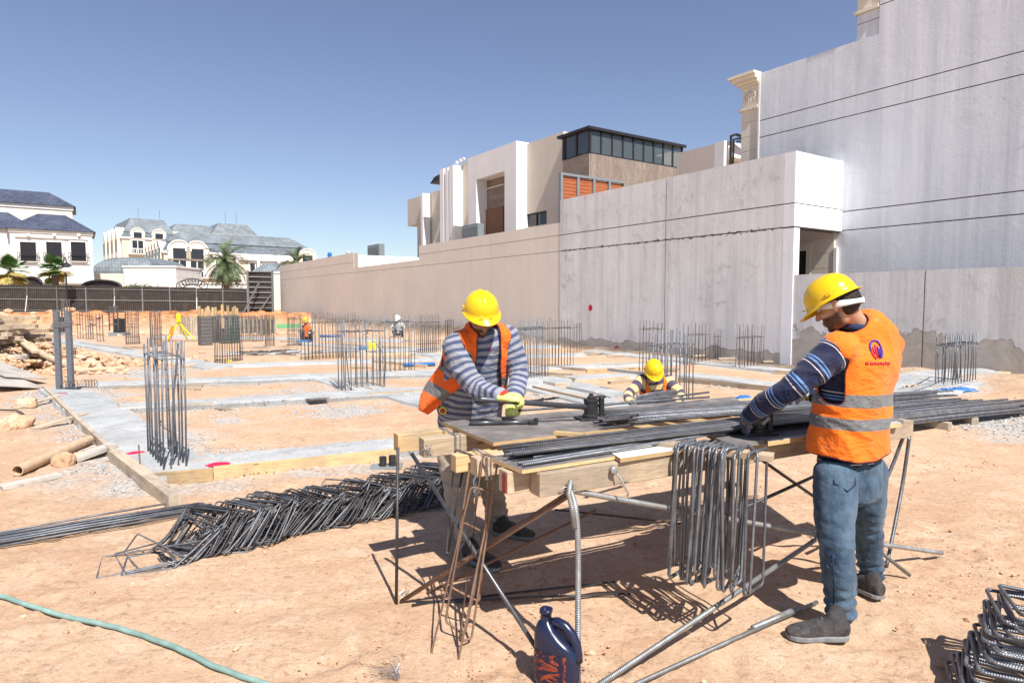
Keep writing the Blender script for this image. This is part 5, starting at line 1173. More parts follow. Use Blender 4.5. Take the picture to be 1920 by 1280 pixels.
for x0, y0, x1, y1, r, lb in ((757, 688, 815, 686, .05, 'blue pipe lying on the strip left of the bending worker'), (558, 643, 582, 642, .06, 'blue pipe end by the far kneeling worker'), (600, 632, 640, 632, .05, 'far blue pipe behind the wide row of bars')):
    a, b = GG(x0, y0), GG(x1, y1); a.z += r; b.z += r; mb = MB(); mb.tube([a, a.lerp(b, .5), b], r, 8); mb.build('blue_pipe', M['blue_plastic'], smooth=True, label=lb, cat='pipe')
c = GG(692, 658); Y = c.y; t = thing('container', 'yellow plastic container beyond the cage with the bent bar', 'container', c); mb = MB(); mb.beam(c + Vector((0, 0, .14)), c + Vector((.26, 0, .14)), .22, .26); mb.build('body', M['yellow_plastic'], t, bevel=.04)
mb = MB(); mb.tube([c + Vector((.0, 0, .27)), c + Vector((.05, 0, .34)), c + Vector((.2, 0, .34)), c + Vector((.25, 0, .27))], .02, 6); mb.build('handle', M['yellow_plastic'], t)
c = GG(679, 659); mb = MB(); mb.lathe(c, [(.09, 0), (.12, .04), (.12, .12), (.05, .2), (.03, .2)], 12); mb.build('bag', M['blue_plastic'], label='small blue bag beside the yellow container', cat='bag')
c = GG(429, 680); mb = MB(); mb.stone(c + Vector((0, 0, .05)), .07); mb.build('glove', M['yellow_plastic'], label='yellow glove lying before the dense cage', cat='glove')
c = GG(440, 686); mb = MB(); mb.stone(c + Vector((0, 0, .03)), .08, sq=.4); mb.build('glove', M['yellow_plastic'], label='second yellow glove, nearer and right of the first', cat='glove')
# offcuts heap of rebar far
c = GG(492, 666); mb = MB(); rr = random.Random(3)
for _ in range(26):
    p = c + Vector((rr.gauss(0, .45), rr.gauss(0, .2), .03 + rr.random() * .12)); a = rr.uniform(-.5, .5); d = Vector((math.cos(a), math.sin(a), rr.uniform(-.1, .1))) * .22; mb.tube([p - d, p + d, p + d + Vector((0, .1, .03))], .012, 4)
mb.build('bar_offcuts', M['rebar_far'], label='small dark heap of bent bar offcuts before the slim dark cage', cat='bar offcuts')
# survey tripod
c = GG(336, 640); Y = c.y; h = P(336, 604, Y).z; tr_ = thing('survey_tripod', 'yellow survey tripod with an instrument, in front of the orange bank', 'tripod', c)
for dx, dy in ((-.42, -.2), (.62, .1), (.1, .5)): mb = MB(); mb.beam((c.x, c.y, h), (c.x + dx, c.y + dy, .05), .05, .05); mb.build('leg', M['yellow_plastic'], tr_)
mb = MB(); mb.lathe((c.x, c.y, h), [(.1, 0), (.12, .05), (.07, .08), (.09, .16), (.09, .3), (.05, .36)], 12); mb.build('instrument', M['yellow_plastic'], tr_)
mb = MB(); mb.beam((c.x - .36, c.y - .1, .05), (c.x - .2, c.y - .05, .62), .16, .12); mb.build('case', M['orange_plastic'], label='orange case hanging beside the survey tripod', cat='case')
# green hose in front
hp = [(-60, 1108), (0, 1119), (100, 1148), (200, 1172), (280, 1196), (340, 1222), (400, 1248), (470, 1272), (560, 1302)]
pts = [G(x, y, .014) for x, y in hp]; sm = []
for i in range(len(pts) - 1):
    p0, p1, p2, p3 = pts[max(0, i - 1)], pts[i], pts[i + 1], pts[min(len(pts) - 1, i + 2)]
    for k in range(6):
        t_ = k / 6; sm.append(.5 * ((2 * p1) + (p2 - p0) * t_ + (2 * p0 - 5 * p1 + 4 * p2 - p3) * t_ ** 2 + (3 * p1 - p0 - 3 * p2 + p3) * t_ ** 3))
for q in sm: q.z = gz(q.x, q.y) + .012
mb = MB(); mb.tube(sm, .0125, 10); mb.build('hose', M['hose'], smooth=True, label='faded green hose lying across the sand, lower left corner', cat='hose')
# ================================================================ WORKBENCH
TU, TV = Vector((.894, .447, 0)), Vector((-.447, .894, 0))
def H(px, py, z): return G(px, py, z)
bench = thing('workbench', 'improvised timber and rebar workbench with dark plywood tops, in the middle of the picture', 'workbench', (.9, 3.6, 0))
def bm_(a, b, w_, h, mat='wood', name='beam', bev=.004, up=(0, 0, 1)):
    mb = MB(); mb.beam(a, b, w_, h, up=up); return mb.build(name, M[mat], bench, bevel=bev)
ZB = .815
fa, fb = H(1003, 906, .81), H(1700, 801, .81)
bm_(fa, fb, .085, .105)
d = (fb - fa).normalized(); ba = fa + TV * .095 - d * .11
bm_(ba, ba + d * 1.6, .085, .10)
mb = MB(); q = ba - d * .004; n_ = Vector((-d.y, d.x, 0)); mb.prism([q - n_ * .040 + Vector((0, 0, -.045)), q - n_ * .005 + Vector((0, 0, -.045)), q - n_ * .005 + Vector((0, 0, .04)), q - n_ * .040 + Vector((0, 0, .04))], -d * .003)
simple('red_faded', (.33, .06, .05), .85, 0, .2, 50, .1); mb.build('red_paint', M['red_faded'], bench)
ra = H(742, 829, ZB); bm_(ra, ra + d * 3.3, .085, .10, 'wood_yellow')
ra2 = H(790, 838, ZB); bm_(ra2, ra2 + d * 1.2, .085, .10, 'wood'); 
ma = H(850, 868, .80); bm_(ma, ma + d * .9, .07, .085, 'wood_yellow'); mb_ = H(888, 874, .80); bm_(mb_, mb_ + d * .5, .08, .09, 'wood')
# wires tying beams
for c0, w_ in ((ra2 + d * .18, .24), (mb_ + d * .05, .16), (fa + d * .16 + TV * .03, .2)):
    for k in range(3):
        o = d * (.012 * k + random.uniform(-.01, .01)); mb = MB(); z0, z1 = c0.z - .06, c0.z + .058
        q = [c0 + o - TV * .05, c0 + o + TV * (w_ - .05)]; mb.tube([(q[0].x, q[0].y, z0), (q[0].x, q[0].y, z1), (q[1].x, q[1].y, z1), (q[1].x, q[1].y, z0)], .0025, 5, closed=True); mb.build('tie_wire', M['wire'], bench)
def sheetq(c4, th, mat, name, edge='wood_yellow'):
    mb = MB(); c4 = [Vector(c) for c in c4]; up = Vector((0, 0, th)); 
    o = c4[0]; ex = (c4[1] - c4[0]).normalized(); ey = Vector((-ex.y, ex.x, 0)); f = lambda p: ((p - o).dot(ey) , (p - o).dot(ex))
    mb.add([c + up for c in c4] + c4, [[0, 1, 2, 3]], [[f(c) for c in c4]]); mb.m = 1
    for k in range(4): j = (k + 1) % 4; L_ = (c4[j] - c4[k]).length; mb.add([c4[k], c4[j], c4[j] + up, c4[k] + up], [[0, 1, 2, 3]], [[(0, 0), (0, L_), (th, L_), (th, 0)]])
    mb.add(c4, [[3, 2, 1, 0]], [[f(c) for c in c4][::-1]])
    return mb.build(name, [M[mat], M[edge]], bench)
ZT = .867
sheetq([H(925, 836, ZT), H(1420, 776, ZT), H(1375, 748, ZT), H(829, 796, ZT)], .018, 'plywood_face', 'plywood_top')
sheetq([H(979, 888, ZT), H(1180, 857, ZT), H(1110, 836, ZT), H(918, 864, ZT)], .016, 'plywood_face', 'plywood_top')
sheetq([H(1163, 867, ZT), H(1300, 846, ZT), H(1240, 826, ZT), H(1116, 838, ZT)], .02, 'painted_board', 'white_board')
sheetq([H(1368, 842, ZT), H(1694, 794, ZT), H(1560, 756, ZT), H(1300, 806, ZT)], .022, 'plywood_face', 'plywood_top', 'plywood_face')
sheetq([H(1440, 836, ZT - .002), H(1690, 800, ZT - .002), H(1640, 780, ZT - .002), H(1420, 815, ZT - .002)], .0235, 'wood_dusty', 'board_top')
pa, pb = H(1195, 827, .893), H(1450, 857, .885); mb = MB(); mb.beam(pa, pb, .085, .03); mb.build('outrigger_plank', M['wood'], bench, bevel=.003)
mb = MB(); mb.beam(H(1040, 811, .893), H(1095, 815, .893), .05, .016); mb.build('shim', M['wood_yellow'], bench)
mb = MB(); mb.beam(H(960, 795, .80), H(1480, 905, .80), .05, .04); 
def bar(a, b, r=.0085, mat='rebar_dark', name='leg', mids=()):
    mb = MB(); pts = [Vector(a)] + [Vector(m) for m in mids] + [Vector(b)]
    sm = []
    for i in range(len(pts) - 1):
        p0, p1, p2, p3 = pts[max(0, i - 1)], pts[i], pts[i + 1], pts[min(len(pts) - 1, i + 2)]
        n = 8 if len(pts) > 2 else 1
        for k in range(n):
            t_ = k / n; sm.append(.5 * ((2 * p1) + (p2 - p0) * t_ + (2 * p0 - 5 * p1 + 4 * p2 - p3) * t_ ** 2 + (3 * p1 - p0 - 3 * p2 + p3) * t_ ** 3))
    mb.tube(sm + [pts[-1]], r, 10); return mb.build(name, M[mat], bench, smooth=True)
bar(P(746, 838, 3.44), G(743, 1134, -.01), .0085)
bar(P(772, 850, 3.40), G(1052, 1286, 0), .0105, 'steel_pipe', 'brace')
bar(P(1068, 915, 2.78), G(1083, 1300, -.02), .013, 'galvanised', 'leg', [P(1080, 960, 2.72), P(1084, 1060, 2.70)])
bar(P(1030, 912, 2.76), G(1766, 1036, .012), .0135, 'galvanised', 'brace', [P(1530, 1001, 3.54)])
bar(G(1110, 1292, .01), P(1528, 1012, 3.50), .0125, 'galvanised', 'brace')
bar(G(752, 1126, .01), P(1142, 873, 3.05), .009, 'rebar_rust', 'brace'); bar(G(760, 1122, .02), P(1062, 932, 2.84), .011, 'rebar_rust', 'brace')
bar(G(800, 1112, .03), P(1118, 956, 3.4), .008, 'rebar_rust', 'brace')
bar(P(1345, 804, 3.6), P(1590, 975, 4.0), .0095, 'rebar_dark', 'brace'); bar(P(1372, 962, 3.3), P(1655, 835, 4.0), .0095, 'rebar_dark', 'brace')
bar(P(1706, 812, 4.02), G(1662, 1062, -.01), .011, 'rebar', 'leg', [P(1690, 920, 4.0)]); bar(P(1696, 812, 4.0), P(1560, 985, 3.85), .011, 'rebar', 'leg', [P(1660, 900, 4.0), P(1612, 950, 3.95)])
bar(P(1560, 962, 3.7), G(1706, 1078, .01), .011, 'galvanised', 'brace')
bar(P(870, 870, 3.2), G(838, 1040, .3), .006, 'rebar_dark', 'hook')
# wire knots and clamps
def knot(c, r, n=10, parent=None, mat='wire'):
    mb = MB(); rr = random.Random(int(c[0] * 1000)); c = Vector(c)
    for k in range(n):
        pts = [c + Vector((rr.gauss(0, r), rr.gauss(0, r), rr.gauss(0, r))) for _ in range(5)]; mb.tube(pts, .0016, 4)
    return mb.build('tie_wire', M[mat], parent or bench)
for c in (P(745, 1128, 3.40), P(1068, 915, 2.77), P(1700, 812, 4.0), P(1528, 1006, 3.52), P(800, 845, 3.4), P(1668, 1040, 4.1), P(760, 1118, 3.42)): knot(c, .017, 12)
mb = MB(); mb.tube([P(1070, 900, 2.75), P(1066, 925, 2.73), P(1072, 950, 2.72), P(1078, 990, 2.70)], .012, 8); mb.build('clamp', M['galvanised'], bench, smooth=True)
mb = MB(); c = P(1149, 880, 2.88); mb.lathe(c, [(.012, -.02), (.017, -.018), (.017, .02), (.01, .022)], 12, (.2, -1, 0)); mb.tube([c + Vector((-.2, .08, .005)), c, c + Vector((.03, -.02, -.03)), P(1178, 925, 2.86), P(1176, 930, 2.86)], .0045, 6); mb.build('hook_bolt', M['galvanised'], bench, smooth=True)
# rods lying under the bench
for x0, y0, x1, y1, r, m_, lb in ((772, 1134, 1153, 1090, .007, 'rebar_dark', 'upper of two thin rods on the shaded sand under the bench'), (780, 1130, 1182, 1112, .007, 'rebar_dark', 'lower of two thin rods on the shaded sand under the bench'),
                                  (1040, 955, 1280, 982, .008, 'rebar_rust', 'dark rod on the sand behind the hanging bundle'), (1170, 1292, 1532, 1128, .010, 'galvanised', 'long galvanised rod with a sleeve lying towards the near shoe of the standing worker')):
    a, b = G(x0, y0, .01), G(x1, y1, .01); mb = MB(); mb.tube([a, a.lerp(b, .5) + Vector((0, 0, .004)), b], r, 8); o = mb.build('rod', M[m_], smooth=True, label=lb, cat='rod')
    if 'sleeve' in lb:
        mb = MB(); p, q = G(1412, 1177, .014), G(1495, 1141, .014); mb.tube([p, q], .016, 8); s_ = mb.build('sleeve', M['galvanised'], o, smooth=True)
# stirrups
def stirrup_mesh(nm, w_, h_, r, mat, hook=True, seg=3, sides=6):
    mb = MB(); pts = rect_pts(w_, h_, .022, seg)
    if hook: c = pts[0]; pts = [c + Vector((-.05, -.055, .006))] + [Vector((w_ / 2 - .012, h_ / 2 - .012, .006))] + pts[seg:] + [pts[0] + Vector((0, 0, -.006)), Vector((w_ / 2 - .012, h_ / 2 + .004, -.010)), c + Vector((-.055, -.045, -.010))]; mb.tube(pts, r, sides)
    else: mb.tube(pts, r, sides, closed=True)
    me = mb.mesh(nm, smooth=True); me.materials.append(M[mat]); return me
def inst(name, me, mat4, label, cat, group=None):
    o = bpy.data.objects.new(name, me); COL.objects.link(o); o.matrix_world = mat4; ORG[o] = mat4.translation.copy(); return tag(o, label, cat, group)
def frame_m(c, ax, ay):
    ax = Vector(ax).normalized(); ay = Vector(ay); ay = (ay - ax * ay.dot(ax)).normalized(); az = ax.cross(ay)
    return Matrix(((ax.x, ay.x, az.x, c[0]), (ax.y, ay.y, az.y, c[1]), (ax.z, ay.z, az.z, c[2]), (0, 0, 0, 1)))
# hanging bundle on the outrigger plank
rr = random.Random(2); sm1 = stirrup_mesh('stirrup', .20, .66, .0068, 'rebar', False, 3, 8); sm2 = stirrup_mesh('stirrup', .19, .60, .0062, 'rebar', False, 3, 8)
pd = (pb - pa).normalized()
for k in range(24):
    f = (.34 + .47 * k / 22) if k < 22 else (.90, .86)[k - 22]; f += rr.uniform(-.008, .008); top = pa.lerp(pb, f); yaw = rr.uniform(-.28, .28); me = sm1 if k % 3 else sm2; hh = .66 if k % 3 else .60
    if k == 23: yaw = .5
    wd = Matrix.Rotation(yaw, 3, 'Z') @ Vector((-.60, -.80, 0)); wd.z = rr.uniform(-.08, .08); dn = Vector((rr.uniform(-.05, -.0) - .04 * (1 - f), rr.uniform(-.05, .03), -1)).normalized()
    c = top + Vector((0, 0, .024)) + dn * (hh / 2) + wd * rr.uniform(-.03, .03)
    inst('stirrup', me, frame_m(c, wd, -dn), 'ribbed steel stirrup hanging over the plank in front of the standing worker', 'stirrup', 'stirrups hanging from the outrigger plank')
# rusty stirrups leaning on the bench
def loop_stirrup(pts, r, label, group=None, mat='rebar_rust'):
    pts = [Vector(p) for p in pts]; n = len(pts); out_ = []
    for i in range(n):
        p, a, b = pts[i], pts[i - 1], pts[(i + 1) % n]; ra_ = min(.02, (a - p).length * .3, (b - p).length * .3); u, v = p + (a - p).normalized() * ra_, p + (b - p).normalized() * ra_
        for k in range(4): t_ = k / 3; out_.append(u * (1 - t_) ** 2 + p * 2 * t_ * (1 - t_) + v * t_ ** 2)
    mb = MB(); mb.tube(out_, r, 8, closed=True); return mb.build('stirrup', M[mat], smooth=True, label=label, cat='stirrup', group=group)
loop_stirrup([P(883, 912, 3.0), P(924, 922, 3.0), P(853, 1268, 2.76), P(808, 1226, 2.84)], .0055, 'rusty narrow stirrup leaning on the bench, its foot farthest towards the viewer')
loop_stirrup([P(906, 850, 3.03), P(934, 858, 2.98), P(884, 1196, 2.9), P(861, 1203, 2.86)], .0055, 'rusty stirrup hooked over the middle beam end, just right of the lowest one')
loop_stirrup([P(880, 880, 3.12), P(917, 886, 3.08), P(899, 1128, 3.0), P(845, 1100, 3.05)], .0055, 'short rusty stirrup between the two long rusty ones')
loop_stirrup([P(868, 978, 3.06), P(912, 1000, 3.0), P(871, 1190, 2.94), P(835, 1164, 2.98)], .0055, 'rusty stirrup hanging low behind the lowest one')
loop_stirrup([P(853, 842, 3.2), P(900, 858, 3.1), P(886, 1000, 3.08), P(837, 1040, 3.15)], .0045, 'dark thin stirrup hooked over the middle beam end', mat='rebar_dark')
# stirrup pile on the ground, left
path = [G(300, 1050), G(400, 1025), G(500, 1000), G(620, 973), G(720, 955), G(840, 930), G(900, 905)]
ln = [0]
for a, b in zip(path, path[1:]): ln.append(ln[-1] + (b - a).length)
def pat(s_):
    s_ = max(0, min(s_, ln[-1] - 1e-4)); i = max(k for k in range(len(ln) - 1) if ln[k] <= s_); return path[i].lerp(path[i + 1], (s_ - ln[i]) / (ln[i + 1] - ln[i]))
g1 = [stirrup_mesh('stirrup', a, b, .0056, m_, True) for a, b, m_ in ((.40, .29, 'rebar'), (.40, .29, 'rebar_dark'), (.37, .27, 'rebar_dark'))]
NS = 170
for k in range(NS):
    s_ = .12 + (ln[-1] - .12) * k / NS; c = pat(s_); wob = float(vn(k * .13, 5, 81)); wb2 = float(vn(k * .09, 9, 82)); tl = R(24 + 26 * wob + rr.uniform(-8, 8)); ya = R(-14 + 30 * (wb2 - .5) + rr.uniform(-5, 5))
    A1 = Matrix.Rotation(ya, 3, 'Z') @ Vector((.97, -.22, 0)); A1.z = rr.uniform(-.06, .06); fw = Matrix.Rotation(ya + rr.uniform(-.1, .1), 3, 'Z') @ Vector((.42, .90, 0)); A2 = fw * math.cos(tl) + Vector((0, 0, math.sin(tl)))
    zc = .135 * math.sin(tl) + .012 + .03 * rr.random(); off = TV * rr.gauss(0, .02)
    inst('stirrup', rr.choice(g1), frame_m(c + off + Vector((0, 0, zc)), A1, A2), 'dark steel stirrup in the long slumped row on the sand, left of the bench', 'stirrup', 'stirrups slumped in a row on the sand')
for k in range(14):      # flattened ones under the row
    c = pat(rr.uniform(.1, ln[-1])); a = rr.uniform(-.3, .5); inst('stirrup', g1[k % 3], frame_m(c + Vector((rr.uniform(-.05, .05), rr.uniform(-.12, .02), .012 + .01 * (k % 3))), (math.cos(a), math.sin(a), 0), (-math.sin(a), math.cos(a), .02)), 'dark steel stirrup in the long slumped row on the sand, left of the bench', 'stirrup', 'stirrups slumped in a row on the sand')
fl = [G(192, 1044, .01), G(181, 1084, .008), G(345, 1048, .02), G(385, 1012, .1)]
loop_stirrup(fl, .0055, 'leftmost flat stirrup reaching out of the slumped row', mat='rebar')
loop_stirrup([G(214, 1038, .012), G(236, 1075, .012), G(330, 1055, .03), G(300, 1016, .10)], .005, 'second flat stirrup lying inside the leftmost one', mat='rebar')
loop_stirrup([G(232, 1036, .012), G(262, 1068, .012), G(352, 1046, .05), G(258, 1000, .15)], .005, 'third flat stirrup propped on the left end of the row', mat='rebar')
# straight bundle on the ground, left
for k in range(22):
    f = k / 21; a = G(-90, 1022 + 22 * f, .012); b = G(330 + 75 * rr.random(), 944 + 14 * f, .014 + .03 * rr.random()); zz = .01 * (k % 3)
    a = Vector((a.x, a.y, gz(a.x, a.y) + .012 + zz)); b = Vector((b.x, b.y, b.z + zz)); mb = MB(); mb.tube([a, a.lerp(b, .5) + Vector((0, 0, .006)), b], .0075, 6)
    mb.build('steel_bar', M['rebar'], smooth=True, label='straight steel bar in the bundle reaching the left edge', cat='steel bar', group='straight bars bundled on the sand at the left')
# stack of stirrups lower right corner
sR = stirrup_mesh('stirrup', .50, .33, .0078, 'rebar', True, 4, 10)
for k in range(31):
    z = .012 + .0112 * k + rr.uniform(0, .006); x = 2.05 + .0085 * k + rr.uniform(-.025, .025); y = 2.44 + rr.uniform(-.03, .03) + .002 * k; ya = R(-32 + rr.uniform(-9, 9)); A1 = Vector((math.cos(ya), math.sin(ya), rr.uniform(-.07, .04))); A2 = Vector((-math.sin(ya), math.cos(ya), rr.uniform(-.05, .07)))
    inst('stirrup', sR, frame_m((x, y, z), A1, A2), 'ribbed stirrup in the stack cut by the lower right corner', 'stirrup', 'stirrups stacked in the lower right corner')
# long bars on the bench
def tbar(a, b, r, grp, lb, mid=.0, mat='rebar'):
    mb = MB(); a, b = Vector(a), Vector(b); mb.tube([a, a.lerp(b, .33) + Vector((0, 0, mid)), a.lerp(b, .66) + Vector((0, 0, mid)), b], r, 8); return mb.build('steel_bar', M[mat], smooth=True, label=lb, cat='steel bar', group=grp)
zt = .895
for k in range(34):
    f = (k % 17) / 16 + (.03 if k > 16 else 0) + rr.uniform(-.015, .015); lay = k // 17; a = H(926 + rr.uniform(0, 75) + 20 * f, 836 + 16 * f, zt + .017 * lay + rr.uniform(0, .008)); b = H(1556, 764 + 20 * f, zt + .018 + .017 * lay)
    tbar(a, b, .0076, 'long bars lying on the near half of the bench', 'long ribbed bar lying among many on the near half of the bench', .003 * rr.random(), rr.choice(['rebar', 'rebar_dark', 'rebar_dark']))
for k, (x0, y0, x1, y1) in enumerate(((972, 868, 1408, 797), (980, 871, 1425, 799), (1000, 857, 1440, 790))):
    tbar(H(x0, y0, zt), H(x1, y1, zt + .02), .0076, None, ('rear', 'foremost', 'upper')[k] + ' of the three separate bars lying over the small plywood sheet')
for k in range(32):
    f = (k % 16) / 15 + (.03 if k > 15 else 0) + rr.uniform(-.015, .015); lay = k // 16; a = H(1118 + rr.uniform(0, 45) + 30 * f, 771 + 22 * f, zt + .016 * lay); b = H(1570, 742 + 20 * f, zt + .02 + .016 * lay)
    tbar(a, b, .0076, 'long bars lying on the far half of the bench', 'long dark bar lying among many on the far half of the bench', .002, rr.choice(['rebar', 'rebar_dark', 'rebar_dark']))
for k in range(12):
    a = H(1112 + rr.uniform(0, 30), 783 + rr.uniform(0, 10), zt + rr.uniform(.01, .05)); tbar(a, a + d * rr.uniform(.13, .24), .008, 'stubby cut ends beside the left bender', 'short rough cut bar end in the clump beside the left bender', 0, 'rebar_dark')
tbar(P(962, 770, 3.75), P(1330, 744, 4.35), .0075, None, 'single bar held by the bending worker, running through the left bender'); tbar(P(1110, 762, 3.9), P(1329, 735, 4.6), .0075, None, 'single bar crossing in front of the crouching worker')
for k in range(5): tbar(P(1195, 752 - k * 2.2, 4.6), P(1268, 741 - k * 2, 4.9), .008, 'bluish bars in front of the crouching worker', 'short bluish bar in front of the crouching worker', .01)
# far stack of bars on timbers
for k in range(78):
    bnd = k % 3; lay = (k // 3) % 6; j = (k // 18); off = TV * (-.55 + bnd * .42 + j * .065 + rr.uniform(-.012, .012)); z = .10 + lay * .026 + (.06 if bnd == 2 else 0)
    end_ = Vector((6.55, 9.15, 0)) + TU * (rr.uniform(-.5, .35) + (.7 if bnd == 0 else 0)) + off; st = Vector((6.55, 9.15, 0)) - TU * 3.9 + off
    tbar((st.x, st.y, z + .05), (end_.x, end_.y, z - .02 + rr.uniform(-.02, .02)), .013, 'long bars stacked on timbers behind the standing worker', 'long dark bar in the stack on timbers, right of the standing worker', .01, 'rebar')
for k, (x0, y0, x1, y1, lb) in enumerate(((1702, 795, 1781, 806, 'nearest timber under the far stack of bars'), (1748, 782, 1828, 797, 'middle timber under the far stack of bars'), (1836, 769, 1916, 778, 'timber under the right end of the far stack of bars'), (1866, 760, 1925, 764, 'round log at the right end of the far stack of bars'))): pk(x0, y0, x1, y1, .12, .09, lb, 'wood_old', name='timber', cat='timber')
for q in range(3):
    c = Vector((4.9 + q * .5, 8.7 + q * .25, .32)); knot(c, .07, 7, bench, 'rebar_dark') if False else None
# ---- bending tools
def bender(c, yaw, label, s_=1.0):
    c = Vector(c); t = thing('bar_bender', label, 'bar bender', c); mb = MB(); q = Matrix.Rotation(yaw, 3, 'Z')
    mb.beam(c + q @ Vector((-.09, 0, .006)), c + q @ Vector((.09, 0, .006)), .13, .010); mb.build('base_plate', M['cast_steel'], t, bevel=.002)
    mb = MB(); mb.lathe(c, [(.001, .012), (.052, .012), (.052, .028), (.043, .032), (.043, .105), (.047, .108), (.047, .122), (.03, .126), (.001, .126)], 24); mb.build('drum', M['cast_steel'], t, smooth=False)
    mb = MB(); e = c + q @ Vector((.065, -.01, 0)); mb.lathe(e, [(.018, .012), (.018, .13), (.012, .14), (.001, .14)], 14); mb.build('roller_pin', M['cast_steel'], t)
    mb = MB(); mb.beam(c + q @ Vector((-.02, 0, .135)), c + q @ Vector((.09, -.01, .135)), .035, .012); mb.lathe(c, [(.014, .126), (.014, .155), (.001, .157)], 12); mb.build('swing_arm', M['cast_steel'], t, bevel=.002)
    return t
b1 = bender(H(1108, 785, .886), .3, 'left bar bender with a long pipe handle, between the bending worker and the bars')
hA, hB = P(899, 748, 3.62), P(1098, 763, 3.80); mb = MB(); mb.tube([hA, hA + (hB - hA) * .02, hB], [.016, .017, .016], 14); mb.build('pipe_handle', M['steel_pipe'], b1, smooth=True)
b2 = bender(H(1420, 812, .892), .2, 'right bar bender gripped by the standing worker in navy stripes')
mb = MB(); mb.tube([P(1428, 795, 3.38), P(1455, 770, 3.47), P(1502, 733, 3.66)], .014, 12); mb.build('lever', M['galvanised'], b2, smooth=True)
w0, w1 = H(880, 793, .90), H(992, 791, .90); t = thing('spanner_bar', 'tubular bending key lying on the dark plywood before the bending worker', 'bending key', w0)
mb = MB(); mb.tube([w0, w0.lerp(w1, .5)], .014, 12); mb.tube([w0.lerp(w1, .5), w1], .012, 12); mb.build('handle', M['steel_pipe'], t, smooth=True)
mb = MB(); dd = (w1 - w0).normalized(); sd = Vector((-dd.y, dd.x, 0)); mb.beam(w1, w1 + dd * .04, .045, .02); mb.beam(w1 + dd * .035 + sd * .02, w1 + dd * .035 + sd * .045 + dd * .02, .016, .02); mb.lathe(w1 + dd * .04 - sd * .01, [(.012, -.012), (.012, .025), (.001, .027)], 10); mb.build('jaw', M['cast_steel'], t, bevel=.002)
# base plate tool on the ground behind
c = G(722, 876, .0); t = thing('base_plate', 'rusty steel base plate with two short pins, on the sand behind the bench leg', 'base plate', c); mb = MB(); mb.beam(c + Vector((-.14, 0, .01)), c + Vector((.16, .02, .01)), .2, .012); mb.build('plate', M['grey_metal'], t)
mb = MB(); mb.lathe(c + Vector((-.02, 0, .016)), [(.035, 0), (.035, .09), (.001, .09)], 14); mb.build('pin', M['cast_steel'], t); mb = MB(); mb.lathe(c + Vector((.07, .01, .016)), [(.035, 0), (.035, .1), (.001, .1)], 14); mb.build('pin', M['cast_steel'], t)
# ---- oil can
t_ = NT('can_navy'); t_.col((.008, .013, .042)); t_.rough(.22); t_.b.inputs['Specular IOR Level'].default_value = .6; n_ = t_.noise(t_.pos(), 9, 4); t_.rough(t_.ramp(n_, [(.3, .2), (.7, .42)])); M['can_navy'] = t_.m
def oil_can(c, yaw):
    t = thing('oil_can', 'open dark navy plastic oil can with a moulded handle beside the front bench leg', 'oil can', c); q = Matrix.Rotation(yaw, 3, 'Z'); c = Vector(c)
    bm = bmesh.new()
    def ell(z, x0, x1, dy, n=28, p=3.2):
        o = []
        for k in range(n):
            a = 2 * math.pi * k / n; ca, sa = math.cos(a), math.sin(a); cx = (x0 + x1) / 2; rx = (x1 - x0) / 2
            o.append(bm.verts.new(c + q @ Vector((cx + rx * math.copysign(abs(ca) ** (2 / p), ca), dy * math.copysign(abs(sa) ** (2 / p), sa), z))))
        return o
    prof = [(0, -.085, .085, .045), (.008, -.095, .095, .052), (.03, -.098, .098, .055), (.10, -.098, .098, .055), (.17, -.098, .093, .055), (.195, -.098, .060, .054), (.215, -.097, .030, .050), (.24, -.093, .0, .045), (.262, -.085, -.018, .036), (.272, -.076, -.030, .026), (.278, -.074, -.032, .022), (.300, -.074, -.032, .022), (.302, -.078, -.028, .026), (.318, -.078, -.028, .026), (.319, -.070, -.036, .018), (.29, -.070, -.036, .018)]
    rings = [ell(z, a, b, d_) for z, a, b, d_ in prof]
    for r0, r1 in zip(rings, rings[1:]):
        for k in range(28): bm.faces.new([r0[k], r0[(k + 1) % 28], r1[(k + 1) % 28], r1[k]])
    bm.faces.new(rings[0][::-1]); bm.faces.new(rings[-1]); me = bpy.data.meshes.new('body'); bmesh.ops.recalc_face_normals(bm, faces=bm.faces); bm.to_mesh(me); bm.free()
    for v in me.vertices: v.co -= c
    me.materials.append(M['can_navy']); me.polygons.foreach_set('use_smooth', [True] * len(me.polygons)); link(bpy.data.objects.new('body', me), t)
    mb = MB(); hp = [(-.03, .262), (.0, .272), (.035, .262), (.065, .235), (.083, .20), (.088, .165), (.086, .13)]; mb.tube([c + q @ Vector((x, 0, z)) for x, z in hp], [.02, .021, .021, .020, .020, .022, .026], 14); mb.build('handle', M['can_navy'], t, smooth=True)
    lt = NT('can_label'); n2 = lt.noise(lt.co('UV', (3, 2.4, 1)), 1.6, 2, .5, 1.6); lt.col(lt.ramp(n2, [(.40, (.015, .016, .04)), (.50, (.02, .02, .045)), (.55, (.26, .035, .015)), (.60, (.38, .09, .03)), (.63, (.02, .02, .04))], 'LINEAR')); lt.rough(.35)
    mb = MB(); n = 14
    vs = []; 
    for j in range(2):
        for k in range(n + 1):
            a = math.pi + .1 + (math.pi * .62) * k / n; ca, sa = math.cos(a), math.sin(a); p_ = 3.2
            vs.append(c + q @ Vector((.0995 * math.copysign(abs(ca) ** (2 / p_), ca), .0565 * math.copysign(abs(sa) ** (2 / p_), sa), .035 + .125 * j)))
    mb.add(vs, [[k, k + 1, n + 2 + k, n + 1 + k] for k in range(n)], [[(k / n, 0), ((k + 1) / n, 0), ((k + 1) / n, 1), (k / n, 1)] for k in range(n)]); mb.build('label', lt.m, t, smooth=True)
oil_can((G(1046, 1292).x, G(1046, 1292).y + .03, 0), R(-28))
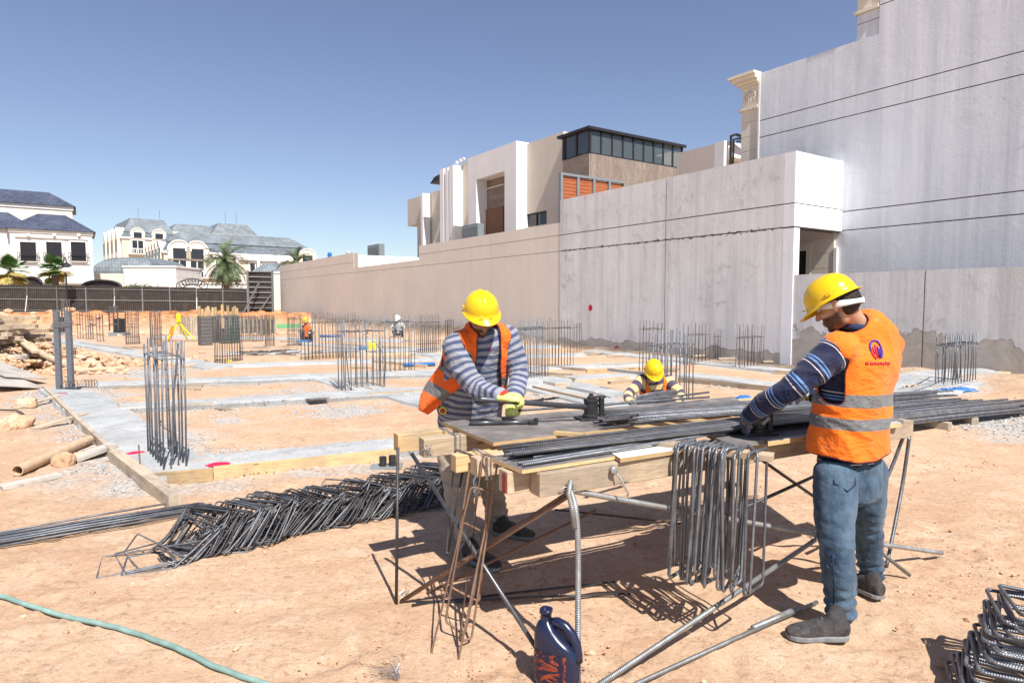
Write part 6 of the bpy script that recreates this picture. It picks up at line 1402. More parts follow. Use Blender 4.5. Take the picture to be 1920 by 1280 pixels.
# wire scraps on the sand
for px, py, r, lb in ((745, 1268, .05, 'tuft of thin cut wire on the sand, bottom edge left of the oil can'),):
    c = G(px, py, .02); mb = MB()
    for k in range(34):
        a = rr.uniform(1.3, 3.4); l_ = rr.uniform(.05, .13); mb.tube([c + Vector((rr.gauss(0, .012), rr.gauss(0, .01), 0)), c + Vector((math.cos(a) * l_ * .5, math.sin(a) * l_ * .5, .03 * rr.random())), c + Vector((math.cos(a + .3) * l_, math.sin(a + .3) * l_, .04 * rr.random()))], .0009, 3)
    mb.build('wire_scrap', M['wire'], label=lb, cat='wire')
c = G(715, 1235, .004); mb = MB(); mb.tube([c + Vector((.10 * math.cos(a / 9), .07 * math.sin(a / 9) * (1 + .1 * math.sin(a)), .003 + .004 * math.sin(a))) for a in range(0, 46)], .0009, 3); mb.build('wire_scrap', M['rebar_dark'], label='loose loop of hair thin wire on the sand beside the rusty stirrups', cat='wire')
# ================================================================ PEOPLE
from mathutils.bvhtree import BVHTree
def loft(mb, st, side=(1, 0, 0), n=20, cap=True, power=2.0):
    """closed elliptical limb: st = [(pos, half width along side, half depth)]"""
    st = [(Vector(p), a, b) for p, a, b in st]; side = Vector(side)
    T = []
    for i in range(len(st)):
        a = st[max(0, i - 1)][0]; b = st[min(len(st) - 1, i + 1)][0]; T.append((b - a).normalized())
    rings = []
    if cap:
        p, a, b = st[0]; m_ = min(a, b)
        for f in (.35, .75): rings.append((p - T[0] * m_ * (1 - f) * .8, a * math.sqrt(1 - (1 - f) ** 2), b * math.sqrt(1 - (1 - f) ** 2), T[0]))
    # resample smoothly
    for i in range(len(st)):
        rings.append((*st[i], T[i]))
        if i < len(st) - 1:
            p0, p1, p2, p3 = st[max(0, i - 1)], st[i], st[i + 1], st[min(len(st) - 1, i + 2)]
            for k in (1, 2, 3):
                t = k / 4; w0, w1, w2, w3 = (-t + 2 * t * t - t ** 3) / 2, (2 - 5 * t * t + 3 * t ** 3) / 2, (t + 4 * t * t - 3 * t ** 3) / 2, (t ** 3 - t * t) / 2
                q = p0[0] * w0 + p1[0] * w1 + p2[0] * w2 + p3[0] * w3
                rings.append((q, p0[1] * w0 + p1[1] * w1 + p2[1] * w2 + p3[1] * w3, p0[2] * w0 + p1[2] * w1 + p2[2] * w2 + p3[2] * w3, T[i].lerp(T[i + 1], t).normalized()))
    if cap:
        p, a, b = st[-1]; m_ = min(a, b)
        for f in (.75, .35): rings.append((p + T[-1] * m_ * (1 - f) * .8, a * math.sqrt(1 - (1 - f) ** 2), b * math.sqrt(1 - (1 - f) ** 2), T[-1]))
    vs = []; N = len(rings)
    for p, a, b, t in rings:
        x = (side - t * side.dot(t))
        if x.length < 1e-3: x = t.orthogonal()
        x.normalize(); y = t.cross(x)
        for k in range(n):
            q = 2 * math.pi * k / n; c, s_ = math.cos(q), math.sin(q)
            c = math.copysign(abs(c) ** (2 / power), c); s_ = math.copysign(abs(s_) ** (2 / power), s_); vs.append(p + x * a * c + y * b * s_)
    fs = [[i * n + k, i * n + (k + 1) % n, (i + 1) * n + (k + 1) % n, (i + 1) * n + k] for i in range(N - 1) for k in range(n)] + [list(range(n))[::-1], [(N - 1) * n + k for k in range(n)]]
    mb.add(vs, fs, [[(0, 0)] * len(f) for f in fs]); return mb
def ell(mb, c, ax, ay, az, n=16, m=10):      # ellipsoid with the given half-axis vectors
    c, ax, ay, az = map(Vector, (c, ax, ay, az)); vs = [c + az]
    for i in range(1, m):
        t = math.pi * i / m
        for k in range(n): q = 2 * math.pi * k / n; vs.append(c + (ax * math.cos(q) + ay * math.sin(q)) * math.sin(t) + az * math.cos(t))
    vs.append(c - az); e = len(vs) - 1
    fs = [[0, 1 + k, 1 + (k + 1) % n] for k in range(n)] + [[1 + i * n + k, 1 + (i + 1) * n + k, 1 + (i + 1) * n + (k + 1) % n, 1 + i * n + (k + 1) % n] for i in range(m - 2) for k in range(n)] + [[e, 1 + (m - 2) * n + (k + 1) % n, 1 + (m - 2) * n + k] for k in range(n)]
    mb.add(vs, fs, [[(0, 0)] * len(f) for f in fs]); return mb
def fuse(mb, voxel, smooth=6):      # one continuous surface from overlapping closed volumes: returns vertices, faces (numpy / lists)
    me = mb.mesh('tmp'); o = bpy.data.objects.new('tmp', me); COL.objects.link(o)
    r = o.modifiers.new('r', 'REMESH'); r.mode = 'VOXEL'; r.voxel_size = voxel
    s_ = o.modifiers.new('s', 'SMOOTH'); s_.factor = .5; s_.iterations = smooth
    dg = bpy.context.evaluated_depsgraph_get(); ev = o.evaluated_get(dg); m2 = bpy.data.meshes.new_from_object(ev)
    bpy.data.objects.remove(o); bpy.data.meshes.remove(me); return m2
def chains_eval(chains, p):       # chain: list of (pos, radius); returns index and arc length at the nearest one
    best = (1e9, 0, 0.0)
    for ci, ch in enumerate(chains):
        acc = 0
        for (a, ra), (b, rb) in zip(ch, ch[1:]):
            ab = b - a; L_ = ab.length; t = max(0, min(1, (p - a).dot(ab) / (L_ * L_))); d = (p - a - ab * t).length / (ra + (rb - ra) * t)
            if d < best[0]: best = (d, ci, acc + L_ * t)
            acc += L_
    return best
def chain_s(ch, p):
    best = (1e9, 0.0); acc = 0; n = len(ch) - 1
    for i, ((a, ra), (b, rb)) in enumerate(zip(ch, ch[1:])):
        ab = b - a; L_ = ab.length; t = (p - a).dot(ab) / (L_ * L_); tc = max(0 if i else -9, min(1 if i < n - 1 else 9, t)); d = (p - a - ab * tc).length
        if d < best[0]: best = (d, acc + L_ * tc)
        acc += L_
    return best[1]
def finish(me, name, mats, parent, org, attr=None, fold=None, chains=None, solid=None):
    """fold(p)->displacement along the normal; chains -> stripe coordinate on face corners"""
    if fold:
        ns = [v.normal.copy() for v in me.vertices]
        for v, n_ in zip(me.vertices, ns): v.co += n_ * fold(v.co)
    if chains:
        at = me.attributes.new('st', 'FLOAT', 'CORNER'); ai = me.attributes.new('limb', 'FLOAT', 'CORNER'); d = at.data; di = ai.data
        for f in me.polygons:
            _, ci, _ = chains_eval(chains, f.center); one = [chains[ci]]
            for li, vi in zip(f.loop_indices, f.vertices): d[li].value = chain_s(chains[ci], me.vertices[vi].co); di[li].value = ci
    for v in me.vertices: v.co -= org
    me.name = name; me.polygons.foreach_set('use_smooth', [True] * len(me.polygons))
    for m_ in mats: me.materials.append(m_)
    o = link(bpy.data.objects.new(name, me), parent); ORG[o] = org
    if solid: s_ = o.modifiers.new('thick', 'SOLIDIFY'); s_.thickness = solid; s_.offset = 1
    return o
nz3 = lambda p, k, s=0: mnoise.noise(Vector((p.x * k + s, p.y * k - s, p.z * k)))
def foldf(a, kx, kz, seed=0, a2=None):
    def f(p):
        w_ = mnoise.noise(Vector((p.x * 3 + seed, p.y * 3, p.z * 3))) * .8
        n1 = 1 - 2.2 * abs(mnoise.noise(Vector((p.x * kx + seed + w_, p.y * kx + w_, p.z * kz + w_ * 2.5)))); n2 = mnoise.noise(Vector((p.x * 4, p.y * 4 + seed, p.z * 4)))
        n3 = 1 - 2.2 * abs(mnoise.noise(Vector((p.x * kz * .8 - seed, p.y * kz * .8 + w_ * 2, p.z * kx * 1.4))))
        return a * (n1 * .6 + n3 * .3) + a * .8 * n2 - a * .25
    return f
# ---- cloth materials
def cloth(nm, build, rough=.9, weave=900, wb=.25, crease=.55):
    t = NT(nm); c = build(t); t.col(c); t.rough(rough); t.b.inputs['Specular IOR Level'].default_value = .15; t.b.inputs['Sheen Weight'].default_value = .15
    n_ = t.noise(t.pos(), 60, 5, .6); w_ = t.noise(t.pos(), weave, 1); cr = t.math('ABSOLUTE', t.math('SUBTRACT', t.noise(t.pos((1, 1, 1.5)), 7.5, 4, .55, .9), .5)); cr2 = t.math('ABSOLUTE', t.math('SUBTRACT', t.noise(t.pos((1.3, 1.3, 2.2), (.4, .3, 0)), 13, 3, .5, .6), .5))
    x = t.bump(cr, crease, .045); x = t.bump(cr2, crease * .8, .018, x); x = t.bump(n_, .25, .004, x); t.bump(w_, wb, .0006, x); M[nm] = t.m
def stripes(period, stops, dirt=.15):
    def b(t):
        at = t.n('Attribute'); at.attribute_name = 'st'; f = t.math('FRACT', t.math('DIVIDE', t.math('ADD', at.outputs['Fac'], 5.0), period)); c = t.ramp(f, stops, 'CONSTANT')
        return t.mix(t.ramp(t.noise(t.pos(), 7, 5), [(.45, 0.0), (.75, dirt)]), c, (.42, .34, .27))
    return b
W = (.27, .285, .33); D = (.065, .085, .16)
cloth('shirt_stripe', stripes(.046, [(0, W), (.52, D)])); NV = (.012, .018, .055); LB_ = (.12, .25, .50); WH = (.62, .58, .60)
cloth('shirt_navy', stripes(.115, [(0, NV), (.48, LB_), (.54, NV), (.61, LB_), (.67, NV), (.78, WH), (.82, NV)], .06)); cloth('shirt_rugby', stripes(.17, [(0, (.075, .06, .10)), (.5, (.62, .50, .24))]))
cloth('shirt_plain', lambda t: (.38, .38, .37)); cloth('trouser_beige', lambda t: t.mix(t.ramp(t.noise(t.pos(), 5, 5), [(.4, 0.0), (.7, .6)]), (.30, .265, .22), (.42, .36, .29)))
cloth('jeans', lambda t: t.mix(t.ramp(t.noise(t.pos((1, 1, .5)), 9, 6, .65), [(.38, 0.0), (.66, .75)]), t.mix(t.ramp(t.noise(t.pos(), 2.5, 4), [(.4, 0.0), (.65, .5)]), (.016, .038, .075), (.040, .080, .135)), (.12, .185, .25)), .92, 700, .4, .32)
cloth('dark_cloth', lambda t: (.05, .055, .075))
def vestmat(nm, zb, base=(.88, .165, .012)):     # bands: list of (z centre, half width) on the vest's own height attribute
    def b(t):
        at = t.n('Attribute'); at.attribute_name = 'h'; h = at.outputs['Fac']; c = t.mix(t.ramp(t.noise(t.pos(), 4, 5), [(.42, 0.0), (.7, .45)]), base, (.90, .245, .035)); c = t.mix(t.ramp(t.noise(t.pos(), 16, 4), [(.62, 0.0), (.8, .4)]), c, (.66, .40, .26))
        for z, w_ in zb: c = t.mix(t.math('LESS_THAN', t.math('ABSOLUTE', t.math('SUBTRACT', h, z)), w_), c, t.mix(t.noise(t.pos(), 25, 4), (.10, .105, .11), (.215, .22, .225)))
        return c
    cloth(nm, b, .75, 500, .3)
def skinmat(nm, c):
    t = NT(nm); at = t.n('Attribute'); at.attribute_name = 'hairy'; n_ = t.noise(t.pos(), 120, 3); base = t.mix(t.noise(t.pos(), 30, 4), tuple(x * .85 for x in c), c)
    t.col(t.mix(t.math('MULTIPLY', at.outputs['Fac'], t.ramp(n_, [(.3, 1.0), (.75, .72)])), base, (.018, .013, .011))); t.rough(.55); t.b.inputs['Subsurface Weight'].default_value = .12; t.b.inputs['Subsurface Scale'].default_value = .01; M[nm] = t.m
skinmat('skin_a', (.33, .175, .105)); skinmat('skin_b', (.50, .29, .19)); skinmat('skin_c', (.12, .062, .038))
t = NT('helmet_yellow'); t.col(t.mix(t.ramp(t.noise(t.pos(), 22, 6, .7), [(.6, 0.0), (.75, .25)]), (.76, .49, .006), (.58, .43, .17))); t.rough(t.ramp(t.noise(t.pos(), 9, 4), [(.3, .18), (.7, .36)])); t.b.inputs['Specular IOR Level'].default_value = .5; M['helmet_yellow'] = t.m
t = NT('hair'); n_ = t.noise(t.pos((1, 1, .4)), 160, 4); t.col(t.ramp(n_, [(.3, (.008, .007, .006)), (.7, (.035, .027, .022))])); t.rough(.7); t.bump(n_, .6, .004); M['hair'] = t.m
t = NT('glove_lime'); n_ = t.noise(t.pos(), 26, 5); t.col(t.ramp(n_, [(.35, (.52, .60, .14)), (.52, (.66, .74, .26)), (.60, (.62, .50, .15)), (.66, (.70, .18, .05))])); t.rough(.8); t.bump(t.noise(t.pos(), 90, 3), .3, .003); M['glove_lime'] = t.m
t = NT('glove_grey'); n_ = t.noise(t.pos(), 30, 5); t.col(t.ramp(n_, [(.3, (.05, .05, .065)), (.5, (.11, .11, .13)), (.72, (.24, .24, .26))])); t.rough(.85); t.bump(t.noise(t.pos(), 80, 3), .35, .003); M['glove_grey'] = t.m
simple('glove_white', (.46, .45, .46), .85, 0, .25, 30, .2); simple('glove_red', (.55, .04, .02), .8); t = NT('shoe_dark'); n_ = t.noise(t.pos(), 18, 6, .7); zz = t.sep(t.pos())[2]; t.col(t.mix(t.math('MULTIPLY', t.ramp(n_, [(.40, 0.0), (.65, .8)]), t.ramp(zz, [(.03, 1.0), (.12, .25)])), (.032, .032, .036), (.15, .13, .115))); t.rough(.85); t.bump(t.noise(t.pos(), 90, 3), .4, .003); M['shoe_dark'] = t.m; simple('shoe_sole', (.20, .205, .21), .8, 0, .2, 40, .3); simple('shoe_camo', (.055, .055, .04), .8, 0, .5, 30, .3)
simple('band_white', (.70, .69, .67), .9, 0, .06, 20, .1); simple('eye_white', (.6, .57, .54), .3, 0, 0, 1, 0, .5); simple('lace', (.12, .12, .12), .9)
simple('logo_blue', (.06, .035, .30), .7, 0, .1, 20, 0); simple('logo_red', (.55, .03, .07), .7, 0, .1, 20, 0)
# ---- pieces
def head_parts(mb, c, f, u, neck, k=1.0):
    """head centred between the ears, f: where the face looks, u: crown"""
    c, f, u = Vector(c), Vector(f).normalized(), Vector(u); u = (u - f * u.dot(f)).normalized(); r = f.cross(u)
    L_ = lambda x, y, z: c + (r * x + f * y + u * z) * k
    ell(mb, L_(0, -.012, .035), r * .076 * k, f * .098 * k, u * .088 * k); ell(mb, L_(0, .018, -.022), r * .064 * k, f * .074 * k, u * .085 * k)
    ell(mb, L_(0, .042, -.078), r * .042 * k, f * .042 * k, u * .032 * k); ell(mb, L_(0, .068, -.098), r * .022 * k, f * .018 * k, u * .016 * k)       # jaw and chin
    loft(mb, [(L_(0, .083, .012), .009 * k, .008 * k), (L_(0, .100, -.012), .012 * k, .012 * k), (L_(0, .110, -.030), .017 * k, .012 * k)], r, 12)     # nose
    ell(mb, L_(0, .082, .030), r * .048 * k, f * .014 * k, u * .010 * k)                                                                             # brow
    ell(mb, L_(0, .088, -.058), r * .024 * k, f * .010 * k, u * .007 * k); ell(mb, L_(0, .086, -.070), r * .021 * k, f * .010 * k, u * .007 * k)       # lips
    for sg in (-1, 1):
        ell(mb, L_(sg * .038, .066, -.022), r * .022 * k, f * .018 * k, u * .020 * k)                                                                 # cheeks
        loft(mb, [(L_(sg * .076, -.004, -.030), .006 * k, .010 * k), (L_(sg * .083, -.012, -.002), .007 * k, .017 * k), (L_(sg * .084, -.014, .026), .006 * k, .015 * k)], r, 10)   # ears
    loft(mb, [(c - u * .02 * k - f * .02 * k, .055 * k, .06 * k), (c.lerp(Vector(neck), .6) - f * .012, .054 * k, .056 * k), (Vector(neck), .062 * k, .062 * k)], r)
    return L_, f, u, r
def set_hairy(me, c, f, u, k, beard=True):
    at = me.attributes.new('hairy', 'FLOAT', 'POINT'); r = f.cross(u)
    for v in me.vertices:
        q = v.co - c; x, y, z = q.dot(r) / k, q.dot(f) / k, q.dot(u) / k; h = 0
        if abs(x) < .13 and abs(y) < .14 and -.13 < z < .16:
            if beard:
                e = min(1, max(0, (-.030 - z + .25 * max(0, .03 - y)) / .012)); e *= min(1, max(0, (y + .02) / .02)); 
                if abs(x) < .023 and -.074 < z < -.055 and y > .085: e *= .15
                if abs(x) < .030 and -.055 < z < -.042 and y > .075: e = max(e, .9)
                h = e
            if abs(abs(x) - .033) < .020 and abs(z - .031) < .006 and y > .06: h = .85
        at.data[v.index].value = h
def helmet(parent, org, c, f, u, k=1.0, tilt=0.0, band=False, mat='helmet_yellow', name='helmet'):
    c = Vector(c); f = Vector(f).normalized(); u = Vector(u); u = (u - f * u.dot(f)).normalized()
    if tilt: q = Matrix.Rotation(tilt, 3, f.cross(u)); f, u = q @ f, q @ u
    r = f.cross(u); base = c + u * .040 * k; NP, NR = 72, 22; vs = []; 
    for i in range(NR + 1):
        th = math.pi / 2 * i / NR
        for j in range(NP):
            ph = 2 * math.pi * j / NP; cf, cr = math.cos(ph), math.sin(ph); R_ = math.sin(th) ** .92; z = .118 * math.cos(th) ** .95
            x = .112 * R_ * cr; y = (.136 if cf > 0 else .132) * R_ * cf
            rd = 0
            if z > .02:
                for x0, w_, a_ in ((0, .012, .0065), (.046, .006, .0035), (-.046, .006, .0035)): rd += a_ * math.exp(-((x - x0) / w_) ** 2) * min(1, (z - .02) / .05)
                rd -= .0015 * math.exp(-((abs(x) - .022) / .004) ** 2)
            vs.append(base + (r * x + f * y + u * (z + rd)) * k + (r * cr * .4 + f * cf * .4) * 0)
    for e, dz in ((.004, -.016), (.012, -.020), (.014, -.023)):
        for j in range(NP):
            ph = 2 * math.pi * j / NP; cf, cr = math.cos(ph), math.sin(ph); br = (max(0, cf) ** 1.6) * (.048 * min(1, e / .012)) if e > .005 else 0; bk = max(0, -cf) ** 2 * .006 if e > .005 else 0
            x = (.112 + e + br * .25) * cr; y = (.136 + e + br if cf > 0 else .132 + e + bk) * cf; z = dz - br * .22 * (1 if e > .005 else 0) - (.006 if cf > .3 and e > .005 else 0)
            vs.append(base + (r * x + f * y + u * z) * k)
    N = NR + 1 + 3; fs = [[i * NP + j, i * NP + (j + 1) % NP, (i + 1) * NP + (j + 1) % NP, (i + 1) * NP + j] for i in range(N - 1) for j in range(NP)]
    me = bpy.data.meshes.new(name); me.from_pydata([v - org for v in vs], [], fs); me.polygons.foreach_set('use_smooth', [True] * len(fs)); me.materials.append(M[mat])
    bm = bmesh.new(); bm.from_mesh(me); bmesh.ops.remove_doubles(bm, verts=bm.verts, dist=1e-5); bmesh.ops.recalc_face_normals(bm, faces=bm.faces); bm.to_mesh(me); bm.free()
    h = link(bpy.data.objects.new(name, me), parent); ORG[h] = org; s_ = h.modifiers.new('thick', 'SOLIDIFY'); s_.thickness = .0035 * k; s_.offset = -1
    for sg in (-1, 1):
        mb = MB(); p = base + (f * .142 + r * .032 * sg + u * .004) * k; mb.beam(p, p + (f * .006 - u * .004) * k, .026 * k, .010 * k, up=u); o = mb.build('clip', M[mat], h, bevel=.002)
        mb = MB(); p = base + (r * .114 * sg + u * .010 - f * .02) * k; mb.beam(p - f * .014 * k, p + f * .014 * k, .010 * k, .018 * k, up=u); mb.build('clip', M[mat], h, bevel=.002)
    return h, base, f, u, r
def hand(mb, w, d, n, right=True, curl=(50, 60, 40), sc=1.0, fat=1.12, thumb=(.75, .35), spread=.0):
    """w wrist, d direction to the knuckles, n where the palm looks"""
    w, d, n = Vector(w), Vector(d).normalized(), Vector(n); n = (n - d * n.dot(d)).normalized(); s_ = d.cross(n) * (1 if right else -1)     # s_: thumb side
    loft(mb, [(w - d * .03 * sc, .028 * sc * fat, .021 * sc * fat), (w, .029 * sc * fat, .020 * sc * fat), (w + d * .035 * sc, .039 * sc * fat, .018 * sc * fat), (w + d * .085 * sc, .042 * sc * fat, .015 * sc * fat)], s_)
    for i, (o, L_, r_) in enumerate(((.031, .074, .0098), (.011, .082, .0102), (-.009, .076, .0098), (-.028, .060, .0088))):
        p = w + d * (.088 - abs(o) * .12) * sc + s_ * o * sc; a = 0; pts = [(p - d * .02 * sc, r_ * fat * sc * 1.08, r_ * fat * sc * 1.08)]; dd = (d + s_ * o * (3 + spread * 8)).normalized(); q = Vector(p); pts.append((q.copy(), r_ * fat * sc * 1.05, r_ * fat * sc * 1.05))
        for j, fr in enumerate((.46, .30, .24)):
            a += R(curl[j] + (i - 1.5) * 4); v = dd * math.cos(a) + n * math.sin(a); q = q + v * L_ * fr * sc * 1.05; rr_ = r_ * fat * sc * (.97 - .06 * j); pts.append((q.copy(), rr_, rr_))
        loft(mb, pts, s_, 12)
    p = w + d * .022 * sc + s_ * .024 * sc + n * .006; v = (s_ * thumb[0] + d * .6 + n * thumb[1]).normalized(); q = p + v * .042 * sc; v2 = (d * .75 + n * (thumb[1] + .35) + s_ * .15).normalized(); q2 = q + v2 * .032 * sc; q3 = q2 + (v2 + n * .4).normalized() * .024 * sc
    loft(mb, [(p - v * .01, .015 * sc * fat, .014 * sc * fat), (p, .015 * sc * fat, .014 * sc * fat), (q, .0125 * sc * fat, .012 * sc * fat), (q2, .0115 * sc * fat, .011 * sc * fat), (q3, .0095 * sc * fat, .009 * sc * fat)], n, 12)
def gloves(root, org, name, mat, voxel=.0035, **k):
    mb = MB(); hand(mb, **k); me = fuse(mb, voxel, 3); return finish(me, name, [M[mat]], root, org)
def shoe(root, org, heel, toe, ankle, mat='shoe_dark', wd=.048, name='shoe'):
    heel, toe = Vector(heel), Vector(toe); d = (toe - heel); L_ = d.length; d.normalize(); s_ = Vector((-d.y, d.x, 0)).normalized(); up = s_.cross(d) * -1
    if up.z < 0: up = -up
    A = lambda x, z: heel + d * x * L_ + up * z
    mb = MB(); loft(mb, [(A(.05, .050), wd * .72, .040), (A(.18, .055), wd * .82, .046), (A(.38, .055), wd * .86, .045), (A(.55, .045), wd * .98, .036), (A(.74, .036), wd * 1.05, .029), (A(.90, .030), wd * .88, .022), (A(.97, .026), wd * .6, .016)], s_, 18, power=2.5)
    loft(mb, [(A(.22, .05), wd * .8, .052), (A(.20, .085), wd * .78, .050), (Vector(ankle).lerp(A(.2, .115), .6), wd * .80, .05)], s_)
    me = fuse(mb, .005, 4); o = finish(me, name, [M[mat]], root, org)
    mb = MB(); out_ = []
    for x, w_ in ((0, .55), (.08, .85), (.25, .92), (.45, .92), (.62, 1.05), (.78, 1.1), (.9, .95), (.98, .6), (1.0, .25)): out_.append((x, w_ * wd))
    poly = [A(x, 0) + s_ * w_ for x, w_ in out_] + [A(x, 0) - s_ * w_ for x, w_ in out_[::-1]]; mb.prism(poly, up * .026); mb.build('sole', M['shoe_sole'], o, bevel=.006)
    for k in range(4):
        x = .42 + .07 * k; mb = MB(); z = .098 - .014 * k; mb.tube([A(x, z - .012) + s_ * wd * .5, A(x + .015, z + .003), A(x + .0, z - .012) - s_ * wd * .5], .0032, 6); mb.build('lace', M['lace'], o)
    return o
def cut_mesh(me, keep):
    bm = bmesh.new(); bm.from_mesh(me); bmesh.ops.delete(bm, geom=[f for f in bm.faces if not keep(f.calc_center_median())], context='FACES'); bmesh.ops.delete(bm, geom=[v for v in bm.verts if not v.link_faces], context='VERTS')
    for _ in range(8):
        bv = [v for v in bm.verts if v.is_boundary]; new = {}
        for v in bv:
            nb = [e.other_vert(v) for e in v.link_edges if e.is_boundary]
            if len(nb) == 2: new[v] = v.co * .4 + (nb[0].co + nb[1].co) * .3
        for v, c in new.items(): v.co = c
    bm.to_mesh(me); bm.free(); return me
def drape(root, org, me_bvh, origin, ux, uy, direction, pts_fn, name, mat, off=.004, th=.003):
    """lay a flat outline (grid of local x, y) on a garment along a direction"""
    pass
def on_cloth(bvh, p, d, off):
    loc, nrm, _, _ = bvh.ray_cast(Vector(p), Vector(d))
    if loc is None: return None
    return loc - Vector(d).normalized() * off
def strip_on(bvh, pts, width, d, off, name, mat, parent, org, closed=False):
    """ribbon following 3-D points projected along d onto a garment"""
    d = Vector(d).normalized(); q = [Vector(p) for p in pts]; vs = []; n = len(q)
    for i in range(n):
        t = (q[(i + 1) % n] - q[i - 1]) if closed else (q[min(n - 1, i + 1)] - q[max(0, i - 1)]); s_ = t.cross(d).normalized() * width / 2
        for sg in (-1, 1):
            h = on_cloth(bvh, q[i] + s_ * sg, d, off)
            if h is None: return None
            vs.append(h)
    fs = [[2 * i, 2 * i + 1, 2 * ((i + 1) % n) + 1, 2 * ((i + 1) % n)] for i in range(n if closed else n - 1)]
    mb = MB(); mb.add(vs, fs, [[(0, 0)] * 4] * len(fs)); o = mb.build(name, M[mat], parent, smooth=True); s_ = o.modifiers.new('thick', 'SOLIDIFY'); s_.thickness = off * .6; s_.offset = 0; return o
def bvh_of(o, org):
    me = o.data; return BVHTree.FromPolygons([v.co + org for v in me.vertices], [tuple(f.vertices) for f in me.polygons])
VZ = [Vector]
def C_(*a): return [(Vector(p), r) for p, r in a]
def person(label, cat, base, cfg):
    root = thing('person', label, cat, base); org = Vector(base); k = cfg.get('k', 1.0); side = Vector(cfg['side']).normalized()
    T = cfg['torso']; shirt = MB(); loft(shirt, T, side, 28, power=2.3)
    arms = cfg['arms']; legs = cfg['legs']
    for a in arms: loft(shirt, [(p, r, r * .95) for p, r in a[:-1]] , side)
    for a in arms: ell(shirt, a[0][0], side * a[0][1] * 1.05, side.cross(Vector((0, 0, 1))) * a[0][1] * 1.0, Vector((0, 0, a[0][1])))
    vx = cfg.get('voxel', .008)
    def dens(a):
        a = [(Vector(p), r) for p, r in a]; o_ = []
        for i in range(len(a) - 1):
            p0, p1, p2, p3 = a[max(0, i - 1)][0], a[i][0], a[i + 1][0], a[min(len(a) - 1, i + 2)][0]
            for q in range(5): t = q / 5; o_.append((.5 * ((2 * p1) + (p2 - p0) * t + (2 * p0 - 5 * p1 + 4 * p2 - p3) * t ** 2 + (3 * p1 - p0 - 3 * p2 + p3) * t ** 3), a[i][1] * (1 - t) + a[i + 1][1] * t))
        return o_ + [a[-1]]
    chains = [[(Vector(p), (a + b) / 2) for p, a, b in T]] + [dens(a) for a in arms]
    me = fuse(shirt, vx, 5); so = finish(me, 'shirt', [M[cfg['shirt']]], root, org, fold=foldf(cfg.get('fold', .008), 7, 11, cfg.get('seed', 1)), chains=chains)
    tr = MB(); hp = cfg['hips']; loft(tr, hp, side, 26, power=2.3)
    for a in legs: loft(tr, [(p, r, r * .98) for p, r in a], side)
    me = fuse(tr, vx, 5); lg = cfg.get('ankz', .25)
    tf = foldf(cfg.get('tfold', .007), 6, 15, cfg.get('seed', 1) + 5)
    def tfold(p):
        e = 0
        for a in legs:
            an = Vector(a[-1][0]); h = (p - an).length
            if h < .22: e += .010 * math.sin((p.z - an.z) * 120 + 2.5 * nz3(p, 8)) * (1 - h / .22)
            kn = Vector(a[len(a) // 2][0]); h = (p - kn).length
            if h < .16: e += .004 * math.sin((p.z - kn.z) * 95 + 3 * nz3(p, 7)) * (1 - h / .16)
        return tf(p) + e
    to = finish(me, 'trousers', [M[cfg['trousers']]], root, org, fold=tfold)
    # body under the clothes, with the head
    bd = MB(); L_, f, u, r = head_parts(bd, cfg['head'], cfg['face'], cfg['crown'], T[-1][0], k)
    loft(bd, [(p, a * .86, b * .84) for p, a, b in T], side, 22)
    for a in arms: loft(bd, [(p, q * .66, q * .62) for p, q in a], side)
    for a in legs: loft(bd, [(p, q * .76, q * .74) for p, q in a], side)
    loft(bd, [(p, a * .9, b * .88) for p, a, b in hp], side, 22)
    me = fuse(bd, .0052 if k > .9 and vx < .012 else .011, 2); set_hairy(me, Vector(cfg['head']), f, u, k, cfg.get('beard', True)); bo = finish(me, 'body', [M[cfg['skin']]], root, org)
    if vx < .012:
        for sg in (-1, 1):
            mb = MB(); ell(mb, L_(sg * .032, .079, .012), r * .011, f * .009, u * .0085, 12, 8); e = mb.build('eye', M['eye_white'], bo, smooth=True); mb = MB(); ell(mb, L_(sg * .032, .0865, .009), r * .005, f * .002, u * .005, 10, 6); mb.build('iris', M['hair'], e) if False else None
    return root, org, so, to, bo, (L_, f, u, r)
